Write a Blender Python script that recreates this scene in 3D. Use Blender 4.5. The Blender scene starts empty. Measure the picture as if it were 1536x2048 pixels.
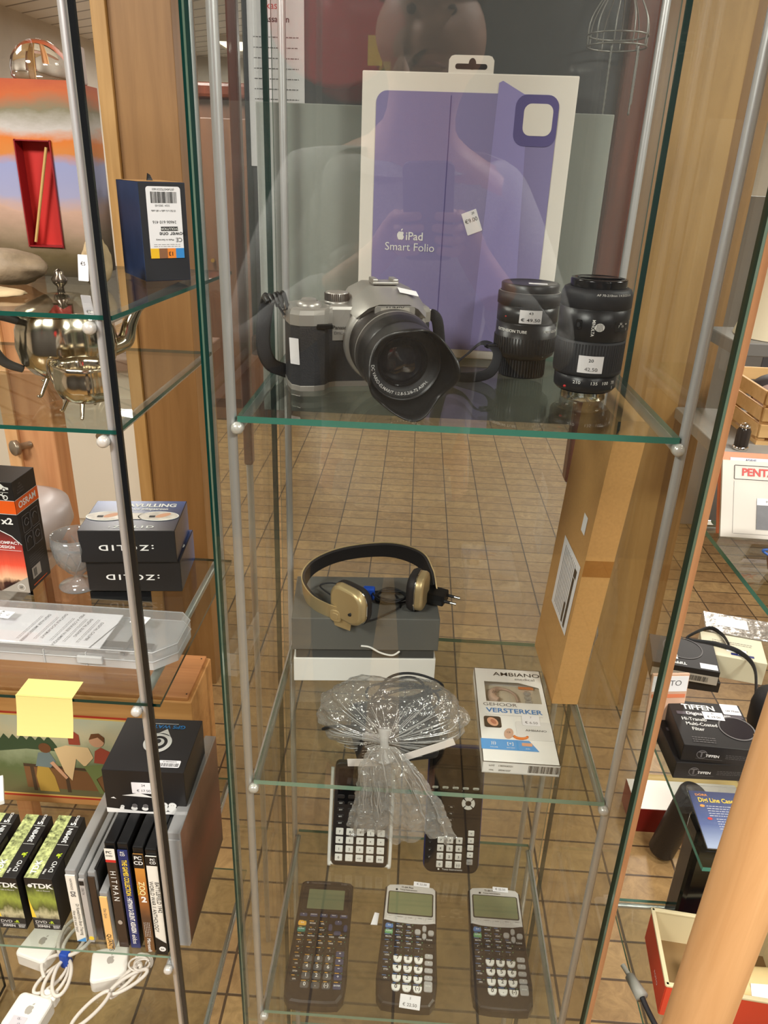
import bpy, bmesh, math, random
from mathutils import Matrix, Vector, Euler
random.seed(7)
C = bpy.context.scene.collection
sc = bpy.context.scene
H = 1.6                                     # eye height of the photographer's phone
PI = math.pi

# ------------------------------------------------------------------ camera
FPX = 1511.0
def _unit(v): return v.normalized()
_n = _unit(Vector((-133, 3349, FPX)))
_d = Vector((82, -679, FPX)); _d = _unit(_d - _n * _d.dot(_n))
_r = _unit(_n.cross(_d))
if _r.x < 0: _r = -_r
RW = Matrix((_r, _d, -_n))                  # camera axes (x right, y down, z ahead) -> world
cam_d = bpy.data.cameras.new('camera'); cam = bpy.data.objects.new('camera', cam_d); C.objects.link(cam)
cam_d.sensor_fit = 'HORIZONTAL'; cam_d.sensor_width = 36; cam_d.lens = FPX / 1536 * 36
cam_d.clip_start = 0.01; cam_d.clip_end = 60
cx, cy, cz = RW.col[0], -RW.col[1], -RW.col[2]
cam.matrix_world = Matrix(((cx[0], cy[0], cz[0], 0), (cx[1], cy[1], cz[1], 0), (cx[2], cy[2], cz[2], H), (0, 0, 0, 1)))
sc.camera = cam
sc.cycles.transparent_max_bounces = 40
sc.cycles.max_bounces = 12
sc.cycles.caustics_reflective = False
sc.cycles.caustics_refractive = False
sc.cycles.sample_clamp_indirect = 4.0

# ------------------------------------------------------------------ light, world, exposure
sc.view_settings.view_transform = 'Standard'; sc.view_settings.look = 'None'
sc.view_settings.exposure = 0.68; sc.view_settings.gamma = 1.0; sc.view_settings.use_curve_mapping = False
w = bpy.data.worlds.new('world'); sc.world = w; w.use_nodes = True
w.node_tree.nodes['Background'].inputs[0].default_value = (1.0, 0.93, 0.84, 1)
w.node_tree.nodes['Background'].inputs[1].default_value = 0.25
def area(name, loc, target, size, power, col=(1, .88, .72), sy=None):
    l = bpy.data.lights.new(name, 'AREA'); l.energy = power; l.color = col; l.size = size
    if sy: l.shape = 'RECTANGLE'; l.size_y = sy
    o = bpy.data.objects.new(name, l); C.objects.link(o); o.location = loc
    o.rotation_euler = (Vector(target) - Vector(loc)).to_track_quat('-Z', 'Y').to_euler(); return o
LAMPS = [(-1.1, -0.7, 46), (1.1, -0.7, 46), (-1.5, 1.1, 15), (1.5, 1.1, 17), (-1.6, 4.2, 30), (1.6, 4.2, 30), (-1.6, 7.9, 45), (1.6, 7.9, 30)]
for x, y, p in LAMPS:
    area('ceiling_light', (x, y, 2.56), (x, y, 0), .55, p, (1, .97, .92), .55)

def V(x, y, z): return Vector((x, y, z + H))
def ray(px, py): return RW @ Vector((px - 768, py - 1024, FPX))
def PZ(px, py, z): v = ray(px, py); return V(*(v * (z / v.z)))       # point of the plane z (below the eye) on that sight line
def PY(px, py, y): v = ray(px, py); return V(*(v * (y / v.y)))
def PX(px, py, x): v = ray(px, py); return V(*(v * (x / v.x)))

# ------------------------------------------------------------------ materials
def lin(c):
    return tuple(((v / 255) / 12.92 if v / 255 <= .04045 else ((v / 255 + .055) / 1.055) ** 2.4) for v in c)
_M = {}
def mat(name, rgb=(128, 128, 128), rough=.5, metal=0, noise=0, nscale=40, bump=0, bscale=200, spec=.5, trans=0, ior=1.45, emit=0, coat=0, stretch=None):
    if name in _M: return _M[name]
    m = bpy.data.materials.new(name); m.use_nodes = True; nt = m.node_tree; b = nt.nodes['Principled BSDF']
    c = lin(rgb); b.inputs['Base Color'].default_value = (*c, 1)
    b.inputs['Roughness'].default_value = rough; b.inputs['Metallic'].default_value = metal
    b.inputs['Specular IOR Level'].default_value = spec; b.inputs['IOR'].default_value = ior
    b.inputs['Transmission Weight'].default_value = trans; b.inputs['Coat Weight'].default_value = coat
    if emit: b.inputs['Emission Color'].default_value = (*c, 1); b.inputs['Emission Strength'].default_value = emit
    if noise or bump:
        tc = nt.nodes.new('ShaderNodeTexCoord'); mp = nt.nodes.new('ShaderNodeMapping'); nt.links.new(tc.outputs['Object'], mp.inputs[0])
        if stretch: mp.inputs['Scale'].default_value = stretch
    if noise:
        n = nt.nodes.new('ShaderNodeTexNoise'); n.inputs['Scale'].default_value = nscale; n.inputs['Detail'].default_value = 6
        nt.links.new(mp.outputs[0], n.inputs[0])
        r = nt.nodes.new('ShaderNodeValToRGB'); r.color_ramp.elements[0].position = .3; r.color_ramp.elements[1].position = .7
        r.color_ramp.elements[0].color = (*[v * (1 - noise) for v in c], 1); r.color_ramp.elements[1].color = (*[min(1, v * (1 + noise)) for v in c], 1)
        nt.links.new(n.outputs[0], r.inputs[0]); nt.links.new(r.outputs[0], b.inputs['Base Color'])
    if bump:
        n2 = nt.nodes.new('ShaderNodeTexNoise'); n2.inputs['Scale'].default_value = bscale; n2.inputs['Detail'].default_value = 4
        nt.links.new(mp.outputs[0], n2.inputs[0])
        bp = nt.nodes.new('ShaderNodeBump'); bp.inputs['Strength'].default_value = bump; bp.inputs['Distance'].default_value = .002
        nt.links.new(n2.outputs[0], bp.inputs['Height']); nt.links.new(bp.outputs[0], b.inputs['Normal'])
    _M[name] = m; return m
def ramp_mat(name, stops, axis='Z', lo=0, hi=1, distort=.3, nscale=12, rough=.5, metal=0, stretch=(1, 1, 1)):
    """printed picture: colours in bands along one axis of the object, broken up by noise"""
    if name in _M: return _M[name]
    m = bpy.data.materials.new(name); m.use_nodes = True; nt = m.node_tree; b = nt.nodes['Principled BSDF']
    b.inputs['Roughness'].default_value = rough; b.inputs['Metallic'].default_value = metal
    tc = nt.nodes.new('ShaderNodeTexCoord'); sp = nt.nodes.new('ShaderNodeSeparateXYZ'); nt.links.new(tc.outputs['Object'], sp.inputs[0])
    mr = nt.nodes.new('ShaderNodeMapRange'); mr.inputs[1].default_value = lo; mr.inputs[2].default_value = hi
    nt.links.new(sp.outputs[axis], mr.inputs[0])
    mp = nt.nodes.new('ShaderNodeMapping'); mp.inputs['Scale'].default_value = stretch; nt.links.new(tc.outputs['Object'], mp.inputs[0])
    n = nt.nodes.new('ShaderNodeTexNoise'); n.inputs['Scale'].default_value = nscale; n.inputs['Detail'].default_value = 8; n.inputs['Roughness'].default_value = .65
    nt.links.new(mp.outputs[0], n.inputs[0])
    a = nt.nodes.new('ShaderNodeMath'); a.operation = 'MULTIPLY_ADD'; a.inputs[1].default_value = distort; nt.links.new(n.outputs[0], a.inputs[0])
    s = nt.nodes.new('ShaderNodeMath'); s.operation = 'SUBTRACT'; s.inputs[1].default_value = distort / 2; nt.links.new(mr.outputs[0], s.inputs[0]); nt.links.new(s.outputs[0], a.inputs[2])
    r = nt.nodes.new('ShaderNodeValToRGB'); els = r.color_ramp.elements
    while len(els) < len(stops): els.new(.5)
    for e, (p, c) in zip(els, stops): e.position = p; e.color = (*lin(c), 1)
    nt.links.new(a.outputs[0], r.inputs[0]); nt.links.new(r.outputs[0], b.inputs['Base Color'])
    _M[name] = m; return m
def pane_mat(name, tint, refl=1.0, rough=0.0, base=.04, bump=0, bscale=60, haze=0):
    """flat pane: see-through with a Schlick mirror, works from both sides"""
    m = bpy.data.materials.new(name); m.use_nodes = True; nt = m.node_tree; N = nt.nodes; L = nt.links
    N.remove(N['Principled BSDF']); out = N['Material Output']
    g = N.new('ShaderNodeNewGeometry'); d = N.new('ShaderNodeVectorMath'); d.operation = 'DOT_PRODUCT'
    L.new(g.outputs['Incoming'], d.inputs[0]); L.new(g.outputs['Normal'], d.inputs[1])
    def math_(op, a, b=None):
        x = N.new('ShaderNodeMath'); x.operation = op
        for i, v in enumerate((a, b)):
            if v is None: continue
            if isinstance(v, (int, float)): x.inputs[i].default_value = v
            else: L.new(v, x.inputs[i])
        return x.outputs[0]
    f = math_('MULTIPLY', math_('ADD', math_('MULTIPLY', math_('POWER', math_('SUBTRACT', 1.0, math_('ABSOLUTE', d.outputs['Value'])), 5.0), 1 - base), base), refl)
    t = N.new('ShaderNodeBsdfTransparent'); t.inputs[0].default_value = (*tint, 1)
    gl = N.new('ShaderNodeBsdfGlossy'); gl.inputs['Roughness'].default_value = rough
    if bump:
        tc = N.new('ShaderNodeTexCoord'); n2 = N.new('ShaderNodeTexNoise'); n2.inputs['Scale'].default_value = bscale; n2.inputs['Detail'].default_value = 3
        L.new(tc.outputs['Object'], n2.inputs[0]); bp = N.new('ShaderNodeBump'); bp.inputs['Strength'].default_value = bump; bp.inputs['Distance'].default_value = .004
        L.new(n2.outputs[0], bp.inputs['Height']); L.new(bp.outputs[0], gl.inputs['Normal'])
    mx = N.new('ShaderNodeMixShader'); L.new(f, mx.inputs[0]); L.new(t.outputs[0], mx.inputs[1]); L.new(gl.outputs[0], mx.inputs[2])
    last = mx
    if haze:
        df = N.new('ShaderNodeBsdfDiffuse'); df.inputs[0].default_value = (.8, .8, .78, 1)
        m2 = N.new('ShaderNodeMixShader'); m2.inputs[0].default_value = haze; L.new(mx.outputs[0], m2.inputs[1]); L.new(df.outputs[0], m2.inputs[2]); last = m2
    L.new(last.outputs[0], out.inputs[0]); _M[name] = m; return m
def wood_mat(name, c1, c2, axis='Z', scale=1.0, rough=.45, bump=.1):
    """long-grained veneer"""
    if name in _M: return _M[name]
    m = bpy.data.materials.new(name); m.use_nodes = True; nt = m.node_tree; b = nt.nodes['Principled BSDF']; b.inputs['Roughness'].default_value = rough
    tc = nt.nodes.new('ShaderNodeTexCoord'); mp = nt.nodes.new('ShaderNodeMapping'); nt.links.new(tc.outputs['Object'], mp.inputs[0])
    mp.inputs['Scale'].default_value = {'X': (.06, 1, 1), 'Y': (1, .06, 1), 'Z': (1, 1, .06)}[axis]
    n = nt.nodes.new('ShaderNodeTexNoise'); n.inputs['Scale'].default_value = 45 * scale; n.inputs['Detail'].default_value = 8; n.inputs['Roughness'].default_value = .6; n.inputs['Distortion'].default_value = .6
    nt.links.new(mp.outputs[0], n.inputs[0])
    r = nt.nodes.new('ShaderNodeValToRGB'); r.color_ramp.elements[0].position = .3; r.color_ramp.elements[1].position = .72
    r.color_ramp.elements[0].color = (*lin(c1), 1); r.color_ramp.elements[1].color = (*lin(c2), 1)
    nt.links.new(n.outputs[0], r.inputs[0]); nt.links.new(r.outputs[0], b.inputs['Base Color'])
    bp = nt.nodes.new('ShaderNodeBump'); bp.inputs['Strength'].default_value = bump; bp.inputs['Distance'].default_value = .001
    nt.links.new(n.outputs[0], bp.inputs['Height']); nt.links.new(bp.outputs[0], b.inputs['Normal'])
    _M[name] = m; return m

PANE = pane_mat('clear_glass', (.955, .97, .96), .5)
BACK = pane_mat('back_glass', (.87, .88, .865), 1.0, haze=.05)  # haze of dusty glass, also standing in for the shirt's milky reflection
FOLD_HI = pane_mat('fold_highlight_film', (.9, .9, .9), 1.6, .12, .12, haze=.26)  # whitish haze mixed in so the crease strips read as bright highlights
SKF = pane_mat('skirt_film', (.88, .88, .87), 1.7, .10, .10, bump=1.0, bscale=120, haze=.17)
WIN = pane_mat('window_film', (.97, .97, .97), 1.0, .04, .05, haze=.02)
SHELF = pane_mat('shelf_glass', (.86, .885, .86), 1.1)
DOOR = pane_mat('door_glass', (.93, .94, .93), 1.1, base=.045)
FILM = pane_mat('plastic_film', (.92, .92, .91), 1.5, .10, .10, bump=1.0, bscale=110, haze=.10)
FILM2 = pane_mat('clear_plastic', (.86, .87, .88), 1.3, .06, .06, haze=.14)
FROST = pane_mat('frosted_plastic', (.80, .81, .83), 1.2, .25, .05, haze=.42)
EDGE_D = mat('dark_glass_edge', (2, 44, 38), .12)
EDGE_B = mat('black_glass_edge', (18, 20, 22), .15)
EDGE_L = mat('green_glass_edge', (24, 72, 62), .12)
EDGE_T = mat('teal_glass_edge', (62, 120, 104), .12)
EDGE_G = mat('pale_glass_edge', (120, 150, 130), .15)
ALU = mat('brushed_aluminium', (205, 205, 205), .38, .65, bump=.15, bscale=300, stretch=(1, 1, .05))
KNOB = mat('pale_metal_cap', (215, 212, 205), .3, .35)
WHITE = mat('white_card', (238, 236, 230), .55)
STICK = mat('sticker_paper', (240, 238, 240), .6)
INK = mat('black_ink', (28, 26, 26), .5)
INKG = mat('grey_ink', (105, 102, 102), .5)
INKW = mat('white_ink', (236, 236, 232), .5)
BLK = mat('black_plastic', (17, 17, 18), .38, bump=.05, bscale=600)
BLKM = mat('matt_black_plastic', (30, 30, 32), .6, bump=.12, bscale=900)
BLKG = mat('gloss_black', (14, 14, 16), .12)
CARD = mat('kraft_cardboard', (196, 148, 88), .75, noise=.06, nscale=300, bump=.08, bscale=400)
BLKCARD = mat('black_card', (30, 28, 28), .42)
SILV = mat('silver_plate', (205, 194, 172), .14, 1.0, bump=.03, bscale=60)

# ------------------------------------------------------------------ mesh building
_TXT = {}
def text_geo(s, bold=0, spacing=1.0):
    k = (s, bold, spacing)
    if k not in _TXT:
        cu = bpy.data.curves.new('lettering', 'FONT'); cu.body = s; cu.size = 1; cu.resolution_u = 3; cu.offset = bold; cu.align_x = 'CENTER'; cu.align_y = 'CENTER'; cu.space_character = spacing
        o = bpy.data.objects.new('lettering', cu); C.objects.link(o)
        dg = bpy.context.evaluated_depsgraph_get(); me = bpy.data.meshes.new_from_object(o.evaluated_get(dg))
        _TXT[k] = ([v.co.copy() for v in me.vertices], [tuple(p.vertices) for p in me.polygons])
        bpy.data.objects.remove(o); bpy.data.curves.remove(cu); bpy.data.meshes.remove(me)
    return _TXT[k]
def rot(axis, a): return Matrix.Rotation(a, 4, axis)
def T(x, y=0, z=0): return Matrix.Translation((x, y, z))
def frame(o, x, y):
    x = Vector(x).normalized(); y = Vector(y).normalized(); z = x.cross(y)
    return Matrix(((x[0], y[0], z[0], o[0]), (x[1], y[1], z[1], o[1]), (x[2], y[2], z[2], o[2]), (0, 0, 0, 1)))
def rrect(w, h, r, n=5):
    o = []
    for cx_, cy_, a in ((w / 2 - r, h / 2 - r, 0), (-w / 2 + r, h / 2 - r, 90), (-w / 2 + r, -h / 2 + r, 180), (w / 2 - r, -h / 2 + r, 270)):
        for i in range(n + 1):
            t = math.radians(a + 90 * i / n); o.append((cx_ + r * math.cos(t), cy_ + r * math.sin(t)))
    return o
def ell(rx, ry, n=24): return [(rx * math.cos(2 * PI * i / n), ry * math.sin(2 * PI * i / n)) for i in range(n)]
def spline(pts, n=8, closed=False):
    P = [Vector(p) for p in pts]; out = []; m = len(P)
    for i in range(m if closed else m - 1):
        p0 = P[(i - 1) % m] if closed or i > 0 else P[0]; p1 = P[i]; p2 = P[(i + 1) % m]; p3 = P[(i + 2) % m] if closed or i + 2 < m else P[-1]
        for k in range(n):
            t = k / n
            out.append(.5 * ((2 * p1) + (p2 - p0) * t + (2 * p0 - 5 * p1 + 4 * p2 - p3) * t * t + (3 * p1 - p0 - 3 * p2 + p3) * t ** 3))
    if not closed: out.append(P[-1])
    return out
class B:
    """collects shapes of one part and links them as ONE mesh object"""
    def __init__(s): s.v = []; s.f = []; s.m = []; s.sm = []; s.mats = []
    def mi(s, m):
        if m not in s.mats: s.mats.append(m)
        return s.mats.index(m)
    def add(s, vs, fs, m, M=None, smooth=False):
        o = len(s.v); s.v += [(M @ Vector(v)) if M else Vector(v) for v in vs]
        ms = m if isinstance(m, list) else [m] * len(fs)
        for f, mm in zip(fs, ms): s.f.append([i + o for i in f]); s.m.append(s.mi(mm)); s.sm.append(smooth)
        return s
    def box(s, c, d, m, bev=0, M=None, seg=2, faces=None):
        """box by centre and size; faces = {'-y': material} overrides"""
        bm = bmesh.new(); bmesh.ops.create_cube(bm, size=1)
        for v in bm.verts: v.co = Vector((v.co.x * d[0], v.co.y * d[1], v.co.z * d[2]))
        if bev: bmesh.ops.bevel(bm, geom=bm.edges[:], offset=bev, segments=seg, affect='EDGES', profile=.5)
        bm.normal_update(); vs = [v.co + Vector(c) for v in bm.verts]; bm.verts.index_update(); fs = []; ms = []
        for f in bm.faces:
            fs.append([v.index for v in f.verts]); mm = m
            if faces:
                for k, x in faces.items():
                    if f.normal['xyz'.index(k[1])] * (1 if k[0] == '+' else -1) > .95: mm = x
            ms.append(mm)
        bm.free(); return s.add(vs, fs, ms, M, smooth=False)
    def lathe(s, prof, m, M=None, seg=40, smooth=True, a0=0, a1=2 * PI):
        full = abs(a1 - a0 - 2 * PI) < 1e-6; n = seg if full else seg + 1
        vs = []; fs = []; ms = []
        for p in prof:
            for i in range(n):
                a = a0 + (a1 - a0) * i / seg; vs.append((p[0] * math.cos(a), p[0] * math.sin(a), p[1]))
        for j in range(len(prof) - 1):
            mm = prof[j][2] if len(prof[j]) > 2 else m
            for i in range(seg):
                a = j * n + i; b = j * n + (i + 1) % n; fs.append([a, b, b + n, a + n]); ms.append(mm)
        return s.add(vs, fs, ms, M, smooth)
    def disc(s, r, m, M=None, seg=32): return s.poly([(x, y, 0) for x, y in ell(r, r, seg)], m, M)
    def cyl(s, p0, p1, r0, m, r1=None, seg=20, caps=True):
        p0 = Vector(p0); p1 = Vector(p1); r1 = r0 if r1 is None else r1; q = (p1 - p0).to_track_quat('Z', 'Y').to_matrix().to_4x4(); L = (p1 - p0).length
        M = Matrix.Translation(p0) @ q
        s.lathe([(r0, 0), (r1, L)], m, M, seg)
        if caps: s.disc(r0, m, M @ rot('X', PI), seg); s.disc(r1, m, M @ T(0, 0, L), seg)
        return s
    def tube(s, pts, r, m, seg=8, closed=False, flat=1.0, M=None, up=None):
        P = [Vector(p) for p in pts]; n = len(P); vs = []; fs = []; u = Vector(up) if up else None
        for i in range(n):
            a = P[(i + 1) % n] if closed or i + 1 < n else P[i]; b = P[i - 1] if closed or i > 0 else P[i]
            t = (a - b); t = t.normalized() if t.length > 1e-9 else Vector((0, 0, 1))
            if u is None: u = t.orthogonal().normalized()
            u = (u - t * u.dot(t)); u = u.normalized() if u.length > 1e-6 else t.orthogonal().normalized()
            w_ = t.cross(u); rr = r[i] if isinstance(r, (list, tuple)) else r
            for k in range(seg):
                an = 2 * PI * k / seg; vs.append(P[i] + u * (rr * math.cos(an)) + w_ * (rr * flat * math.sin(an)))
        for i in range(n if closed else n - 1):
            j = (i + 1) % n
            for k in range(seg): fs.append([i * seg + k, i * seg + (k + 1) % seg, j * seg + (k + 1) % seg, j * seg + k])
        if not closed: fs.append(list(range(seg))[::-1]); fs.append([(n - 1) * seg + k for k in range(seg)])
        return s.add(vs, fs, m, M, True)
    def poly(s, pts, m, M=None): return s.add(pts, [list(range(len(pts)))], m, M)
    def rect(s, w, h, m, M=None): return s.poly([(-w / 2, -h / 2, 0), (w / 2, -h / 2, 0), (w / 2, h / 2, 0), (-w / 2, h / 2, 0)], m, M)
    def prism(s, o, z0, z1, m, M=None, side=None, bev=0, smooth=False):
        n = len(o); vs = [(x, y, z0) for x, y in o]; 
        cxm = sum(p[0] for p in o) / n; cym = sum(p[1] for p in o) / n
        w_ = max(abs(p[0] - cxm) for p in o); h_ = max(abs(p[1] - cym) for p in o)
        rings = [(z0, 1, 1)]
        if bev: rings += [(z1 - bev, 1, 1), (z1 - bev * .3, 1 - bev * .35 / w_, 1 - bev * .35 / h_), (z1, 1 - bev / w_, 1 - bev / h_)]
        else: rings += [(z1, 1, 1)]
        vs = []
        for z, ax, ay in rings: vs += [(cxm + (x - cxm) * ax, cym + (y - cym) * ay, z) for x, y in o]
        fs = []
        for k in range(len(rings) - 1):
            for i in range(n): j = (i + 1) % n; fs.append([k * n + i, k * n + j, (k + 1) * n + j, (k + 1) * n + i])
        s.add(vs, fs, side or m, M, smooth)
        k = (len(rings) - 1) * n
        return s.add([vs[i] for i in range(n)], [list(range(n))[::-1]], side or m, M).add([vs[k + i] for i in range(n)], [list(range(n))], m, M)
    def text(s, t, size, m, M, bold=0, sx=1.0, bend=None, spacing=1.0):
        vs, fs = text_geo(t, bold, spacing); q = []
        for v in vs:
            x, y = v.x * size * sx, v.y * size
            if bend: q.append((bend * math.sin(x / bend), -bend * math.cos(x / bend), y))
            else: q.append((x, y, 0))
        return s.add(q, fs, m, M)
    def obj(s, name, parent=None, label=None, cat=None, group=None, kind=None, M=None):
        me = bpy.data.meshes.new(name); me.from_pydata(s.v, [], s.f)
        for m in s.mats: me.materials.append(m)
        for p, i, k in zip(me.polygons, s.m, s.sm): p.material_index = i; p.use_smooth = k
        me.update(); o = bpy.data.objects.new(name, me); C.objects.link(o)
        if parent: o.parent = parent
        if M: o.matrix_local = M
        return tag(o, label, cat, group, kind)
def tag(o, label=None, cat=None, group=None, kind=None):
    for k, v in (('label', label), ('category', cat), ('group', group), ('kind', kind)):
        if v: o[k] = v
    return o
def thing(name, label, cat, loc, rz=0, group=None, M=None):
    o = bpy.data.objects.new(name, None); C.objects.link(o); o.empty_display_size = .05
    if M: o.matrix_world = M
    else: o.location = loc; o.rotation_euler = (0, 0, rz)
    return tag(o, label, cat, group)
def dup(root, loc, rz, label, group=None, M=None):
    r = root.copy(); C.objects.link(r)
    if M: r.matrix_world = M
    else: r.location = loc; r.rotation_euler = (0, 0, rz)
    tag(r, label, None, group)
    for ch in list(root.children):
        c = ch.copy(); C.objects.link(c); c.parent = r
        for g in list(ch.children): d = g.copy(); C.objects.link(d); d.parent = c
    return r
E_ = .0004
def fr(w, d, h, side, u=0, v=0, a=0):
    """frame lying on one face of a box of size w,d,h whose origin is the middle of its base; u to the right, v up, from the face centre"""
    if side == 'front': M = frame((0, -d / 2 - E_, h / 2), (1, 0, 0), (0, 0, 1))
    elif side == 'right': M = frame((w / 2 + E_, 0, h / 2), (0, 1, 0), (0, 0, 1))
    elif side == 'left': M = frame((-w / 2 - E_, 0, h / 2), (0, -1, 0), (0, 0, 1))
    elif side == 'top': M = frame((0, 0, h + E_), (1, 0, 0), (0, 1, 0))
    return M @ T(u, v) @ rot('Z', a)
def up_(M, dz=.0003): return M @ T(0, 0, dz)
def sticker(parent, M, w, h, lines, name='price_sticker', mat_=None, ink=INK, label=None):
    b = B().prism(rrect(w, h, .0006, 2), 0, .00025, mat_ or STICK, M)
    for t, size, u, v in lines: b.text(t, size, ink, M @ T(u, v, .0005))
    return b.obj(name, parent, label)
def barcode(b, w, h, m, M, n=26, seed=1):
    R = random.Random(seed); x = -w / 2; step = w / n
    for i in range(n):
        ww = step * R.uniform(.25, .75); b.rect(ww, h, m, M @ T(x + step / 2)); x += step
    return b
def lines(b, w, n, dy, m, M, th=.0004, seed=3):
    """a paragraph too small to read: rows of short strokes"""
    R = random.Random(seed)
    for i in range(n):
        x = -w / 2
        while x < w / 2 - .001:
            l = min(R.uniform(.0015, .005), w / 2 - x); b.rect(l, th, m, M @ T(x + l / 2, -i * dy)); x += l + .0009
    return b

# ------------------------------------------------------------------ the room
def floor_mat():
    m = bpy.data.materials.new('floor_tiles'); m.use_nodes = True; nt = m.node_tree; N = nt.nodes; L = nt.links; b = N['Principled BSDF']
    tc = N.new('ShaderNodeTexCoord'); mp = N.new('ShaderNodeMapping'); mp.inputs['Location'].default_value = (.150, -.182, 0); L.new(tc.outputs['Object'], mp.inputs[0])
    br = N.new('ShaderNodeTexBrick'); br.offset = 0; br.inputs['Scale'].default_value = 1; br.inputs['Brick Width'].default_value = .1765; br.inputs['Row Height'].default_value = .0935
    br.inputs['Mortar Size'].default_value = .0032; br.inputs['Mortar Smooth'].default_value = .3
    br.inputs['Color1'].default_value = (*lin((176, 148, 104)), 1); br.inputs['Color2'].default_value = (*lin((160, 130, 90)), 1); br.inputs['Mortar'].default_value = (*lin((84, 66, 46)), 1)
    L.new(mp.outputs[0], br.inputs[0])
    n = N.new('ShaderNodeTexNoise'); n.inputs['Scale'].default_value = 22; n.inputs['Detail'].default_value = 8; n.inputs['Roughness'].default_value = .7; n.inputs['Distortion'].default_value = 1.2; L.new(tc.outputs['Object'], n.inputs[0])
    r = N.new('ShaderNodeValToRGB'); r.color_ramp.elements[0].position = .3; r.color_ramp.elements[1].position = .7
    r.color_ramp.elements[0].color = (.62, .56, .48, 1); r.color_ramp.elements[1].color = (1.15, 1.1, 1.0, 1); L.new(n.outputs[0], r.inputs[0])
    mx = N.new('ShaderNodeMix'); mx.data_type = 'RGBA'; mx.blend_type = 'MULTIPLY'; mx.inputs[0].default_value = 1; L.new(br.outputs[0], mx.inputs[6]); L.new(r.outputs[0], mx.inputs[7]); L.new(mx.outputs[2], b.inputs['Base Color'])
    b.inputs['Roughness'].default_value = .42
    bp = N.new('ShaderNodeBump'); bp.inputs['Strength'].default_value = .5; bp.inputs['Distance'].default_value = .002; bp.invert = True; L.new(br.outputs['Fac'], bp.inputs['Height']); L.new(bp.outputs[0], b.inputs['Normal'])
    return m
def ceil_mat():
    m = bpy.data.materials.new('ceiling_planks'); m.use_nodes = True; nt = m.node_tree; N = nt.nodes; L = nt.links; b = N['Principled BSDF']; b.inputs['Roughness'].default_value = .35
    tc = N.new('ShaderNodeTexCoord'); mp = N.new('ShaderNodeMapping'); mp.inputs['Rotation'].default_value = (0, 0, math.radians(38)); L.new(tc.outputs['Object'], mp.inputs[0])
    br = N.new('ShaderNodeTexBrick'); br.offset = 0; br.inputs['Scale'].default_value = 1; br.inputs['Brick Width'].default_value = 40; br.inputs['Row Height'].default_value = .2; br.inputs['Mortar Size'].default_value = .012
    for k, c in (('Color1', (214, 210, 206)), ('Color2', (204, 200, 196)), ('Mortar', (95, 88, 82))): br.inputs[k].default_value = (*lin(c), 1)
    L.new(mp.outputs[0], br.inputs[0]); L.new(br.outputs[0], b.inputs['Base Color']); return m
WALL = mat('warm_grey_plaster', (186, 178, 166), .8, noise=.05, nscale=5)
def struct(b, name): return b.obj(name, kind='structure')
X0, X1, Y0, Y1, ZC = -3.2, 3.4, -1.9, 9.0, 2.62
struct(B().box(((X0 + X1) / 2, (Y0 + Y1) / 2, -.05), (X1 - X0 + .2, Y1 - Y0 + .2, .1), floor_mat()), 'floor')
struct(B().box(((X0 + X1) / 2, (Y0 + Y1) / 2, ZC + .05), (X1 - X0 + .2, Y1 - Y0 + .2, .1), ceil_mat()), 'ceiling')
struct(B().box(((X0 + X1) / 2, Y1 + .05, ZC / 2), (X1 - X0, .1, ZC), WALL), 'wall_back')
struct(B().box(((X0 + X1) / 2, Y0 - .05, ZC / 2), (X1 - X0, .1, ZC), mat('dark_wall', (66, 66, 68), .8, noise=.1, nscale=4)), 'wall_front')
struct(B().box((X0 - .05, (Y0 + Y1) / 2, ZC / 2), (.1, Y1 - Y0, ZC), WALL), 'wall_left')
struct(B().box((X1 + .05, (Y0 + Y1) / 2, ZC / 2), (.1, Y1 - Y0, ZC), WALL), 'wall_right')
DIFF = mat('lit_diffuser', (255, 240, 215), .5, emit=3.5)
for i, (x, y, p) in enumerate(LAMPS):
    t = thing('ceiling_lamp', ['square ceiling lamp %s' % s for s in ('behind the photographer to the left', 'behind the photographer to the right', 'left above the glass cabinets', 'right above the glass cabinets', 'left above the middle of the shop', 'right above the middle of the shop', 'far left near the back wall', 'far right near the back wall')][i], 'lamp', (x, y, ZC), 0, 'square ceiling lamps')
    f = B()
    for sx in (-1, 1): f.box((sx * .3, 0, -.02), (.03, .63, .04), WHITE); f.box((0, sx * .3, -.02), (.57, .03, .04), WHITE)
    f.obj('frame', t); B().box((0, 0, -.016), (.569, .569, .02), DIFF).obj('diffuser', t)

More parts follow.
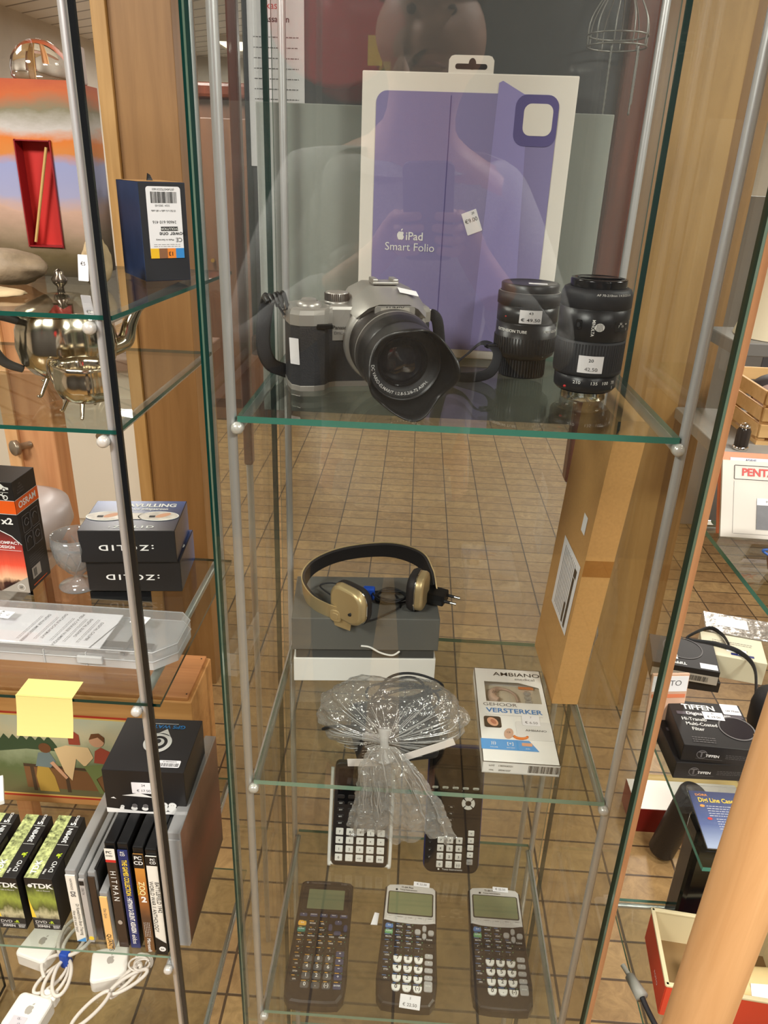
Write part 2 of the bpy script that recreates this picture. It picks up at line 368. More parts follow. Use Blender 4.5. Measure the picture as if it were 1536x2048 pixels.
# ------------------------------------------------------------------ glass cabinets
def pane_slab(x0, x1, y0, y1, z0, z1, m, edge, thin, front=None, bev=0):
    b = B(); f = {'x': ('+x', '-x'), 'y': ('+y', '-y'), 'z': ('+z', '-z')}[thin]
    d = {f[0]: m, f[1]: m}
    if front: d['-y'] = front
    return b.box(((x0 + x1) / 2, (y0 + y1) / 2, (z0 + z1) / 2), (x1 - x0, y1 - y0, z1 - z0), edge, faces=d)
TOP_Z = .38
def cabinet(label, xs, rods, y0, y1, edge, tubes, shelves, door_y, pw=.0075, sides=(1, 1), back=False):
    """rods and panels of one case, named parts in world axes; shelves = list of heights under the eye"""
    t = thing('glass_cabinet', label, 'cabinet', ((xs[0] + xs[1]) / 2, (y0 + y1) / 2, 0)); ox, oy = t.location.x, t.location.y
    for x in rods:
        for y in (y0 + .006, y1 - .004):
            B().cyl((x - ox, y - oy, .012), (x - ox, y - oy, H + TOP_Z), .0046, ALU, seg=16).obj('corner_rod', t)
    for x, on in zip(xs, sides):
        if on:
            b = pane_slab(x - pw / 2 - ox, x + pw / 2 - ox, y0 - oy, y1 - oy, .012, H + TOP_Z, PANE, edge, 'x')
            b.obj('side_panel', t)
    if door_y: pane_slab(xs[0] + .004 - ox, xs[1] - .004 - ox, door_y - .003 - oy, door_y + .003 - oy, .012, H + TOP_Z, DOOR, EDGE_G, 'y').obj('glass_door', t)
    if back: pane_slab(xs[0] + .006 - ox, xs[1] - .006 - ox, y1 + .004 - oy, y1 + .009 - oy, .012, H + TOP_Z, BACK, EDGE_G, 'y').obj('back_panel', t)
    for z in shelves:
        for x in tubes:
            zt = z + H - .006 - .0050
            o = B().cyl((x - ox, y0 - .002 - oy, zt), (x - ox, y1 - .008 - oy, zt), .0049, ALU, seg=14).obj('support_tube', t)
            B().lathe([(.0001, -.0065), (.003, -.0062), (.0052, -.0045), (.0058, -.002), (.0058, .003), (.0045, .003)], KNOB, T(x - ox, y0 - oy, zt) @ rot('X', -PI / 2), 16).obj('end_cap', o)
    return t
S1, S2, S3 = -.206, -.635, -1.043
LA, LBz, LC, LD, LE = -.122, -.2257, -.536, -.962, -1.27
cabinet('tall glass display cabinet in the middle holding camera, headphones and calculators', (-.1835, .2690), (-.1640, .2440), .650, .962, EDGE_D, (-.1575, .2385), (S1, S2, S3), .634, back=True)
cabinet('tall glass display cabinet at the left edge holding teapot, boxes and games', (-.790, -.2655), (-.770, -.2755), .650, 1.0, EDGE_B, (-.770, -.2830), (LA, LBz, LC, LD, LE), None, pw=.0055, sides=(1, 0))
B().box((0, 0, (H + TOP_Z) / 2 + .006), (.0050, .004, H + TOP_Z - .012), EDGE_B).obj('door_edge', bpy.data.objects['glass_cabinet.001'], M=T(-.2655 + .52775, .6465 - .825, 0))
def shelf(x0, x1, y0, y1, z, label, group, edge=EDGE_T, th=.006, xb=None):
    t = .5 * (x0 + x1)
    b = pane_slab(x0 - t, x1 - t, y0, y1, -th, 0, SHELF, edge, 'z')
    if xb is not None:
        for v in b.v:
            if v.x > 0 and v.y > (y0 + y1) / 2: v.x = xb - t
    o = b.obj('glass_shelf', None, label, 'shelf', group); o.location = (t, 0, z + H); return o
G1 = 'glass shelves in the middle cabinet'; G2 = 'glass shelves in the left cabinet'; G3 = 'glass shelves of the right cabinet'
shelf(-.1575, .2385, .650, .960, S1, 'clear glass shelf carrying the silver camera and two black lenses', G1)
shelf(-.1575, .2385, .650, .960, S2, 'clear glass shelf under the headphone box and the tied plastic bag', G1, EDGE_G)
shelf(-.1575, .2385, .650, .960, S3, 'lowest clear glass shelf with five calculators on it', G1, EDGE_G)
shelf(-.770, -.2625, .650, .985, LA, 'glass shelf carrying the stones and the dark blue box', G2, EDGE_L, .004, xb=-.2375)
shelf(-.770, -.2690, .650, .985, LBz, 'glass shelf under the silver teapot', G2, EDGE_L, .004)
shelf(-.770, -.2565, .650, .985, LC, 'glass shelf with the bulb box and the clear caliper case', G2, EDGE_D, .004)
shelf(-.770, -.2790, .660, .985, LD, 'glass shelf under the upright game cases and the wooden crate', G2, EDGE_G, .004)
shelf(-.770, -.2790, .660, 1.06, LE, 'lowest glass shelf at left, white chargers lying on it', G2, EDGE_G, .004)
R1, R2, R3 = -.379, -.713, -1.047
for z, l in ((R1, 'glass shelf at right holding the camera magazine and leather case'), (R2, 'glass shelf at right under the black filter boxes'), (R3, 'glass shelf at right under the open red box')):
    shelf(.360, .900, .640, .868, z, l, G3)
t = thing('cabinet_frame', 'metal rods and wooden side strip of the cabinet on the right', 'cabinet', (.36, .75, 0))
WS = wood_mat('side_veneer', (176, 124, 84), (206, 154, 110), 'Z', 1.5)
B().box((-.0835, -.093, (H + TOP_Z) / 2), (.0068, .014, H + TOP_Z), WS, .001).obj('wooden_strip', t)
for x in (.008, .53):
    for y in (-.10, .11):
        if x > .1: B().cyl((x, y, 0), (x, y, H + TOP_Z), .0046, ALU, seg=14).obj('corner_rod', t)
for z in (R1, R2, R3):
    B().cyl((.004, .114, z + H - .011), (.53, .114, z + H - .011), .004, ALU, seg=12).obj('support_tube', t)
    B().box((.003, .112, z + H - .012), (.012, .012, .010), KNOB, .002).obj('bracket', t)

# ------------------------------------------------------------------ things standing behind the cabinets
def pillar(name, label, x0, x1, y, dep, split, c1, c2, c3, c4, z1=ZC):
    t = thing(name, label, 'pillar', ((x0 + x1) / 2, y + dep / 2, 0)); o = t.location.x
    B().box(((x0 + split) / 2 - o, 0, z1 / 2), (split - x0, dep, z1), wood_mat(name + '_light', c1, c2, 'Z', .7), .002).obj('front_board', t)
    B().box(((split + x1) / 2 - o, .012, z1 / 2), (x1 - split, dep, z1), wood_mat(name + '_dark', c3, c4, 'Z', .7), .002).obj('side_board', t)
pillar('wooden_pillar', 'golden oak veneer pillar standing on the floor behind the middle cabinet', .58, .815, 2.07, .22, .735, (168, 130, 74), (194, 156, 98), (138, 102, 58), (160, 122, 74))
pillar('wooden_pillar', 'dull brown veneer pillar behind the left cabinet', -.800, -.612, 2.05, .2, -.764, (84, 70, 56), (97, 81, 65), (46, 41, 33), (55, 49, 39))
# blackboard in a mahogany frame
t = thing('blackboard', 'dark blackboard in a mahogany frame behind the tablet cover box', 'blackboard', (.0, 1.16, 0))
B().box((.0, 0, 1.66), (.5, .012, .62), mat('slate', (44, 46, 50), .45, noise=.15, nscale=9), .001).obj('board', t)
MAH = wood_mat('mahogany', (82, 36, 22), (122, 58, 34), 'Z', 1.0, .3)
B().box((.268, -.008, 1.68), (.036, .03, 1.05), MAH, .004).obj('frame_post', t)
B().box((-.262, -.008, 1.68), (.014, .02, 1.05), MAH, .003).obj('frame_post', t)
for x in (-.262, .268): B().cyl((x, -.008, 0), (x, -.008, 1.16), .0055, ALU).obj('stand_leg', t)
B().box((.0, -.008, 1.35), (.5, .018, .03), MAH, .003).obj('frame_rail', t)
b = B().box((0, 0, 0), (.075, .0008, .24), STICK)
b.text('kassa', .012, mat('red_ink', (200, 50, 40)), frame((0, -.0007, .07), (1, 0, 0), (0, 0, 1))); b.text('kassabon', .010, INK, frame((0, -.0007, .055), (1, 0, 0), (0, 0, 1)), .02)
lines(b, .06, 7, .012, INKG, frame((0, -.0007, .035), (1, 0, 0), (0, 0, 1)), .0012)
o = b.obj('paper_notice', None, 'white paper notice with small print at the left of the blackboard', 'notice'); o.location = V(-.205, 1.1525, .12)
# light grey card standing behind the tablet box
p = thing('backing_card', 'large pale grey card standing upright behind the purple tablet cover box', 'card', V(.006, .985, -.30))
B().box((0, 0, .184), (.412, .008, .368), mat('pale_grey_card', (190, 192, 186), .5, noise=.05, nscale=4), .0008).obj('sheet', p)
for sx in (-.15, .15): B().box((sx, .024, .006), (.03, .04, .012), mat('grey_foot', (120, 118, 114), .6), .002).obj('foot', p)
# hanging wire basket with small chains
t = thing('wire_basket', 'bell shaped wire basket with thin chains hanging before the blackboard', 'basket', V(.228, 1.10, .150))
WIRE = mat('grey_wire', (150, 150, 146), .35, .8)
for k in range(10):
    a = 2 * PI * k / 10; c, s_ = math.cos(a), math.sin(a)
    B().tube(spline([(.003 * c, .003 * s_, .10), (.012 * c, .012 * s_, .07), (.034 * c, .034 * s_, .03), (.036 * c, .036 * s_, 0)], 6), .0009, WIRE, 6).obj('wire', t)
for r, z in ((.036, 0), (.0365, .012)): B().tube([(r * math.cos(2 * PI * i / 24), r * math.sin(2 * PI * i / 24), z) for i in range(24)], .0011, WIRE, 6, True).obj('hoop', t)
for x, y, l in ((-.012, -.03, .10), (.02, -.028, .075), (.03, .01, .06)):
    B().tube([(x, y, -.001 - l * i / 30 + .0) for i in range(31)], [.0009 + .0007 * (i % 2) for i in range(31)], WIRE, 6).obj('chain', t)
B().cyl((0, 0, .10), (0, 0, .3), .0008, WIRE).obj('hanging_wire', t)

# ------------------------------------------------------------------ middle cabinet, top shelf
# tablet cover box
PURP = mat('lilac_fabric', (136, 128, 172), .6, bump=.1, bscale=1500); PURD = mat('dark_lilac', (92, 84, 138), .5); PURL = mat('pale_lilac', (150, 142, 196), .6, bump=.1, bscale=1500)
pL = PY(725, 140, .938); hz = pL.z - (S1 + H); pR = PZ(1160, 152, pL.z - H)
bw = (pR - pL).length; yaw = math.atan2(pR.y - pL.y, pR.x - pL.x); mid = (pL + pR) / 2; bd = .016
t = thing('tablet_cover_box', 'large white retail box with a lilac tablet cover printed on it, hang tab on top', 'box', (mid.x - bd / 2 * math.sin(yaw) * -1 * -1, mid.y + bd / 2 * math.cos(yaw), S1 + H), yaw)
CARTON = mat('satin_white_card', (232, 226, 216), .4)
b = B().box((0, 0, hz / 2), (bw, bd, hz), CARTON, .0012)
F = fr(bw, bd, hz, 'front')
b.obj('carton', t)
cw, ch_ = bw - .034, hz - .033
b = B(); o_ = rrect(cw, ch_ + .004, .012, 6); b.prism(o_, 0, .0006, PURP, F @ T(-.001, -.004))
b.prism(rrect(.001, ch_ - .002, .0004), .0006, .0009, PURD, F @ T(-.018, -.004))
b.poly([(.024, -ch_ / 2, .0009), (.075, -ch_ / 2, .0009), (.064, ch_ / 2 - .004, .0009), (.036, ch_ / 2 + .010, .0009), (.032, ch_ / 2 + .008, .0009)], PURL, F)
b.poly([(.031, ch_ / 2 - .03, .0012), (.036, ch_ / 2 + .010, .0012), (.064, ch_ / 2 - .004, .0012), (.064, ch_ / 2 - .032, .0012)], PURD, F) if False else None
b.prism(rrect(.046, .05, .012, 6), .0009, .0012, PURD, F @ T(cw / 2 - .024, ch_ / 2 - .027)); b.prism(rrect(.031, .031, .008, 6), .0012, .0016, CARTON, F @ T(cw / 2 - .022, ch_ / 2 - .026))
ap = [(0, .0042), (.0012, .0046), (.0026, .0042), (.0036, .003), (.0028, .0016), (.0030, 0), (.0040, -.0008), (.0032, -.0034), (.0018, -.0046), (0, -.0042), (-.0018, -.0046), (-.0032, -.0032), (-.0042, -.0004), (-.0040, .002), (-.0026, .0042), (-.0012, .0046)]
b.poly([(x, y, .0012) for x, y in ap], INKW, F @ T(-.0665, -.014)); b.poly([(x, y, .0012) for x, y in [(0, .0052), (.0018, .006), (.0024, .008), (.0006, .0072)]], INKW, F @ T(-.0665, -.014))
b.text('iPad', .0125, INKW, F @ T(-.0505, -.0145, .0014), .012); b.text('Smart Folio', .0125, INKW, F @ T(-.0555, -.0265, .0014), 0)
b.obj('cover_picture', t)
hb = B(); tabm = fr(bw, bd, hz, 'front') @ T(.001, hz / 2)
hb.prism([(-.024, -.002), (.024, -.002), (.024, .012), (.0215, .0155), (.018, .0165), (-.018, .0165), (-.0215, .0155), (-.024, .012)], -.002, -.0012, CARTON, tabm)
hb.prism(rrect(.034, .0052, .0025), -.0012, -.0009, INK, tabm @ T(0, .006)); hb.prism(ell(.004, .0055, 14), -.0012, -.00085, INK, tabm @ T(.001, .0085)); hb.obj('hang_tab', t)
sticker(t, F @ T(.0145, .004, .0011) @ rot('Z', math.radians(22)), .0175, .0245, [('€9.00', .0062, 0, .002), ('20', .0035, .004, .009)])

# bridge camera with hood and strap
SIL = mat('silver_body', (176, 172, 166), .36, .55); SILD = mat('brushed_ring', (118, 114, 110), .35, .8); RUB = mat('leatherette', (40, 40, 43), .65, bump=.35, bscale=700)
GLS = mat('coated_lens', (12, 12, 20), .04, coat=1.0); GUN = mat('gunmetal', (74, 70, 68), .35, .55)
t = thing('camera', 'silver and black bridge camera with petal lens hood facing forward right', 'camera', V(-.053, .793, S1), math.radians(15))
b = B()
pts = [(-.082, -.006), (-.080, -.024), (-.072, -.033), (-.058, -.034), (-.047, -.030), (-.041, -.020), (-.034, -.017), (.058, -.017), (.065, -.012), (.066, .012), (.062, .022), (-.072, .026), (-.082, .016)]
b.prism(pts, .0055, .0655, RUB, None, bev=.002); b.obj('body', t)
b = B(); b.prism([(x * 1.005, y * 1.005) for x, y in pts], 0, .0058, SIL, None, bev=.001)
pt = [(x * 1.01, y * 1.02) for x, y in pts]
b.prism(pt, .0652, .0815, SIL, None, bev=.006)
b.prism([(-.040, -.0185), (-.010, -.0195), (-.004, -.018), (-.004, .016), (-.040, .016)], .048, .0825, SIL, None, bev=.004)
M = fr(1, 1, 1, 'front')
b.text('Panasonic', .0052, INK, frame((-.0275, -.0200, .061), (1, -.04, 0), (0, 0, 1)), .01); b.text('DMC-FZ20', .0040, INKG, frame((-.0265, -.0200, .0555), (1, -.04, 0), (0, 0, 1)))
b.lathe([(.0022, .0), (.0022, .0006), (.0, .0006)], BLKG, frame((-.0165, -.0201, .070), (1, -.04, 0), (0, 0, 1)), 16); b.obj('top_cover', t)
# prism hump with flash and hot shoe
b = B()
hs = [(-.024, .080, .030), (-.014, .094, .030), (.0, .101, .030), (.036, .101, .030), (.052, .094, .030), (.062, .080, .030)]
hm = [(-.024, .078, -.008), (-.012, .092, -.012), (.002, .099, -.014), (.036, .099, -.014), (.052, .091, -.010), (.062, .078, -.008)]
hf = [(-.016, .072, -.030), (-.006, .084, -.044), (.004, .088, -.047), (.034, .088, -.047), (.044, .083, -.043), (.056, .072, -.030)]
rings = [hs, hm, hf]; vs = []; fs = []
for r_ in rings: vs += [(x, y, z) for x, z, y in r_]
for j in range(2):
    for i in range(5): a = j * 6 + i; fs.append([a, a + 6, a + 7, a + 1])
b.add(vs, fs, SIL, None, True); b.add(vs, [list(range(6)), [12 + i for i in range(6)][::-1], [0, 6, 12, 12, 17, 11, 5][:3] + [17, 11, 5]], SIL)
b.prism(rrect(.040, .011, .003), 0, .002, SIL, frame((.019, -.0475, .0815), (1, 0, 0), (0, -.12, 1)))
b.prism(rrect(.029, .008, .001), .002, .0026, mat('pale_silver', (196, 190, 180), .4, .4), frame((.019, -.0475, .0815), (1, 0, 0), (0, -.12, 1)))
b.text('LUMIX', .0054, INK, frame((.019, -.0499, .0846), (1, 0, 0), (0, -.12, 1)), .015, 1.15); b.obj('flash_hump', t)
b = B()
for sx in (-1, 1): b.box((.019 + sx * .0105, .008, .1045), (.006, .022, .0035), SIL, .001)
b.box((.019, .008, .1020), (.027, .022, .0025), SIL, .0006); b.obj('hot_shoe', t)
sticker(t, frame((.038, -.022, .0965), (1, 0, -.2), (0, 1, .28)), .020, .012, [])
b = B(); b.lathe([(.0125, 0), (.0125, .002), (.0118, .002), (.0118, .0095), (.0108, .0108), (.0, .011)], SIL, T(-.030, .004, .0822), 36)
for k in range(36): a = 2 * PI * k / 36; b.box((.0121, 0, .006), (.0012, .0012, .007), SILD, 0, T(-.030, .004, .0822) @ rot('Z', a))
b.obj('mode_dial', t)
B().lathe([(.0125, 0), (.0125, .003), (.0095, .0062), (.0085, .0062), (.0085, .005), (.0068, .0085), (.0, .0092)], SIL, T(-.0610, -.016, .081), 30).obj('shutter_button', t)
B().box((-.0475, -.0325, .0645), (.016, .004, .005), BLKG, .001).obj('sensor_window', t)
# lens barrel: axis along -y
LM = T(.018, 0, .0480) @ rot('X', math.radians(93.2)) @ Matrix.Diagonal((1, 1, 1.13, 1))
b = B(); b.lathe([(.0445, .010), (.0445, .018), (.043, .022), (.0405, .0225, SIL), (.0405, .027, GUN), (.0395, .028, GUN), (.0395, .052, SIL), (.0402, .053, SIL), (.0402, .0555, GUN), (.039, .0615, BLK), (.0385, .079, BLK), (.0375, .081)], SIL, LM, 56); b.obj('lens_barrel', t)
b = B(); b.text('LEICA', .006, mat('dull_red', (120, 40, 40)), frame((-.0235, -.043, .066), (.35, -.93, .1), (.4, 0, .9)), .01); b.obj('lens_badge', t) if False else None
hood = []; n = 96
def hood_len(a):  # four petals: long above and below, short at the sides
    return .117 + .0085 * math.cos(4 * (a - .08))
b = B(); vs = []; fs = []
prof = [0, .25, .5, .75, 1.0]
for side, dr in ((0, 0), (1, -.0016)):
    for k in prof:
        for i in range(n):
            a = 2 * PI * i / n; L_ = .079 + (hood_len(a) - .079) * k; r_ = .0372 + .0042 * ((L_ - .079) / .04) + dr
            vs.append((r_ * math.cos(a), r_ * math.sin(a), L_))
m_ = len(prof) * n
for s_ in range(2):
    for j in range(4):
        for i in range(n):
            a = s_ * m_ + j * n + i; c = s_ * m_ + j * n + (i + 1) % n; fs.append([a, c, c + n, a + n] if s_ == 0 else [a, a + n, c + n, c])
for i in range(n):
    a = 4 * n + i; c = 4 * n + (i + 1) % n; fs.append([a, c, c + m_, a + m_])
b.add(vs, fs, BLK, LM, True); b.obj('lens_hood', t)
b = B(); b.lathe([(.0355, .078), (.0345, .092, BLKM), (.0335, .0922, BLK), (.033, .087, BLKM), (.027, .0845, BLKM), (.0245, .083, BLKG), (.0240, .080)], BLK, LM, 56)
b.obj('filter_ring', t)
vs, fs = text_geo('DC VARIO-ELMARIT 1:2.8-5.2/6-72 ASPH.', .005); tb = B(); q = []
for v in vs: a = -.9 + v.x * .0042 / .0298; r_ = .0298 - v.y * .0042; q.append((r_ * math.sin(a + .6), -r_ * math.cos(a + .6), .0864))
tb.add(q, fs, INKW, LM @ T(0, 0, .0004)); tb.obj('ring_lettering', t)
B().lathe([(.0242, .0812), (.020, .0845), (.012, .0870), (.0, .0880)], GLS, LM, 40).obj('front_element', t)
# strap lugs and webbing
for sx in (-1, 1): B().tube([(sx * .067 - (.016 if sx < 0 else 0) + .0035 * math.cos(a), .0, .071 + .0045 * math.sin(a)) for a in [2 * PI * i / 16 for i in range(16)]], .0009, SIL, 8, True).obj('strap_lug', t)
WEB = mat('black_webbing', (27, 27, 31), .7, bump=.3, bscale=1200)
b = B(); b.tube(spline([(-.084, .0, .070), (-.092, .004, .082), (-.098, .018, .083), (-.104, .010, .060), (-.105, .008, .035), (-.098, .010, .018), (-.084, .016, .010), (-.070, .034, .0032), (-.02, .045, .0018), (.05, .05, .0018)], 8), .0075, WEB, 8, flat=.16, up=(0, 1, 0)); b.obj('strap', t)
b = B()
for k in range(5): b.tube(spline([(-.081 - k * .005, -.010, .077 + .002 * k), (-.084 - k * .005, .004, .092 - .001 * k), (-.085 - k * .005, .018, .080)], 5), .0028, BLK, 8, flat=.4)
b.obj('strap_pad', t)
b = B(); b.tube(spline([(.068, .0, .071), (.075, -.006, .065), (.082, -.004, .03), (.09, .0, .012), (.118, .020, .022), (.134, .012, .038), (.146, -.004, .030), (.136, -.012, .010), (.110, .0, .0025), (.09, .03, .0018)], 8), .006, WEB, 8, flat=.18, up=(0, .3, 1)); b.obj('strap', t)
b = B().box((.142, .006, .036), (.014, .009, .005), BLKG, .0015, None); b.obj('strap_buckle', t)
sticker(t, frame((-.0772, -.0300, .040), (.75, -.66, 0), (-.04, .0, 1)), .011, .026, [])

# ring-stacked extension tube and zoom lens
def ribs(b, r, z0, z1, n, m, d=.0007, w_=.0012):
    for k in range(n): b.box((r, 0, (z0 + z1) / 2), (d * 2, w_, z1 - z0), m, 0, rot('Z', 2 * PI * k / n))
def zat(py, y, x=1050): return PY(x, py, y).z - (S1 + H)
MBLK = mat('lens_black', (25, 25, 27), .33, bump=.04, bscale=800); MBLK2 = mat('lens_black_matt', (33, 33, 36), .55, bump=.06, bscale=900)
c0 = PZ(1046, 757, S1); r0 = .0225; cA = Vector((c0.x, c0.y + r0, S1 + H))
za = [zat(y, cA.y - .029) for y in (722, 690, 660, 616, 592)]; zt_ = zat(566, cA.y + .026)
t = thing('extension_tube', 'black extension tube stack with the 49.50 price sticker beside the camera strap', 'lens', cA)
b = B().lathe([(0, 0), (r0, 0), (r0, .026), (.024, .0275)], MBLK2, None, 48); ribs(b, r0, .002, .026, 48, MBLK2); b.obj('rear_cap', t); t.scale = (1.12, 1.12, .765)
b = B().lathe([(.024, .0270), (.0295, .0330), (.0300, .036), (.0300, .060), (.0296, .0605), (.0296, .0770), (.0285, .0775), (.0285, .079)], MBLK, None, 56); ribs(b, .0300, .038, .059, 60, MBLK2, .0006, .0011)
for s_, a in (('EXTENSION TUBE', -.66), ('FOR NIKON', .86)): b.text(s_, .0054, INKW, rot('Z', a) @ T(0, 0, .0690), .02, .78, bend=.0298)
b.obj('lower_barrel', t)
b = B().lathe([(.0287, .079), (.0298, .0800), (.0298, .1010), (.029, .1015), (.029, .1025)], MBLK, None, 56); b.lathe([(.0009, .0), (.0009, .0006), (0, .0006)], mat('red_dot', (200, 40, 40)), frame((-.0230, -.0191, .088), (.64, -.77, 0), (0, 0, 1)), 10); b.obj('middle_barrel', t)
b = B().lathe([(.029, .1025), (.0305, .1035), (.0305, .1190), (.0298, .1195), (.0298, .1210, SIL), (.0285, .1212), (.0, .1212)], MBLK2, None, 56); b.obj('upper_barrel', t)
b = B().lathe([(.0278, .1212), (.0282, .1310), (.0270, .1325), (.0250, .1325), (.0244, .1318), (0, .1318)], MBLK, None, 56); b.rect(.018, .010, STICK, T(.006, -.008, .1321) @ rot('Z', -.1)); b.obj('front_cap', t)
st = B(); w2, h2 = .0218, .0182
def bent(b, w_, h_, z, r, a, m):
    n_ = 8; vs = []
    for i in range(n_ + 1):
        x = -w_ / 2 + w_ * i / n_
        for zz in (-h_ / 2, h_ / 2): vs.append((r * math.sin(x / r), -r * math.cos(x / r), zz))
    return b.add(vs, [[2 * i, 2 * i + 2, 2 * i + 3, 2 * i + 1] for i in range(n_)], m, rot('Z', a) @ T(0, 0, z))
bent(st, w2, h2, .0905, .0302, -.02, STICK); st.text('43', .0046, INK, rot('Z', -.02) @ T(0, 0, .0953), 0, bend=.0305); st.text('€ 49.50', .0060, INK, rot('Z', -.02) @ T(0, 0, .0860), .008, bend=.0305); st.obj('price_sticker', t)

c0 = PZ(1172, 804, S1); r0 = .021; cB = Vector((c0.x, c0.y + r0, S1 + H))
t = thing('zoom_lens', 'larger black zoom lens standing upright with a red dot, right of the extension tube', 'lens', cB)
CHR = mat('chrome', (230, 228, 224), .12, 1.0)
b = B().lathe([(0, 0), (.0215, 0), (.0225, .0012), (.0225, .0105), (.0270, .0115)], CHR, None, 56); b.obj('mount', t); t.scale = (1.02, 1.02, .86)
b = B().lathe([(.022, .0042), (.0290, .0062), (.0305, .0090), (.0308, .0240), (.0300, .0245)], MBLK, None, 64)
for s_, a in (('210', -.46), ('135', .08), ('100', .46), ('70', .80)): b.text(s_, .0052, INKW, rot('Z', a) @ T(0, 0, .0175 ), .008, bend=.0311)
b.rect(.0007, .0035, INKW, rot('Z', .80) @ frame((0, -.0311, .0118), (1, 0, 0), (0, 0, 1)))
b.lathe([(.0016, 0), (.0014, .0010), (0, .0014)], mat('red_dot'), rot('Z', -.86) @ frame((0, -.0304, .0105), (1, 0, 0), (0, 0, 1)), 12); b.obj('rear_barrel', t)
b = B().lathe([(.0300, .0245), (.0328, .0255), (.0333, .0285), (.0333, .0640), (.0325, .0648)], MBLK2, None, 64); ribs(b, .0332, .030, .062, 70, MBLK2, .0003, .0017); b.obj('zoom_ring', t)
b = B().lathe([(.0325, .0648), (.0336, .0655), (.0338, .0990), (.0330, .0995), (.0330, .1000)], MBLK, None, 64)
b.prism(ell(.0045, .0045, 28), 0, .0003, INKW, rot('Z', -.02) @ frame((0, -.0339, .0820), (1, 0, 0), (0, 0, 1)))
for k in (-2, -1, 0, 1, 2): b.rect(.0006, .0082 - abs(k) * .0008, INKG, rot('Z', -.02) @ frame((0, -.03430, .0820), (1, 0, 0), (0, 0, 1)) @ T(k * .0013, 0))
vs, fs = text_geo('MINOLTA', .015); q = [(-v.y * .0042, v.x * .0042 * 1.0, 0) for v in vs]; b.add([(.0341 * math.sin(x / .0341), -.0341 * math.cos(x / .0341), y) for x, y, z in [(-(-x), y, z) for x, y, z in [(v.y * .0042, -v.x * .0042, 0) for v in vs]]], fs, INKW, rot('Z', -.20) @ T(0, 0, .0810))
b.prism(rrect(.006, .011, .0015), -.001, .0008, BLKG, rot('Z', -.60) @ frame((0, -.0338, .0835), (1, 0, 0), (0, 0, 1))); b.prism(rrect(.0028, .005, .0012), .0008, .0018, MBLK2, rot('Z', -.60) @ frame((0, -.0338, .0835), (1, 0, 0), (0, 0, 1)))
bent(b, .024, .0115, .0830, .0340, .78, BLKG)
for s_, z, a in (('30', .0858, .62), ('7', .0830, .56), ('15', .0830, .70), ('∞', .0852, .86), ('l', .0792, .90)): b.text(s_, .0034, INKW, rot('Z', a) @ T(0, 0, z), .008, bend=.0343)
b.obj('focus_barrel', t)
b = B().lathe([(.0330, .1000), (.0338, .1008), (.0335, .1150), (.0315, .1200), (.0290, .1215), (.0265, .1215)], MBLK2, None, 64); b.text('AF 70-210mm 1:4.5(22)-5.6', .0034, INKW, rot('Z', .35) @ T(0, 0, .1165), .004, bend=.0333); b.obj('front_barrel', t)
b = B().lathe([(.0265, .1215), (.0268, .1290), (.0262, .1305), (.0232, .1310), (.0225, .1300), (.0, .1300)], BLKG, None, 56); b.box((0, 0, .1308), (.040, .012, .0016), BLKG, .0006); b.obj('front_cap', t)
st = B(); bent(st, .024, .0195, 0, .0342, 0, STICK); st.text('20', .0050, INK, T(0, 0, .0045), 0, bend=.0345); st.text('42.50', .0056, INKG, T(.001, 0, -.0055), 0, bend=.0345)
for i, v in enumerate(st.v): st.v[i] = (rot('Z', -.12) @ T(0, 0, .0400)) @ v
o = st.obj('price_sticker', t)
for o in t.children:
    if not o.name.startswith('mount'): o.location.z = .0075

# ------------------------------------------------------------------ middle cabinet, second shelf
# headphone box
pL = PZ(588, 1361, S2); pR = PZ(868, 1363, S2); yaw = math.atan2(pR.y - pL.y, pR.x - pL.x); bw = (pR - pL).length; bd = .110
def inset(pL, pR, d): m = (pL + pR) / 2; v = (pR - pL).normalized(); return m + Vector((-v.y, v.x, 0)) * d / 2
c = inset(pL, pR, bd); yy = (pL.y + pR.y) / 2
h1 = zat(1317, yy, 720) + S1 - S2; h2 = zat(1299, yy, 720) + S1 - S2; h3 = zat(1236, yy, 720) + S1 - S2
GREYC = mat('grey_satin_card', (112, 112, 108), .33, .25); GREYD = mat('dark_grey_card', (72, 72, 70), .4)
t = thing('headphone_box', 'grey lidded box on a white base, gold headphones lying on top', 'box', c, yaw)
B().box((0, 0, h1 / 2), (bw, bd, h1), WHITE, .0008).obj('base', t)
B().box((0, 0, (h1 + h2) / 2), (bw - .006, bd - .004, h2 - h1), GREYD, .0005).obj('inner_tray', t)
B().box((0, 0, (h2 + h3) / 2), (bw + .004, bd + .002, h3 - h2), GREYC, .0012).obj('lid', t)
b = B(); b.tube(spline([(-.006, -bd / 2 - .0012, h2 + .007), (.006, -bd / 2 - .002, h2 + .0055), (.020, -bd / 2 - .0035, h2 - .002), (.036, -bd / 2 - .0035, h2 - .006), (.046, -bd / 2 - .0015, h2 - .001)], 8), .0013, WHITE, 8); b.obj('pull_ribbon', t)
HB = S2 + h3                       # top of the lid, under the eye
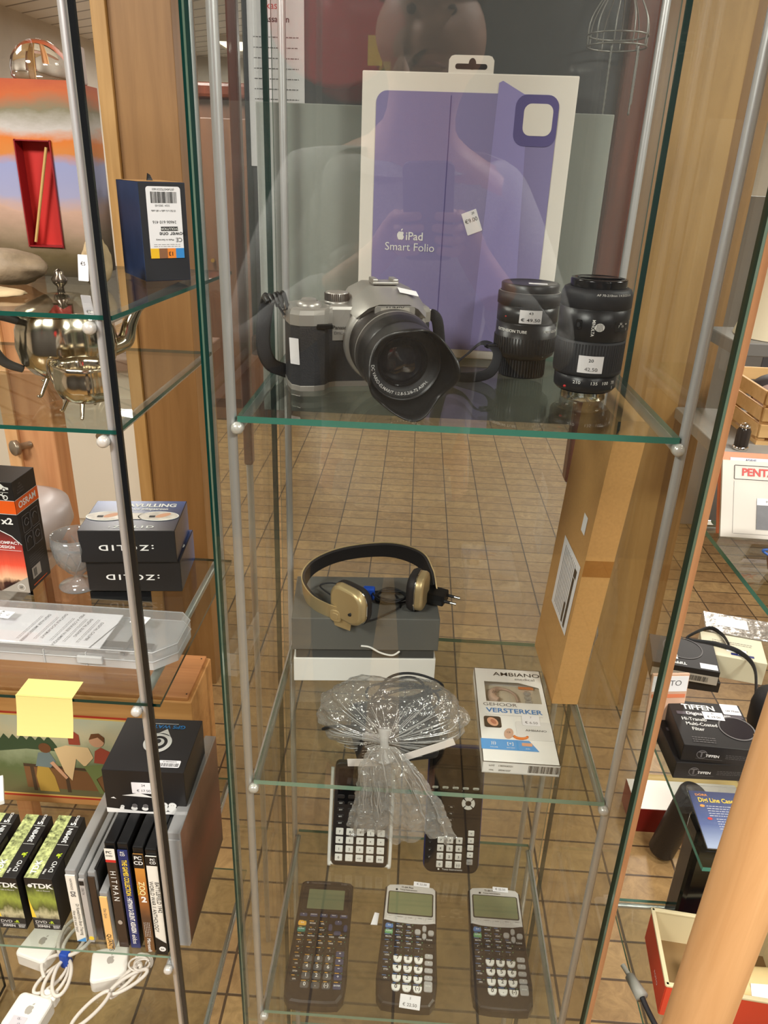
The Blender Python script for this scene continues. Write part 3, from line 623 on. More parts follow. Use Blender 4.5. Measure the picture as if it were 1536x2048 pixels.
# headphones lying on the lid
GOLD = mat('champagne_gold', (208, 184, 138), .38, .6, bump=.05, bscale=900); BRN = mat('dark_brown_pad', (38, 33, 32), .6, bump=.1, bscale=300)
t = thing('headphones', 'gold and dark brown folding headphones with coiled cable on the grey box', 'headphones', PZ(745, 1200, HB))
O = t.location.copy()
def hp(px, py, dz): return PZ(px, py, HB + dz) - O
arc = [PY(x, y, d_) - O for x, y, d_ in ((704, 1242, .833), (660, 1226, .842), (624, 1203, .860), (606, 1168, .886), (622, 1136, .906), (668, 1112, .928), (730, 1100, .943), (790, 1100, .946), (840, 1118, .938), (860, 1150, .922), (868, 1186, .905))]
A_ = spline(arc, 10); n = len(A_)
def band(off, hh, th, m, i0, i1):
    vs = []; fs = []; P = A_[i0:i1]; k = len(P)
    for i in range(k):
        a = (P[min(i + 1, k - 1)] - P[max(i - 1, 0)]).normalized(); f_ = math.sin(PI * (i + i0) / n); W0 = Vector((0, -.50 * f_, 1 - .14 * f_)).normalized()
        nrm = a.cross(W0).normalized(); Wd = nrm.cross(a)
        for dd, z in ((off, -hh), (off + th, -hh), (off + th, hh), (off, hh)): vs.append(P[i] - nrm * dd + Wd * z)
    for i in range(k - 1):
        for j in range(4): a = i * 4 + j; c_ = i * 4 + (j + 1) % 4; fs.append([a, c_, c_ + 4, a + 4])
    fs.append([0, 1, 2, 3]); fs.append([(k - 1) * 4 + j for j in (3, 2, 1, 0)])
    return B().add(vs, fs, m, None, False)
band(.0, .0150, .0016, GOLD, 0, n).obj('headband', t)
band(-.0032, .0140, .0032, BRN, 14, n - 4).obj('headband_padding', t)
def cup(c, ax, rx, rz, name):
    """oval cup: gold shell, chrome rim and dark cushion along axis ax (points to the ear)"""
    ax = Vector(ax).normalized(); M = frame(c, Vector((ax.y, -ax.x, 0)), ax.cross(Vector((ax.y, -ax.x, 0)))); M = Matrix.Translation(c) @ Matrix(((ax.y, 0, ax.x), (-ax.x, 0, ax.y), (0, 1, 0))).to_4x4()
    o = rrect(rx * 2, rz * 2, min(rx, rz) * .72, 8)
    g = B().prism(o, -.0005, -.012, GOLD, M, bev=0); g = B(); g.prism([(x * .93, y * .93) for x, y in o], 0, .010, GOLD, M @ rot('Y', PI), bev=.004, smooth=True); e = g.obj('ear_cup', t)
    B().prism([(x * .97, y * .97) for x, y in o], 0, .002, CHR, M, bev=.0006).obj('chrome_rim', e)
    B().prism(o, .002, .013, BRN, M, bev=.006, smooth=True).obj('ear_cushion', e)
cup(hp(700, 1207, .027), (.62, .78, 0), .0300, .0265, 'l')
cup(hp(838, 1180, .0275), (-.95, .25, 0), .0240, .0270, 'r')
bt = B(); M = frame(PY(676, 1229, .8395) - O + Vector((-.0024, -.0026, 0)), (.88, -.44, 0), (0, 0, 1)); bt.prism(rrect(.017, .017, .005), 0, .0022, GOLD, M, bev=.001); bt.prism(rrect(.009, .009, .0025), .0022, .003, GOLD, M, bev=.0005); bt.obj('control_button', t)
b = B(); b.tube(spline([hp(693, 1222, .02) + Vector((.004, -.006, 0)), hp(715, 1232, .014), hp(728, 1240, .008)], 5), .0034, BLKM, 10); b.tube(spline([hp(728, 1240, .008), hp(745, 1240, .004), hp(770, 1230, .003), hp(800, 1212, .002), hp(790, 1190, .002)], 6), .0012, BLKM, 8); b.obj('plug', t)
b = B(); R = random.Random(5)
for k in range(6):
    cc = hp(782 + R.uniform(-4, 4), 1196 + R.uniform(-3, 3), .002 + .0019 * k); rx = .020 + R.uniform(-.003, .003); ry = .016 + R.uniform(-.003, .002); ph = R.uniform(0, 6)
    b.tube([cc + Vector((rx * math.cos(a), ry * math.sin(a), .0022 * math.sin(2 * a + ph) + .0018)) for a in [2 * PI * i / 40 for i in range(40)]], .0012, BLKM, 7, True)
b.tube(spline([hp(740, 1192, .006), hp(690, 1172, .010), hp(660, 1166, .012), hp(640, 1172, .010), hp(662, 1190, .004)], 6), .0011, BLKM, 7); b.obj('cable', t)
b = B().box(hp(738, 1186, .012), (.016, .010, .018), mat('blue_tape', (28, 72, 170), .5), .002, None); b.obj('cable_tie', t)
# plug adapter lying behind
a0 = PZ(872, 1198, HB + .012); t = thing('power_plug', 'black two-pin mains plug lying behind the right ear cup', 'plug', PZ(868, 1206, HB))
O2 = t.location; q0 = PZ(866, 1190, HB + .013) - O2; q1 = PZ(893, 1187, HB + .013) - O2
ax = Vector((.93, -.36, 0)); o = [(-.011, -.0075), (.011, -.0075), (.012, 0), (.011, .0075), (-.011, .0075), (-.012, 0)]
M = frame(q0, Vector((.36, .93, 0)), Vector((0, 0, 1))); M = Matrix.Translation(q0) @ Matrix(((.36, 0, .93), (.93, 0, -.36), (0, 1, 0))).to_4x4()
b = B().prism(o, -.012, .019, BLK, M, bev=.002); b.obj('body', t)
for sx in (-1, 1):
    b = B().cyl(M @ Vector((sx * .0085, 0, .019)), M @ Vector((sx * .0085, 0, .028)), .0021, BLKM); b.cyl(M @ Vector((sx * .0085, 0, .028)), M @ Vector((sx * .0085, 0, .036)), .0020, CHR); b.obj('pin', t)

# upright brown carton against the right side
pL = PZ(1103, 1405, S2); pR = PZ(1155, 1411, S2); pB = PZ(1070, 1276, S2)
top = PY(1265, 880, pR.y).z - (S2 + H); top = .405
t = thing('cardboard_carton', 'tall flat brown cardboard carton standing on edge at the right, white address label on it', 'carton', ((pL.x + pR.x) / 2, (pL.y + pR.y) / 2, S2 + H), math.radians(2))
cw = (pR - pL).length; cd = .135
vs = [(-cw / 2, 0, 0), (cw / 2, 0, 0), (cw / 2, cd, 0), (-cw / 2, cd, 0)]; sh = .0; dy = 0
vs += [(x + .010, y - .045 * (1 if y < .01 else .75), top) for x, y, z in vs]
b = B().add(vs, [[0, 3, 2, 1], [4, 5, 6, 7], [0, 1, 5, 4], [1, 2, 6, 5], [2, 3, 7, 6], [3, 0, 4, 7]], CARD)
b.obj('carton', t)
def onside(u, v, du, dv, off):   # a patch on the left face: u along depth, v up
    q = []
    for a, c_ in ((u - du / 2, v - dv / 2), (u + du / 2, v - dv / 2), (u + du / 2, v + dv / 2), (u - du / 2, v + dv / 2)):
        f_ = c_ / top; q.append((-cw / 2 + .010 * f_ - off, a - .045 * f_ * (1 - .25 * a / cd), c_))
    return q[::-1]
b = B().poly(onside(.052, .160, .085, .105, .0006), STICK)
for k in range(9): b.poly(onside(.080 - k * .0065, .160, .0012, .09, .0009), INKG)
b.poly(onside(.024, .150, .007, .075, .0010), INK); b.poly(onside(.036, .128, .006, .03, .0010), INK); b.poly(onside(.022, .195, .010, .012, .0010), INK); b.obj('address_label', t)
B().poly(onside(.030, .262, .016, .024, .0006), STICK).obj('price_sticker', t)
f0 = .62; b = B(); TAPE = pane_mat('brown_tape', (.82, .70, .52), 1.5, .2, .05)
def onfront(x, v, off): f_ = v / top; return (x + .010 * f_, -.045 * f_ - off, v)
b.poly([onfront(-cw / 2, .205, .0005), onfront(cw / 2, .205, .0005), onfront(cw / 2, .228, .0005), onfront(-cw / 2, .228, .0005)], TAPE); b.obj('tape', t)
b = B().poly([onfront(-cw / 2 + .001, top - .016, .0006), onfront(-cw / 2 + .004, top - .010, .0006), onfront(-cw / 2 + .003, top - .001, .0006), onfront(-cw / 2, top - .001, .0006)], mat('dark_gap', (30, 20, 12))); b.obj('torn_corner', t)
# empty bubble bag squeezed beside the carton
def crumple(b, n1, n2, fn, m, amp, sc_, seed=0, smooth=True):
    from mathutils import noise
    vs = []; fs = []
    for i in range(n1 + 1):
        for j in range(n2):
            p = fn(i / n1, j / n2); q = Vector(p) * sc_ + Vector((seed, seed * 2, 0))
            d = Vector((noise.noise(q), noise.noise(q + Vector((31, 7, 3))), noise.noise(q + Vector((5, 51, 13)))))
            d2 = Vector((noise.noise(q * 3.1), noise.noise(q * 3.1 + Vector((31, 7, 3))), noise.noise(q * 3.1 + Vector((5, 51, 13)))))
            vs.append(Vector(p) + d * amp + d2 * amp * .4)
    for i in range(n1):
        for j in range(n2): a = i * n2 + j; c_ = i * n2 + (j + 1) % n2; fs.append([a, c_, c_ + n2, a + n2])
    return b.add(vs, fs, m, None, smooth)
t0 = PZ(1168, 1395, S2)
b = B(); crumple(b, 40, 28, lambda u, v: ((.0025 + .004 * math.sin(PI * u)) * math.cos(2 * PI * v), (.045 * math.sin(PI * min(1, u * 1.1 + .05)) + .004) * math.sin(2 * PI * v), .004 + .215 * u), FILM, .0022, 60, 3)
o = b.obj('bubble_bag', None, 'crumpled empty clear bag squeezed behind the cardboard carton', 'bag'); o.location = (pR.x + .0155, pR.y + .075, S2 + H)

# hearing aid box
pTL = PZ(952, 1333, S2 + .018); pTR = PZ(1083, 1341, S2 + .018); pBL = PZ(961, 1520, S2 + .018); pBR = PZ(1117, 1530, S2 + .018)
mid = (pTL + pTR + pBL + pBR) / 4; ax = ((pTR - pTL) + (pBR - pBL)); bw = ax.length / 2; yaw = math.atan2(ax.y, ax.x); bl = ((pTL + pTR) - (pBL + pBR)).length / 2; bh = .0165
t = thing('hearing_amplifier_box', 'slim white carton with a window showing a beige hearing aid, blue lettering', 'box', (mid.x, mid.y, S2 + H), yaw)
Fm = fr(bw, bl, bh, 'top'); wx, wy, ww, wh = .003, bl * .225, bw * .80, bl * .235
BLU = mat('label_blue', (80, 152, 214), .5); BLT = mat('blue_lettering', (60, 126, 190), .5)
b = B()   # walls, bottom, and top face around the window
b.box((0, 0, .0006), (bw, bl, .0012), WHITE); b.box((-bw / 2 + .0005, 0, bh / 2), (.001, bl, bh), WHITE); b.box((bw / 2 - .0005, 0, bh / 2), (.001, bl, bh), WHITE); b.box((0, -bl / 2 + .0005, bh / 2), (bw, .001, bh), WHITE); b.box((0, bl / 2 - .0005, bh / 2), (bw, .001, bh), WHITE)
for (xa, xb, ya, yb) in ((-bw / 2, bw / 2, wy + wh / 2, bl / 2), (-bw / 2, bw / 2, -bl / 2, wy - wh / 2), (-bw / 2, wx - ww / 2, wy - wh / 2, wy + wh / 2), (wx + ww / 2, bw / 2, wy - wh / 2, wy + wh / 2)):
    b.box(((xa + xb) / 2, (ya + yb) / 2, bh - .0004), (xb - xa, yb - ya, .0008), WHITE)
def swoosh(): return [(wx + ww * .08, wy + wh / 2 + .0005), (wx + ww / 2, wy + wh / 2 - .010), (wx + ww / 2 + .001, wy + wh / 2 + .001)]
b.poly([(x, y, bh + .0001) for x, y in swoosh()], WHITE)
b.text('AMBIANO', .0112, INK, Fm @ T(.012, bl * .43, 0), .006, 1.25); b.text('medical', .0074, INKG, Fm @ T(.022, bl * .378, 0), 0, 1.2)
b.text('GEHOOR', .0090, INKG, Fm @ T(-.016, bl * .072), 0, 1.15); b.text('VERSTERKER', .0118, BLT, Fm @ T(.001, bl * .008), .02, 1.06)
b.rect(bw * .8, .0003, INKG, Fm @ T(0, -bl * .04))
b.prism(rrect(.021, .021, .003), 0, .0002, mat('photo_dark', (48, 40, 36), .4), Fm @ T(-.028, -bl * .115)); b.prism(ell(.0062, .0085), .0002, .0003, mat('skin_print', (216, 160, 128), .5), Fm @ T(-.028, -bl * .115) @ rot('Z', .5)); b.prism(ell(.003, .005), .0003, .0004, mat('skin_shade_print', (176, 112, 88), .5), Fm @ T(-.027, -bl * .115) @ rot('Z', .5))
b.prism(ell(.0055, .0098), 0, .0002, mat('beige_print', (204, 164, 140), .5), Fm @ T(-.010, -bl * .225) @ rot('Z', -.25)); b.text('CE', .004, INK, Fm @ T(-.010, -bl * .215, .0004))
b.prism(rrect(.044, .034, .004), 0, .0002, mat('pale_print', (226, 224, 220), .5), Fm @ T(.022, -bl * .185)); b.text('AMBIANO', .0050, INK, Fm @ T(.024, -bl * .185, .0004), 0, 1.15)
b.tube([Fm @ Vector((.004 + .008 * math.cos(a), -bl * .25 + .004 * math.sin(a), .0006)) for a in [PI * i / 10 + PI for i in range(11)]], .0016, mat('orange_plastic', (224, 120, 40), .3), 8)
b.poly([Fm @ Vector(v) for v in ((-bw / 2, -bl * .385, 0), (bw * .26, -bl * .385, 0), (bw * .15, -bl * .285, 0), (-bw / 2, -bl * .285, 0))], BLU)
for u, s_ in ((-.030, ')))'), (-.010, '[+]')): b.text(s_, .0065, INKW, Fm @ T(u, -bl * .325, .0003), .01)
b.prism(rrect(.0125, .0055, .0012), .0002, .0003, mat('skin_print'), Fm @ T(.010, -bl * .325))
for u, s_ in ((-.030, 'VOLUME'), (-.010, 'BATTERY'), (.010, 'SKIN')): b.text(s_, .0024, INKW, Fm @ T(u, -bl * .365, .0003))
Ff = fr(bw, bl, bh, 'front')
b.text('LOT', .0035, INK, Ff @ T(-.034, .0032)); b.text('1307AX521', .0036, INK, Ff @ T(-.018, .0032)); b.text('20241227', .0036, INK, Ff @ T(-.019, -.0035)); b.text('MNL', .0028, INKG, Ff @ T(-.034, -.0035)); barcode(b, .036, .0105, INK, Ff @ T(.026, .0008), 24)
b.obj('carton', t)
B().box((wx, wy, bh - .0016), (ww + .002, wh + .002, .0006), WIN).obj('window', t)
b = B().box((wx, wy, .0040), (bw * .9, wh * 1.2, .0055), mat('cream_tray', (226, 214, 188), .5), .001); b.obj('tray', t)
HA = mat('beige_plastic', (190, 160, 140), .4)
b = B(); b.tube(spline([(wx - .026, wy + .004, .0105), (wx - .026, wy - .008, .0105), (wx - .018, wy + .012, .0105)][:2] + [(wx - .020, wy - .014, .0105)], 6), [.0060] * 13, HA, 12); b.tube(spline([(wx - .026, wy + .004, .0105), (wx - .018, wy + .013, .0105), (wx - .006, wy + .012, .0105), (wx + .004, wy + .002, .0105), (wx + .006, wy - .012, .0105)], 6), [.006 - .0042 * min(1, i / 9) for i in range(25)], HA, 10); b.text('CE', .005, INK, T(wx - .0245, wy - .002, .0168) @ rot('Z', 1.2)); b.obj('hearing_aid', t)
for k in range(3): B().lathe([(.0005, 0), (.0045, .001), (.005, .003), (.002, .005)], FILM2, T(wx + .021, wy + .008 - k * .009, .0070), 16).obj('ear_tip', t)
B().box((wx + .020, wy + wh * .42, .0105), (.020, .005, .001), mat('orange_plastic'), .0004).obj('orange_tag', t)
sticker(t, Fm @ T(.020, -bl * .085, .0006) @ rot('Z', -.03), .022, .019, [('7', .0045, 0, .0055), ('€ 6.50', .0060, .0, -.0045)], ink=INKG)

# tied bag with an adapter inside
t = thing('power_adapter', 'black adapter block with white print wrapped inside the tied clear bag', 'adapter', PZ(800, 1535, S2), math.radians(14))
b = B().box((.0, .035, .026), (.098, .062, .050), BLKM, .006)
b.text('AC ADAPTER', .0060, INKW, frame((-.030, .0036, .038), (1, 0, 0), (0, 0, 1)), .01); lines(b, .03, 3, .004, INKW, frame((-.030, .0036, .028), (1, 0, 0), (0, 0, 1))); b.obj('block', t)
b = B(); R = random.Random(11)
for k in range(7):
    cx_, cy_ = R.uniform(.005, .025), R.uniform(.04, .06); rx, ry = R.uniform(.028, .044), R.uniform(.016, .026)
    b.tube([(cx_ + rx * math.cos(a), cy_ + ry * math.sin(a), .055 + .0035 * k + .004 * math.sin(2 * a + k)) for a in [2 * PI * i / 36 for i in range(36)]], .0016, BLKM, 7, True)
b.tube(spline([(-.04, .03, .04), (-.075, .03, .045), (-.085, .045, .03), (-.06, .06, .02)], 8), .0016, BLKM, 7); b.obj('cable', t)
sticker(t, frame((-.034, .0030, .047), (1, 0, -.25), (.0, -.15, 1)), .024, .012, [])
b = B(); b.box((0, 0, 0), (.064, .0010, .009), mat('paper_strip', (228, 220, 214), .6)); o = b.obj('paper_strip', None, 'narrow white paper strip lying slanted inside the tied clear bag', 'paper'); o.matrix_world = Matrix.Translation(PY(855, 1500, .672)) @ rot('Y', math.radians(-22)) @ rot('Z', .1)
b = B(); b.box((0, 0, 0), (.038, .0010, .010), mat('paper_strip')); o = b.obj('paper_strip', None, 'short white paper strip left of the knot inside the tied clear bag', 'paper'); o.matrix_world = Matrix.Translation(PY(728, 1525, .672)) @ rot('Y', math.radians(-5))
t = thing('plastic_bag', 'clear plastic bag tied in a knot around a black adapter, on the second shelf', 'bag', PZ(778, 1540, S2))
O = t.location
kn = PY(768, 1485, .664) - O
cb = Vector((0, .038, .050))
def bagf(u, v):     # from the knot round the bundle to its back
    a = 2 * PI * v; th = PI * u
    rad = (.078 * abs(math.cos(a)) ** 1.0 * 1.0 + .0) 
    x = (.086 + .006 * math.sin(16 * a) * (1 - u)) * math.sin(th) ** .75 * math.cos(a); z = .056 * math.sin(th) ** .75 * math.sin(a) * (1 - .28 * (1 - abs(math.cos(a))) * (1 if math.sin(a) > 0 else .3)); y = -.038 * math.cos(th)
    p = cb + Vector((x, y, z)); f_ = max(0, 1 - u * 4.0); f_ = f_ * f_
    q = p.lerp(kn + Vector((.003 * math.cos(a), 0, .003 * math.sin(a))), f_); q.z = max(q.z, .003); return q
b = B(); crumple(b, 60, 96, bagf, FILM, .0044, 48, 1, smooth=False)
for i, v in enumerate(b.v):
    if v.z < .0012: b.v[i].z = .0012
b.obj('pouch', t)
sk = [PY(768, 1492, .660) - O, PY(775, 1530, .655) - O, PY(790, 1580, .652) - O, PY(800, 1630, .651) - O, PY(800, 1668, .651) - O]
S_ = spline(sk, 10)
def skirt(u, v):
    i = u * (len(S_) - 1); p = S_[min(int(i), len(S_) - 1)]; a = 2 * PI * v; w_ = .0035 + .056 * min(1, u) ** .55; pl = 1 + .10 * math.sin(9 * a) * u
    return p + Vector((w_ * math.cos(a) * pl, (.0030 + .005 * u) * math.sin(a) + .0035 * u ** .5 * math.sin(11 * math.cos(a) * 1.6), .007 * u * math.sin(5 * a)))
b = B(); crumple(b, 44, 96, skirt, SKF, .0030, 85, 4, smooth=False)
for v in b.v:
    if v.y + O.y < .641: v.y = .641 - O.y + .0002
b.obj('skirt', t)
b = B(); b.tube(spline([kn + Vector((0, .006, .014)), kn + Vector((0, 0, .004)), kn + Vector((.001, -.002, -.008)), kn + Vector((.002, -.002, -.020))], 6), [.0085, .0080, .0072, .0064, .0058, .0052, .0048, .0046, .0046, .0048, .0052, .0056, .0060, .0066, .0074, .0082, .0092, .0102, .0112], pane_mat('bunched_film', (.9, .9, .9), 1.6, .12, .12, bump=1.0, bscale=300, haze=.36), 14); b.obj('knot', t)
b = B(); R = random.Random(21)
for k in range(120):       # highlights of the gathered folds, laid on as pale hazy strips fanning out from the knot over the pouch and down the skirt
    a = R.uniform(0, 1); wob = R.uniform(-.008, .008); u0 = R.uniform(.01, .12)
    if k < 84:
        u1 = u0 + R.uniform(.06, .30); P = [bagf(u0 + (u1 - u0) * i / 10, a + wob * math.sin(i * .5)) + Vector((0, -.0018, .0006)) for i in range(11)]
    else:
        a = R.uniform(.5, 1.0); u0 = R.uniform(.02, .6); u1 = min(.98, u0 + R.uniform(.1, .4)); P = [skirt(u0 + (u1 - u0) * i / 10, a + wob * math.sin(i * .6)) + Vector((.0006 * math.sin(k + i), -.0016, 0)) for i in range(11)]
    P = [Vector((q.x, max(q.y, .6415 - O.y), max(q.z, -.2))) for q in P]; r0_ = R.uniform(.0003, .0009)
    b.tube(spline(P, 2), [r0_ * math.sin(PI * (i + .6) / 21.2) + .0001 for i in range(21)], FOLD_HI, 5, flat=.4)
b.obj('fold_highlights', t)

# ------------------------------------------------------------------ middle cabinet, lowest shelf: calculators
CB = mat('calculator_brown_black', (44, 38, 36), .34, bump=.03, bscale=700); CS = mat('calculator_silver', (206, 202, 196), .42, .15); CG = mat('lcd_green', (120, 124, 92), .22)
KW = mat('white_key', (238, 236, 228), .4); KG = mat('grey_key', (170, 168, 164), .4); KD = mat('dark_key', (40, 35, 34), .45); KN = mat('navy_key', (62, 66, 92), .4); KS = mat('slate_key', (86, 84, 82), .4)
KB = mat('blue_key', (84, 120, 172), .4); KGR = mat('green_key', (104, 158, 110), .4); KY = mat('yellow_key', (226, 170, 66), .4); KT = mat('teal_key', (62, 128, 108), .4)
def body_outline(w, l, flare=.03, n=10):
    """calculator outline: straight head, slightly swelling waist, round heel"""
    o = []
    R_ = [(w / 2 * .97, l / 2 - .004), (w / 2 * .98, .0), (w / 2 * (1 + flare), -l * .30), (w / 2 * (.97), -l * .44), (w / 2 * .80, -l * .492), (w * .22, -l / 2)]
    for x, y in R_: o.append((x, y))
    for x, y in R_[::-1]: o.append((-x, y))
    o += [(-w * .44, l / 2 - .0005), (-w * .2, l / 2 + .0015), (w * .2, l / 2 + .0015), (w * .44, l / 2 - .0005)]
    return [(x, y) for x, y in o][::1]
def key(t, x, y, w, h, m, s='', ink=INKW, size=.0036, z=0, r=None, bev=.0008, hh=.0022, outline=None):
    o = outline or rrect(w, h, r or min(w, h) * .32, 4); b = B().prism(o, z - .0006, z + hh, m, T(x, y), bev=bev)
    if s: b.text(s, size, ink, T(x, y, z + hh + .0003), .012)
    return b.obj('key', t)
HALF = [(-.0062, .0036), (.0062, .0036), (.0062, .0002), (.0048, -.0034), (.0022, -.0048), (-.0022, -.0048), (-.0048, -.0034), (-.0062, .0002)][::-1]
def ti84(t, w, l):
    h = .017; o = body_outline(w, l)[::-1]
    b = B().prism(o, .0015, h, CB, None, bev=.004); b.prism([(x * .93, y * .96) for x, y in o], 0, .003, CB); b.obj('body', t)
    fw = w * .93; yb = l * .150
    top = [(-fw / 2, yb + .004), (-fw * .3, yb + .001), (0, yb), (fw * .3, yb + .001), (fw / 2, yb + .004), (fw / 2 - .001, l / 2 - .006), (fw * .44, l / 2 - .002), (fw * .2, l / 2), (-fw * .2, l / 2), (-fw * .44, l / 2 - .002), (-fw / 2 + .001, l / 2 - .006)]
    b = B().prism(top, h - .001, h + .0016, CS, None, bev=.0012)
    b.text('TI-84 Plus', .0046, INK, T(-.006, l * .470, h + .002), .01); b.text('Texas Instruments', .0036, INK, T(-.004, l * .447, h + .002), .006); b.prism(ell(.0017, .0017, 10), h + .0017, h + .0019, INK, T(-.0225, l * .447)); b.obj('faceplate', t)
    sc_ = B().prism(rrect(fw * .90, l * .212, .003), h + .0016, h + .0022, GUN, T(0, l * .322), bev=.0003); sc_.prism(rrect(fw * .855, l * .195, .002), h + .0022, h + .0024, CG, T(0, l * .322)); sc_.obj('screen', t)
    zk = h; xs = [-.0300, -.0150, .0, .0150, .0300]
    for x, s_ in zip(xs, ('Y=', 'WINDOW', 'ZOOM', 'TRACE', 'GRAPH')):
        key(t, x, l * .190 - .0004 + abs(x) * .03, .0125, .0042, CS, s_, INKG, .0018, zk + .0018, hh=.0012)
    rows = [('2nd', 'MODE', 'DEL'), ('ALPHA', 'X,T,θ,n', 'STAT'), ('MATH', 'APPS', 'PRGM', 'VARS', 'CLEAR'), ('x⁻¹', 'SIN', 'COS', 'TAN', '^'), ('x²', ',', '(', ')', '÷'), ('LOG', '7', '8', '9', '×'), ('LN', '4', '5', '6', '−'), ('STO▸', '1', '2', '3', '+'), ('ON', '0', '.', '(-)', 'ENTER')]
    yl = [.115, .066, .021, -.026, -.078, -.130, -.187, -.245, -.310]; yd = [-.152, -.226, -.302, -.372]; yo = [-.112, -.166, -.223, -.280, -.345]
    for r_, row in enumerate(rows):
        for c_, s_ in enumerate(row):
            x = xs[c_]; num = r_ >= 5 and 1 <= c_ <= 3; y = l * yl[r_]
            if num: key(t, x + .0004, l * yd[r_ - 5], .0, .0, KW, s_, INK, .0076, zk, outline=HALF, hh=.0030)
            elif s_ == '2nd': key(t, x, y, .0120, .0060, KB, s_, INKW, .0030, zk)
            elif s_ == 'ALPHA': key(t, x, y, .0120, .0060, KGR, s_, INKW, .0028, zk)
            elif c_ == 4 and r_ >= 4: key(t, x, l * yo[r_ - 4], .0118, .0066 if s_ != 'ENTER' else .0145, KG, s_, INKW, .0040 if s_ != 'ENTER' else .0024, zk, r=.0022)
            else: key(t, x, y, .0120, .0052, KD, s_, INKW, .0031, zk, hh=.0014)
    R = random.Random(4)
    b = B()
    for r_ in range(9):
        for c_ in range(4 if r_ > 1 else 3):
            yy = l * (yd[r_ - 5] if r_ >= 5 and c_ > 0 else yl[r_]) + (.0066 if r_ >= 5 and c_ > 0 else .0046)
            b.rect(R.uniform(.004, .008), .0009, KB, T(xs[c_] - .002, yy, zk + .0003)); b.rect(.0014, .0012, KGR, T(xs[c_] + .0050, yy, zk + .0003))
    b.obj('key_legends', t)
    for dx, dy_, ww, hh_ in ((0, .0062, .0062, .0092), (0, -.0062, .0062, .0092), (-.0098, 0, .0088, .0078), (.0098, 0, .0088, .0078)): key(t, .0225 + dx, l * .080 + dy_, ww, hh_, KG, '', z=zk, r=.003, hh=.0030)
def legends(b, xs, ys, m, z, seed=2):
    R = random.Random(seed)
    for y in ys:
        for x in xs: b.rect(R.uniform(.004, .008), .0009, m, T(x - .001, y, z)); b.rect(.0012, .0010, m, T(x + .005, y, z))
def ti83(t, w, l):
    h = .018; o = body_outline(w, l, .02)[::-1]
    b = B().prism(o, .0015, h, CB, None, bev=.005); b.prism([(x * .93, y * .96) for x, y in o], 0, .003, CB)
    b.text('Texas Instruments', .0040, INKG, T(-.010, l * .470, h + .0003), .008); b.text('TI-83', .0044, INKG, T(.026, l * .468, h + .0003), .01); b.prism(ell(.0018, .0018, 10), h, h + .0003, INKG, T(-.031, l * .470)); b.obj('body', t)
    sc_ = B().prism(rrect(w * .86, l * .225, .006), h - .001, h + .0010, CB, T(0, l * .328), bev=.001); sc_.prism(rrect(w * .66, l * .175, .001), h + .001, h + .0013, mat('lcd_grey_green', (104, 110, 84), .25), T(.001, l * .32)); sc_.obj('screen', t)
    xs = [-.0300, -.0145, .0005, .0155, .0305]
    for x, s_ in zip(xs, ('Y=', 'WINDOW', 'ZOOM', 'TRACE', 'GRAPH')): key(t, x, l * .180, .0115, .0050, KN, s_, INKW, .0020, h, hh=.0016)
    rows = [('2nd', 'MODE', 'DEL'), ('ALPHA', 'X,T,θ,n', 'STAT'), ('MATH', 'MATRX', 'PRGM', 'VARS', 'CLEAR'), ('x⁻¹', 'SIN', 'COS', 'TAN', '^'), ('x²', ',', '(', ')', '÷'), ('LOG', '7', '8', '9', '×'), ('LN', '4', '5', '6', '−'), ('STO▸', '1', '2', '3', '+'), ('ON', '0', '.', '(-)', 'ENTER')]
    yl = [.105, .052, .0, -.053, -.108, -.164, -.220, -.279, -.337]; yd = [-.176, -.238, -.305, -.372]; yo = [-.130, -.188, -.246, -.305, -.372]
    for r_, row in enumerate(rows):
        for c_, s_ in enumerate(row):
            x = xs[c_]; num = r_ >= 5 and 1 <= c_ <= 3; y = l * yl[r_]
            if num: key(t, x, l * yd[r_ - 5], .0122, .0088, KS, s_, INKW, .0072, h, r=.0026)
            elif s_ == '2nd': key(t, x, y, .0122, .0066, KY, s_, INKW, .0032, h)
            elif s_ == 'ALPHA': key(t, x, y, .0122, .0066, KT, s_, INKW, .0028, h)
            elif c_ == 4 and r_ >= 4: key(t, x, l * yo[r_ - 4], .0120, .0080, KN, s_, INKW, .0062 if s_ != 'ENTER' else .0030, h, r=.002)
            else: key(t, x, y, .0118, .0058, KD, s_, INKW, .0031, h, hh=.0014)
    b = B(); R = random.Random(6)
    for r_ in range(9):
        for c_ in range(5 if r_ > 1 else 3):
            yy = l * (yd[r_ - 5] if r_ >= 5 and 0 < c_ < 4 else (yo[r_ - 4] if c_ == 4 and r_ >= 4 else yl[r_])) + (.0062 if r_ >= 5 else .0046)
            b.rect(R.uniform(.003, .007), .0009, KY, T(xs[c_] - .002, yy, h + .0003)); b.rect(.0012, .0012, KT, T(xs[c_] + .0050, yy, h + .0003))
    b.obj('key_legends', t)
    for dx, dy_, ww, hh_ in ((0, .0085, .011, .0060), (0, -.0085, .011, .0060), (-.0112, 0, .006, .0105), (.0112, 0, .006, .0105)): key(t, .0235 + dx, l * .080 + dy_, ww, hh_, KN, {(0, .0085): '^'}.get((dx, dy_), ''), z=h, r=.0028, hh=.0022)
def flat_calc(label, TL, TR, BL, BR, builder, zt):
    a, b_, c_, d = [PZ(*p, S3 + zt) for p in (TL, TR, BL, BR)]
    m = (a + b_ + c_ + d) / 4; up = ((a + b_) - (c_ + d)); w = ((b_ - a).length + (d - c_).length) / 2; l = up.length / 2
    t = thing('graphing_calculator', label, 'calculator', (m.x, m.y, S3 + H), math.atan2(up.y, up.x) - PI / 2, 'graphing calculators on the lowest shelf'); builder(t, w, l); return t, w, l
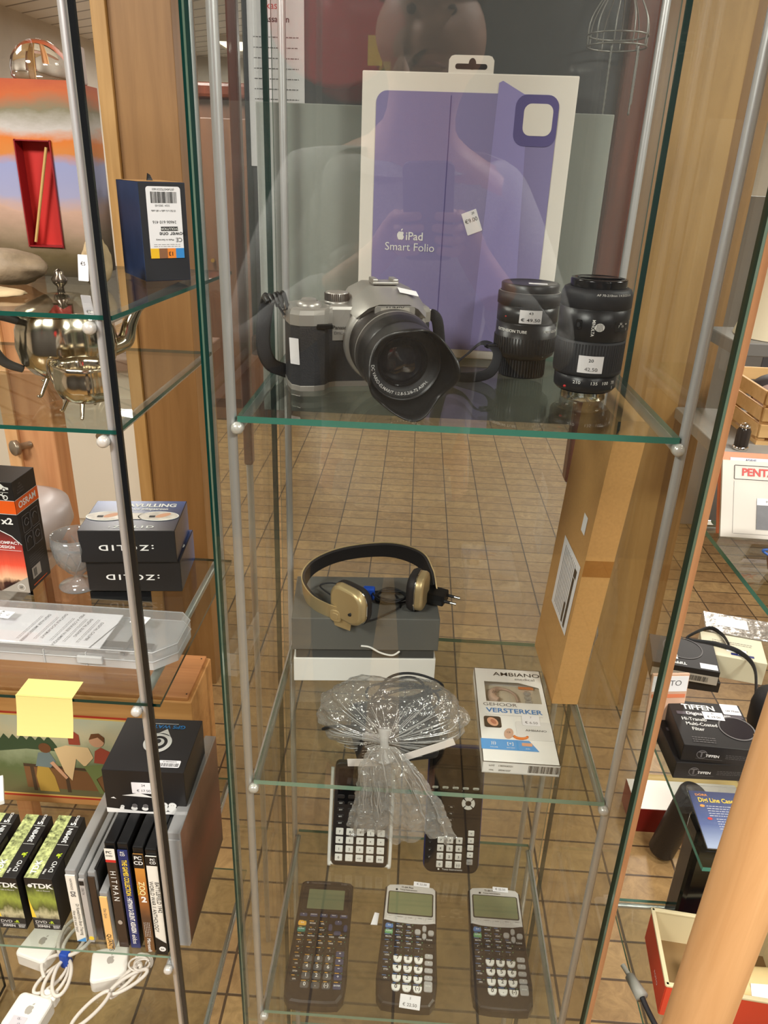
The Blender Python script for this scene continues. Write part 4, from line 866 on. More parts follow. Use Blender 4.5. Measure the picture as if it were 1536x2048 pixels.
flat_calc('dark brown graphing calculator with grey number keys and yellow second key, leftmost', (600, 1757), (712, 1765), (566, 2003), (684, 2012), ti83, .018)
t, w_, l_ = flat_calc('silver-topped calculator, price stickers on both its head and heel', (776, 1755), (871, 1766), (762, 2022), (858, 2030), lambda t, w, l: ti84(t, .0835, .190), .018)
sticker(t, T(.016, l_ * .462, .0195) @ rot('Z', -.04), .025, .0085, [('€ 22.50', .0050, 0, 0)]); sticker(t, T(.006, -l_ * .425, .0175) @ rot('Z', -.06), .028, .019, [('2', .0045, 0, .0048), ('€ 22.50', .0062, 0, -.0045)])
t, w_, l_ = flat_calc('silver-topped calculator with a single sticker on its head, rightmost in the front row', (938, 1769), (1036, 1777), (957, 2022), (1062, 2030), lambda t, w, l: ti84(t, .0835, .190), .018)
sticker(t, T(.010, l_ * .468, .0195) @ rot('Z', -.02), .024, .0085, [('€ 22.50', .0050, 0, 0)])
# two calculators leaning against the back
def lean(label, L_, R_, builder, ang):
    a = PZ(*L_, S3 + .004); b_ = PZ(*R_, S3 + .004); m = (a + b_) / 2; w = (b_ - a).length; yaw = math.atan2(b_.y - a.y, b_.x - a.x)
    M = Matrix.Translation((m.x, m.y, S3 + H + .0005)) @ rot('Z', yaw) @ rot('X', ang); t = thing('graphing_calculator', label, 'calculator', None, 0, 'graphing calculators on the lowest shelf', M=M); builder(t, w); return t
def numworks(t, w):
    l, h = .172, .014; CY = l / 2 + .002; b = B().prism(rrect(w * .93, l, .008, 6), .001, h, CB, T(0, CY), bev=.002); b.obj('body', t)
    sc_ = B().prism(rrect(w * .80, l * .34, .002), h, h + .0006, BLKG, T(0, CY + l * .27)); sc_.obj('screen', t)
    for sx in (-1, 1): b = B(); b.tube(spline([(sx * w * .42, .004, h * .6), (sx * w * .485, .005, h * .6), (sx * w * .505, .014, h * .6), (sx * w * .505, l * .95, h * .6)], 6), .0030, KW, 10); b.obj('cover_rail', t)
    rows = ['789()', '456×÷', '123+−', '0.e(=']; rows = [('7', '8', '9', '(', ')'), ('4', '5', '6', '×', '÷'), ('1', '2', '3', '+', '−'), ('0', '.', '×10ˣ', '(-)', 'EXE')]
    for r_, row in enumerate(rows):
        for c_, s_ in enumerate(row): key(t, (c_ - 2) * w * .172, .0600 - r_ * .0144, .0122, .0112, KW, s_, INK, .0054 if len(s_) < 3 else .0036, h, r=.0012, hh=.0016)
    for r_ in range(5):
        for c_ in range(5): key(t, (c_ - 2) * w * .172, .1180 - r_ * .0110, .0120, .0066, KD, ('EXT', 'sin', 'cos', 'tan', 'π')[c_] if r_ else '', INKW, .0030, h, r=.0025 if r_ else .0026, hh=.0012)
def nspire(t, w):
    l, h = .215, .015; CY = l / 2 + .002; NV = mat('navy_rim', (44, 52, 110), .35)
    b = B().prism(rrect(w, l, .014, 7), .001, h * .75, NV, T(0, CY), bev=.002); b.prism(rrect(w * .965, l * .985, .013, 7), h * .7, h, CB, T(0, CY), bev=.001); b.text('Texas Instruments', .0044, INKW, T(.002, .0095, h + .0003), .008); b.prism(ell(.0016, .0016, 10), h, h + .0004, INKW, T(-.020, .0095)); b.obj('body', t)
    B().prism(rrect(w * .86, l * .29, .002), h, h + .0006, BLKG, T(0, CY + l * .30)).obj('screen', t)
    pd = B(); cx_, cy_ = w * .24, .125
    for k in range(4):
        a0 = PI / 4 + k * PI / 2 + .12; o = [(.0105 * math.cos(a0 + i * (PI / 2 - .24) / 8), .0105 * math.sin(a0 + i * (PI / 2 - .24) / 8)) for i in range(9)] + [(.0048 * math.cos(a0 + i * (PI / 2 - .24) / 8), .0048 * math.sin(a0 + i * (PI / 2 - .24) / 8)) for i in range(8, -1, -1)]
        pd.prism(o, h - .0002, h + .0016, KW, T(cx_, cy_))
    pd.obj('touchpad_ring', t)
    for c_, s_ in enumerate(('7', '8', '9')):
        pass
    rows = [('7', '8', '9'), ('4', '5', '6'), ('1', '2', '3'), ('0', '.', '(-)')]
    for r_, row in enumerate(rows):
        for c_, s_ in enumerate(row): key(t, -w * .21 + c_ * w * .165, .0605 - r_ * .0140, .0104, .0108, KW, s_, INK, .0058, h, r=.001, hh=.0016)
    for r_, s_ in enumerate(('÷', '×', '−', '+', 'enter')): key(t, w * .325, .0740 - r_ * .0124, .0098, .0092, KW if r_ < 4 else KG, s_, INK, .0052 if r_ < 4 else .0024, h, r=.001, hh=.0016)
    for c_, s_ in enumerate(('esc', 'pad', 'home', 'doc', 'menu')): key(t, w * (-.36 + c_ * .18), .150, .0098, .0040, KW, s_, INK, .0024, h, r=.0015, hh=.0014)
    for r_, y in enumerate((.118, .107, .096, .085)):
        for c_ in range(3): key(t, w * (-.38 + c_ * .16), y, .0098, .0040, KD, ('ctrl', 'var', 'trig')[c_], INKW, .0026, h, r=.0012, hh=.0012)
    for r_ in range(4): key(t, -w * .40, .068 - r_ * .0125, .0068, .0050, KD, ('=', '^', 'x²', 'eˣ')[r_], INKW, .0028, h, r=.0012, hh=.0012)
lean('black calculator with white side rails and white number keys, leaning behind the tied bag', (659, 1721), (778, 1728), numworks, math.radians(68.5))
lean('dark calculator with navy rim and white touchpad ring, leaning at the back right', (845, 1733), (955, 1739), nspire, math.radians(73))
b = B().add([(-.006, -.010, 0), (.004, -.010, 0), (.006, .010, .0), (-.001, .011, .0), (-.006, -.010, .0006), (.004, -.010, .0006), (.006, .010, .0006), (-.001, .011, .0006)], [[0, 3, 2, 1], [4, 5, 6, 7], [0, 1, 5, 4], [1, 2, 6, 5], [2, 3, 7, 6], [3, 0, 4, 7]], STICK)
o = b.obj('paper_scrap', None, 'tiny scrap of white paper between two calculators in the front row', 'paper'); o.location = PZ(750, 1838, S3)

# ------------------------------------------------------------------ left cabinet, top shelf
t = thing('painted_box', 'box painted with an orange landscape, red recess holding a wooden stick', 'box', V(-.47, .91, LA))
PW, PD, PHt = .196, .080, .195
sc_m = ramp_mat('painted_landscape', [(0, (52, 44, 30)), (.12, (92, 78, 48)), (.22, (150, 128, 104)), (.34, (196, 160, 140)), (.42, (160, 160, 190)), (.60, (150, 156, 196)), (.66, (206, 130, 60)), (.72, (214, 120, 40)), (.78, (196, 190, 184)), (.86, (130, 124, 96)), (.94, (196, 98, 44)), (1, (182, 80, 40))], 'Z', 0, PHt, .22, 14, .4, stretch=(.6, .6, 1.4))
RED = mat('red_lacquer', (196, 46, 40), .4); REDD = mat('dark_red_lacquer', (140, 26, 30), .4)
rx0, rx1, rz0, rz1 = .035, .073, .032, .138
b = B()
for (xa, xb, za_, zb) in ((-PW / 2, rx0, 0, PHt), (rx1, PW / 2, 0, PHt), (rx0, rx1, 0, rz0), (rx0, rx1, rz1, PHt)): b.box(((xa + xb) / 2, 0, (za_ + zb) / 2), (xb - xa, PD, zb - za_), sc_m)
b.box(((rx0 + rx1) / 2, .015, (rz0 + rz1) / 2), (rx1 - rx0, PD - .03, rz1 - rz0), sc_m); b.obj('case', t)
b = B().box(((rx0 + rx1) / 2, -.0255, (rz0 + rz1) / 2), (rx1 - rx0, .001, rz1 - rz0), RED)
for x in (rx0, rx1): b.box((x, -PD / 2 + .006, (rz0 + rz1) / 2), (.0012, .017, rz1 - rz0 + .002), REDD)
for z in (rz0, rz1): b.box(((rx0 + rx1) / 2, -PD / 2 + .006, z), (rx1 - rx0, .017, .0012), REDD)
b.obj('red_recess', t)
B().cyl((.040, -.036, .036), (.066, -.036, .132), .0016, mat('bamboo', (202, 168, 104), .5)).obj('wooden_stick', t)
b = B(); b.lathe([(0, 0), (.0024, .0006), (.0020, .0018), (0, .0022)], mat('brass', (200, 160, 80), .3, .9), frame((.071, -.0265, .088), (1, 0, 0), (0, 0, 1)), 14); b.tube([(.070, -.0262, .124 - .0012 * i) for i in range(27)], [.0004 + .0003 * (i % 2) for i in range(27)], mat('brass'), 6); b.obj('brass_clasp', t)
CGL = mat('solid_glass', (250, 250, 248), .0, trans=1, ior=1.5)
b = B().lathe([(0, 0), (.026, 0), (.030, .004), (.0305, .012), (.028, .022), (.021, .032), (.011, .038), (0, .040)], CGL, None, 40); o = b.obj('glass_dome', None, 'clear glass dome paperweight on top of the painted landscape box', 'paperweight'); o.location = (-.413, .905, H + LA + PHt + .0005)
o = B().box((0, 0, .018), (.012, .030, .036), mat('rose_wax', (214, 196, 190), .5), .002).obj('wax_block', None, 'pale rose block of wax beside the glass dome', 'block'); o.location = (-.379, .915, H + LA + PHt + .0003)
def rock(name, label, cat, loc, d, m, seed, amp=.12, sticker_=None, rz=0):
    from mathutils import noise
    bm = bmesh.new(); bmesh.ops.create_icosphere(bm, subdivisions=4, radius=1); vs = []
    for v in bm.verts:
        p = v.co.copy(); k = 1 + amp * noise.noise(p * 1.3 + Vector((seed, 0, 0))) * 2 + amp * .5 * noise.noise(p * 4 + Vector((0, seed, 0)))
        q = Vector((p.x * d[0] * k, p.y * d[1] * k, p.z * d[2] * k + d[2])); q.z = max(q.z, 0); vs.append(q)
    bm.verts.index_update(); fs = [[v.index for v in f.verts] for f in bm.faces]; bm.free()
    if sticker_:
        t = thing(name, label, cat, loc, rz); B().add(vs, fs, m, None, True).obj('stone', t); sticker(t, *sticker_); return t
    o = B().add(vs, fs, m, None, True).obj(name, None, label, cat); o.location = loc; o.rotation_euler = (0, 0, rz); return o
STN = mat('brown_stone', (138, 120, 96), .6, noise=.25, nscale=50, bump=.4, bscale=180); STN2 = mat('pale_stone', (178, 156, 120), .7, noise=.2, nscale=60, bump=.5, bscale=200)
rock('stone', 'rounded brown stone with a white price tag in front of the painted box', 'stone', V(-.432, .800, LA), (.044, .028, .0185), STN, 2, .10, (frame((-.012, -.0170, .0365), (1, .05, -.12), (.0, .75, .66)) , .026, .013, [('4.50', .005, 0, 0)]))
rock('stone', 'flat pale slice of stone lying at the front edge of the top left shelf', 'stone', V(-.408, .722, LA), (.036, .020, .0042), STN2, 9, .12)
rock('stone', 'upright pointed pale stone with a paper label, left of the dark blue box', 'stone', V(-.338, .812, LA), (.0145, .014, .0245), STN2, 5, .10, (frame((-.008, -.0155, .020), (1, -.2, 0), (.05, .1, 1)), .012, .026, [('€5', .005, 0, .004)]))
# dark blue battery box, standing upside down
pL = PZ(292, 563, LA); pR = PZ(369, 556, LA); pB = PZ(232, 553, LA)
yaw = math.radians(36); bw, bd, bh = .0520, .082, .1025
t = thing('battery_box', 'dark blue cardboard box with white barcode label, standing upside down on the top shelf', 'box', (0, 0, 0), yaw)
u_ = Vector((math.cos(yaw), math.sin(yaw), 0)); v_ = Vector((-math.sin(yaw), math.cos(yaw), 0)); t.location = pL + u_ * bw / 2 + v_ * bd / 2; t.location.z = LA + H
NAVY = mat('navy_card', (40, 54, 84), .35, noise=.15, nscale=30); ANTH = mat('anthracite_card', (44, 44, 48), .4)
b = B().box((0, 0, bh / 2), (bw, bd, bh), NAVY, .0006, faces={'-y': ANTH})
b.poly([(-bw / 2, -bd / 2, bh + .0003), (bw / 2, -bd / 2, bh + .0003), (bw / 2, bd / 2, bh + .0003), (-bw / 2, bd / 2, bh + .0003)], CARD); b.obj('carton', t)
F = fr(bw, bd, bh, 'front', .001, .010) @ rot('Z', PI)
b = B().prism(rrect(.038, .074, .003), 0, .0003, STICK, F)
for k, c_ in enumerate(((58, 140, 210), (240, 140, 50), (140, 96, 66), (240, 190, 40))): b.rect(.0095, .0105, mat('colour_bar_%s' % 'abcd'[k], c_, .5), F @ T(-.01425 + k * .0095, .0317, .0004))
b.text('13', .0062, INK, F @ T(-.004, .032, .0006), .01); b.text('power one', .0066, INK, F @ T(-.007, .0115, .0005), .008); b.text('EVOLUTION', .0034, INKW, F @ T(-.004, .0060, .0008), .01, 1.1); b.rect(.019, .0044, INK, F @ T(-.004, .0060, .0005))
b.text('CE', .0062, INK, F @ T(-.014, .0175, .0005)); b.text('Made in Germany', .0028, INK, F @ T(.002, .0175, .0005)); b.text('24606 610 416', .0044, INK, F @ T(.001, -.0010, .0005)); b.text('10 SU x 6 cells = 60 cells', .0027, INK, F @ T(.001, -.0125, .0005), .008); b.text('3224  2025-05', .0028, INK, F @ T(.002, -.0178, .0005)); barcode(b, .029, .0115, INK, F @ T(0, -.0260, .0005), 34, 4); b.text('(07)4043752331603', .0030, INK, F @ T(0, -.0342, .0005)); lines(b, .03, 2, .002, INKG, F @ T(0, .0245, .0005)); b.obj('label_sticker', t)
b = B().add([(.0, .01, bh), (.008, .012, bh), (.006, .014, bh + .006), (.002, .012, bh + .008)], [[0, 1, 2, 3]], ANTH); b.add([(.0, .0106, bh), (.008, .0126, bh), (.006, .0146, bh + .006), (.002, .0126, bh + .008)], [[3, 2, 1, 0]], ANTH); b.obj('torn_flap', t)

# second shelf: silver teapot and creamer
def feet_(t, n, r, h, z):
    for k in range(n): a = 2 * PI * k / n + .5; B().tube(spline([(r * .82 * math.cos(a), r * .82 * math.sin(a), z), (r * 1.0 * math.cos(a), r * 1.0 * math.sin(a), z * .45), (r * 1.12 * math.cos(a), r * 1.12 * math.sin(a), .0016), (r * 1.22 * math.cos(a), r * 1.22 * math.sin(a), .0022)], 6), [.0022 - .0009 * i / 18 for i in range(19)], SILV, 8).obj('foot', t)
def fluted(prof, amp, nf, m, b, seg=72):
    vs = []; fs = []
    for r, z in prof:
        for i in range(seg): a = 2 * PI * i / seg; rr = r * (1 + amp * abs(math.cos(nf * a / 2))); vs.append((rr * math.cos(a), rr * math.sin(a) * .86, z))
    for j in range(len(prof) - 1):
        for i in range(seg): a = j * seg + i; c_ = j * seg + (i + 1) % seg; fs.append([a, c_, c_ + seg, a + seg])
    return b.add(vs, fs, m, None, True)
t = thing('teapot', 'ornate silver teapot with a dark handle and finial on the second left shelf', 'teapot', V(-.366, .782, LBz), math.radians(38)); t.scale = (1.08, 1.08, 1.0)
b = B(); fluted([(.001, .016), (.020, .0155), (.034, .020), (.043, .032), (.046, .048), (.0445, .066), (.041, .076), (.039, .080)], .04, 10, SILV, b); b.obj('pot', t)
b = B(); fluted([(.039, .080), (.043, .083), (.042, .086), (.034, .090), (.026, .094), (.016, .099), (.001, .101)], .02, 10, SILV, b); b.obj('lid', t)
B().lathe([(.0035, .100), (.003, .106), (.0065, .110), (.0075, .114), (.004, .118), (.0045, .121), (0, .124)], mat('dark_silver', (110, 100, 88), .25, .9), None, 20).obj('finial', t)
B().tube(spline([(.040, 0, .040), (.055, 0, .046), (.062, 0, .064), (.070, 0, .078), (.076, 0, .082)], 8), [.0105 - .0065 * i / 32 for i in range(33)], SILV, 14).obj('spout', t)
B().tube(spline([(-.040, 0, .074), (-.060, 0, .082), (-.072, 0, .074), (-.070, 0, .056), (-.060, 0, .036), (-.044, 0, .026)], 8), [.0038 + .0022 * math.sin(PI * i / 40) for i in range(41)], mat('dark_wood_handle', (70, 66, 62), .35), 10).obj('handle', t)
feet_(t, 4, .036, .02, .018)
t = thing('milk_jug', 'small silver creamer bowl with lip in front of the teapot', 'jug', V(-.316, .700, LBz), math.radians(160))
b = B(); fluted([(.001, .012), (.014, .0118), (.024, .016), (.0285, .026), (.0285, .036), (.027, .044), (.030, .049), (.0285, .0485), (.025, .044), (.026, .034), (.022, .020), (.001, .016)], .06, 8, SILV, b); b.obj('bowl', t)
B().tube(spline([(.026, 0, .042), (.040, 0, .048), (.045, 0, .038), (.039, 0, .024), (.027, 0, .020)], 7), .0019, SILV, 8).obj('handle', t); feet_(t, 4, .022, .014, .014)

# third shelf: lamp carton, two ink boxes, glass goblet, caliper case
pR = PZ(64, 1184, LC); pK = PZ(101, 1144, LC); yaw = math.radians(-2); bw, bd, bh = .080, .056, .160
t = thing('bulb_carton', 'tall black and orange car bulb carton at the left end of the third shelf', 'carton', (0, 0, 0), yaw)
t.location = (pR.x - bw / 2, pR.y + bd / 2, LC + H)
ORA = mat('signal_orange', (236, 96, 28), .4); FLM = ramp_mat('red_beam_print', [(0, (60, 30, 26)), (.1, (238, 190, 150)), (.35, (228, 84, 60)), (.7, (150, 50, 46)), (1, (44, 34, 34))], 'Z', .012, .095, .25, 30, .35, stretch=(2, 2, .2))
GREYP = mat('silver_print', (184, 178, 168), .35, .3)
b = B().box((0, 0, bh / 2), (bw, bd, bh), BLKCARD, .0006); F = fr(bw, bd, bh, 'front'); Rr = fr(bw, bd, bh, 'right')
b.rect(bw, .018, ORA, F @ T(0, .045)); b.rect(bd, .018, ORA, Rr @ T(0, .045))
for M in (F, Rr): b.rect(bw if M is F else bd, .0006, INKW, M @ T(0, .0355, .0001)); b.rect(bw if M is F else bd, .0006, INKW, M @ T(0, .0545, .0001))
b.text('OSRAM', .0125, INKW, Rr @ T(.0, .045, .0002), .02, 1.05); b.text('x2', .0125, INKW, F @ T(.0255, .025, .0002), .03, 1.2)
b.poly([F @ Vector(v) for v in ((-.04, -bh / 2, .0001), (.04, -bh / 2, .0001), (.04, -.008, .0001), (.028, .004, .0001), (.012, .012, .0001), (-.04, .018, .0001))], FLM); b.tube([F @ Vector(v) for v in ((.04, -.008, .0004), (.028, .004, .0004), (.012, .012, .0004), (-.04, .018, .0004))], .0005, INKW, 6)
b.text('COMPACT', .0058, INKW, F @ T(.022, -.006, .0004), .02, 1.1); b.text('DESIGN', .0058, INKW, F @ T(.0185, -.0125, .0004), .02, 1.1); b.rect(.036, .0005, INKW, F @ T(.020, -.017, .0004))
b.poly([F @ Vector(v) for v in ((.000, -bh / 2, .0004), (.04, -bh / 2, .0004), (.04, -bh / 2 + .024, .0004))], GREYP); b.text('STREET LEGAL', .0040, INK, F @ T(.0175, -bh / 2 + .0125, .0007) @ rot('Z', .54), .01); b.prism(ell(.0052, .0052), .0004, .0006, INKW, F @ T(.029, -bh / 2 + .0075)); b.prism(ell(.0047, .0047), .0006, .0007, GREYP, F @ T(.029, -bh / 2 + .0075)); b.text('///', .005, INK, F @ T(.029, -bh / 2 + .0075, .0009), .02)
def car(b, M, s):
    b.poly([M @ Vector((x * s, y * s, 0)) for x, y in ((-1, 0), (1, 0), (1, .22), (.6, .3), (.3, .58), (-.4, .58), (-.75, .3), (-1, .26))], INKW)
    for x in (-.55, .55): b.prism(ell(.2 * s, .2 * s, 14), .0001, .0002, BLKCARD, M @ T(x * s, 0)); b.prism(ell(.13 * s, .13 * s, 14), .0002, .0003, INKW, M @ T(x * s, 0))
car(b, F @ T(.022, .0700, .0002), .013); b.rect(.028, .0005, INKW, F @ T(.020, .0660, .0002))
M = F @ T(.022, .0590, .0002)
for x in (-.007, .007): b.prism(ell(.0035, .0035, 14), 0, .0001, INKW, M @ T(x, 0)); b.prism(ell(.0022, .0022, 14), .0001, .0002, BLKCARD, M @ T(x, 0))
b.tube([M @ Vector(v) for v in ((-.007, 0, .0004), (-.003, .004, .0004), (.003, .0035, .0004), (.0065, 0, .0004))], .0009, INKW, 6); b.tube([M @ Vector(v) for v in ((.003, .0035, .0004), (.005, .006, .0004))], .0006, INKW, 6)
for k, s_ in enumerate(('LED', 'H4/H19', '12V 18/19W', 'P43t/PU43t-3')): b.text(s_, .0030, INKG, Rr @ T(-.012, .073 - k * .0038, .0002))
for i, j in ((0, 0), (1, 0), (0, 1), (1, 1)):
    o_ = [Rr @ Vector((x - .0105 + i * .021, y + .0165 - j * .0265, .0004)) for x, y in rrect(.0185, .0235, .002, 3)]; b.tube(o_, .0003, INKG, 4, True)
    q = [Rr @ Vector((-.0105 + i * .021 + .005 * math.cos(a), .018 - j * .0265 + .005 * math.sin(a), .0004)) for a in [2 * PI * k / 16 for k in range(16 if (i + j) % 2 == 0 else 10)]]; b.tube(q, .0005, INKG, 4)
lines(b, .036, 5, .0035, INKG, Rr @ T(.0, -.032, .0002)); b.rect(.022, .0165, GREYP, Rr @ T(-.006, -.0575, .0002)); barcode(b, .008, .012, INK, Rr @ T(-.010, -.0575, .0004), 8); b.rect(.036, .0012, ORA, Rr @ T(0, -.0745, .0002)); b.obj('carton', t)
# ink boxes
pL = PZ(179, 1182, LC); pR = PZ(365, 1183, LC); yaw = math.atan2(pR.y - pL.y, pR.x - pL.x); bw = (pR - pL).length; bd = .098; c0 = inset(pL, pR, bd); bh = .047
BLUP = ramp_mat('blue_print', [(0, (30, 30, 36)), (.45, (34, 40, 66)), (1, (58, 84, 140))], 'Y', -.05, .05, .1, 8, .3)
def inkbox(label, z, dx, dy, rz):
    t = thing('ink_box', label, 'box', (c0.x + dx, c0.y + dy, LC + H + z), rz, 'black ink boxes on the third left shelf')
    b = B().box((0, 0, bh / 2), (bw, bd, bh), BLKCARD, .0008, faces={'+z': BLUP, '+x': BLUP}); F = fr(bw, bd, bh, 'front', 0, -.001) @ rot('Z', PI)
    b.text(':ZOLID', .0115, INKW, F @ T(.002, 0), .02, 1.55, spacing=1.35)
    M = fr(bw, bd, bh, 'top')
    b.text('NAVULLING', .0150, INKW, M @ T(.012, .032), .03, .95); b.text('voor uw inktpatroon', .0088, INKW, M @ T(.010, .020), .02, .85)
    for u in (-.036, .033): b.prism(ell(.0275, .0150), 0, .0003, INKW, M @ T(u, -.004)); b.prism(ell(.026, .0136), .0003, .0005, mat('pale_photo_print', (206, 196, 186), .4, noise=.3, nscale=70), M @ T(u, -.004)); b.prism(ell(.011, .0055), .0005, .0006, mat('skin_print'), M @ T(u + .006, -.002) @ rot('Z', .6)); b.prism(rrect(.008, .006, .001), .0006, .0007, INK, M @ T(u - .008, -.006))
    b.prism(rrect(.03, .02, .004), .0001, .0003, mat('pale_photo_print'), M @ T(-.002, -.004)); b.text(':ZOLID', .0095, INKW, M @ T(.004, -.038), .02, 1.55, spacing=1.35) 
    b.obj('carton', t); return t
inkbox('black ink refill box, lower of the two stacked beside the glass goblet', 0, 0, 0, yaw); inkbox('black ink refill box with blue photo lid, upper of the two stacked', bh + .0006, -.003, -.006, yaw + .02)
g0 = PZ(140, 1172, LC)
t = thing('goblet', 'clear tulip-shaped glass goblet behind the bulb carton', 'glass', (g0.x + .012, g0.y + .005, LC + H))
b = B().lathe([(0, .0), (.026, .0), (.027, .0015), (.012, .006), (.006, .012), (.0055, .016), (.012, .022), (.022, .034), (.028, .050), (.030, .066), (.029, .078), (.0275, .078), (.0285, .066), (.0265, .050), (.020, .036), (.010, .026), (0, .022)], FILM2, None, 48); b.obj('bowl', t)
b = B()
for k in range(9): a = 2 * PI * k / 9; b.tube(spline([(.012 * math.cos(a), .012 * math.sin(a), .023), (.024 * math.cos(a + .3), .024 * math.sin(a + .3), .038), (.030 * math.cos(a + .7), .030 * math.sin(a + .7), .062)], 6), .0009, FILM2, 6)
b.obj('cut_ridge', t)
# caliper case
pN = PZ(330, 1340, LC); t = thing('caliper_case', 'long clear plastic case with papers for a digital caliper at the shelf front', 'case', V(-.410, .755, LC), math.radians(-1.0))
cw_, cd_, chh = .300, .088, .026
oc = [(-cw_ / 2, -cd_ / 2), (cw_ / 2 - .022, -cd_ / 2), (cw_ / 2, -cd_ / 2 + .022), (cw_ / 2, cd_ / 2 - .016), (cw_ / 2 - .014, cd_ / 2), (-cw_ / 2, cd_ / 2)]
b = B().prism(oc, 0, .011, FROST, None, bev=.001); b.obj('tray', t)
b = B(); oc2 = [(x * 1.003, y * 1.006) for x, y in oc]; b.prism(oc2, .0112, chh, FILM2, None, bev=.0025)
for x in (-.12, -.06, 0, .05): b.box((x, -cd_ / 2 - .0005, .010), (.0012, .002, .018), FROST)
for z in (.0112, .024): b.tube([(x, y, z) for x, y in oc2], .0008, FROST, 6, True)
b.obj('lid', t)
for x in (-.10, .055): B().box((x, -cd_ / 2 - .0025, .0105), (.030, .004, .010), FROST, .0012).obj('latch', t)
b = B().box((-.030, .002, .0180), (.185, .072, .0012), STICK); P_ = T(-.03, .002, .0190)
for i, (s_, x) in enumerate((('DIGITALER MESSSCHIEBER', .000), ('DIGITALE SCHUIFMAAT', .020), ('PIED A COULISSE NUMERIQUE', .040), ('DIGITAL SLIDING', .056), ('DIGITAL CALIPER', .072))): b.text(s_, .0052, INKG, P_ @ T(x, -.004 + .006 * (i % 2)) @ rot('Z', -PI / 2 - .12), .006); lines(b, .05, 2, .0022, INKG, P_ @ T(x - .006, -.004) @ rot('Z', -PI / 2 - .12), .0005, i)
b.rect(.0014, .06, INKG, P_ @ T(.087, -.012) @ rot('Z', -.25)); b.obj('manual_sheet', t)
sticker(t, T(-.075, .010, chh + .0003) @ rot('Z', -PI / 2 - .1), .015, .022, [('13', .005, 0, .006), ('€ 6.50', .0052, 0, -.004)]); sticker(t, T(.092, .018, chh + .0003) @ rot('Z', -PI / 2 - .15), .016, .020, [('13', .005, 0, .005), ('€ 6.50', .0052, 0, -.004)])
b = B().box((.09, -.008, .0150), (.004, .06, .003), mat('steel', (150, 150, 150), .3, .9)); b.box((.02, -.02, .0145), (.20, .012, .002), mat('steel')); b.obj('caliper', t)

# fourth shelf: toy crate, note, watch box, game cases, disc boxes
t = thing('wooden_crate', 'wooden crate with a picture of two children pasted on the front', 'crate', V(-.530, .905, LD)); cw_, cd_, ch2 = .442, .115, .222
PINE = wood_mat('pine_crate', (176, 122, 66), (206, 152, 92), 'X', 1.0, .55, .2); PINE2 = wood_mat('pine_crate_lid', (164, 104, 58), (196, 136, 82), 'X', 1.0, .55, .2)
B().box((0, cd_ / 2, ch2 / 2), (cw_, cd_, ch2), PINE, .002).obj('crate_body', t)
b = B().box((0, cd_ / 2, ch2 + .003), (cw_ - .012, cd_ - .006, .006), PINE2, .001); b.obj('sliding_lid', t)
for x, y in ((cw_ / 2 - .010, .012), (cw_ / 2 - .012, cd_ - .012)): B().lathe([(0, 0), (.0012, 0), (.0010, .0006), (0, .0007)], INK, T(x, y, ch2 + .0062), 10).obj('nail', t)
F = fr(cw_, 0, ch2, 'front', -.004, -.012); pw_, ph_ = .385, .172
b = B(); RF = mat('print_red_border', (176, 54, 32), .6); YF = mat('print_yellow', (216, 178, 96), .6)
SKY = ramp_mat('faded_sky_print', [(0, (104, 96, 62)), (.3, (92, 104, 62)), (.5, (150, 158, 122)), (.7, (198, 186, 150)), (1, (176, 184, 168))], 'Z', .02, .20, .3, 26, .6)
b.rect(pw_, ph_, RF, F); b.rect(pw_ - .008, ph_ - .008, YF, F @ T(0, 0, .0001)); b.rect(pw_ - .014, ph_ - .014, SKY, F @ T(0, 0, .0002))
def blob(b, pts, m, z): b.poly([F @ Vector((x - pw_ / 2 + .0, y - ph_ / 2, z)) for x, y in pts], m)
pal = {k: mat('print_' + k, c_, .6) for k, c_ in dict(skin=(206, 156, 120), hair=(110, 70, 40), blue=(110, 124, 122), skirt=(176, 142, 62), brown=(120, 82, 48), dark=(72, 54, 36), cream=(222, 190, 140), pine=(58, 76, 48), red=(156, 70, 50), green=(110, 122, 70)).items()}
x0 = .118
blob(b, [(x0 - .03, .09), (x0 + .03, .10), (x0 + .08, .098), (x0 + .08, .108)] + [(x0 + .075 - .007 * k, .118 + (.010 if k % 2 else 0)) for k in range(16)], pal['pine'], .0004)
blob(b, [(x0 + .020, .02), (x0 + .17, .02), (x0 + .17, .055), (x0 + .020, .07)], pal['brown'], .0004); blob(b, [(x0 + .02, .07), (x0 + .14, .066), (x0 + .14, .061), (x0 + .02, .064)], pal['dark'], .0006)
for px_ in (x0 + .03, x0 + .085): blob(b, [(px_, .014), (px_ + .006, .014), (px_ + .006, .066), (px_, .066)], pal['dark'], .0005)
blob(b, [(x0 + .040, .014), (x0 + .072, .014), (x0 + .068, .046), (x0 + .058, .072), (x0 + .044, .070), (x0 + .038, .045)], pal['skirt'], .0008); blob(b, [(x0 + .040, .066), (x0 + .064, .064), (x0 + .074, .078), (x0 + .066, .096), (x0 + .048, .094)], pal['blue'], .0009)
blob(b, [(x0 + .060 + .010 * math.cos(a), .104 + .010 * math.sin(a)) for a in [2 * PI * i / 14 for i in range(14)]], pal['hair'], .0010); blob(b, [(x0 + .064, .074), (x0 + .070, .078), (x0 + .090, .046), (x0 + .086, .042)], pal['skin'], .0010)
blob(b, [(x0 + .075, .104), (x0 + .095, .112), (x0 + .130, .110), (x0 + .136, .090), (x0 + .120, .070), (x0 + .108, .086), (x0 + .096, .040), (x0 + .086, .056)], pal['cream'], .0011)
blob(b, [(x0 + .1, .114), (x0 + .118, .114), (x0 + .118, .134), (x0 + .109, .142), (x0 + .1, .134)], pal['red'], .0009)
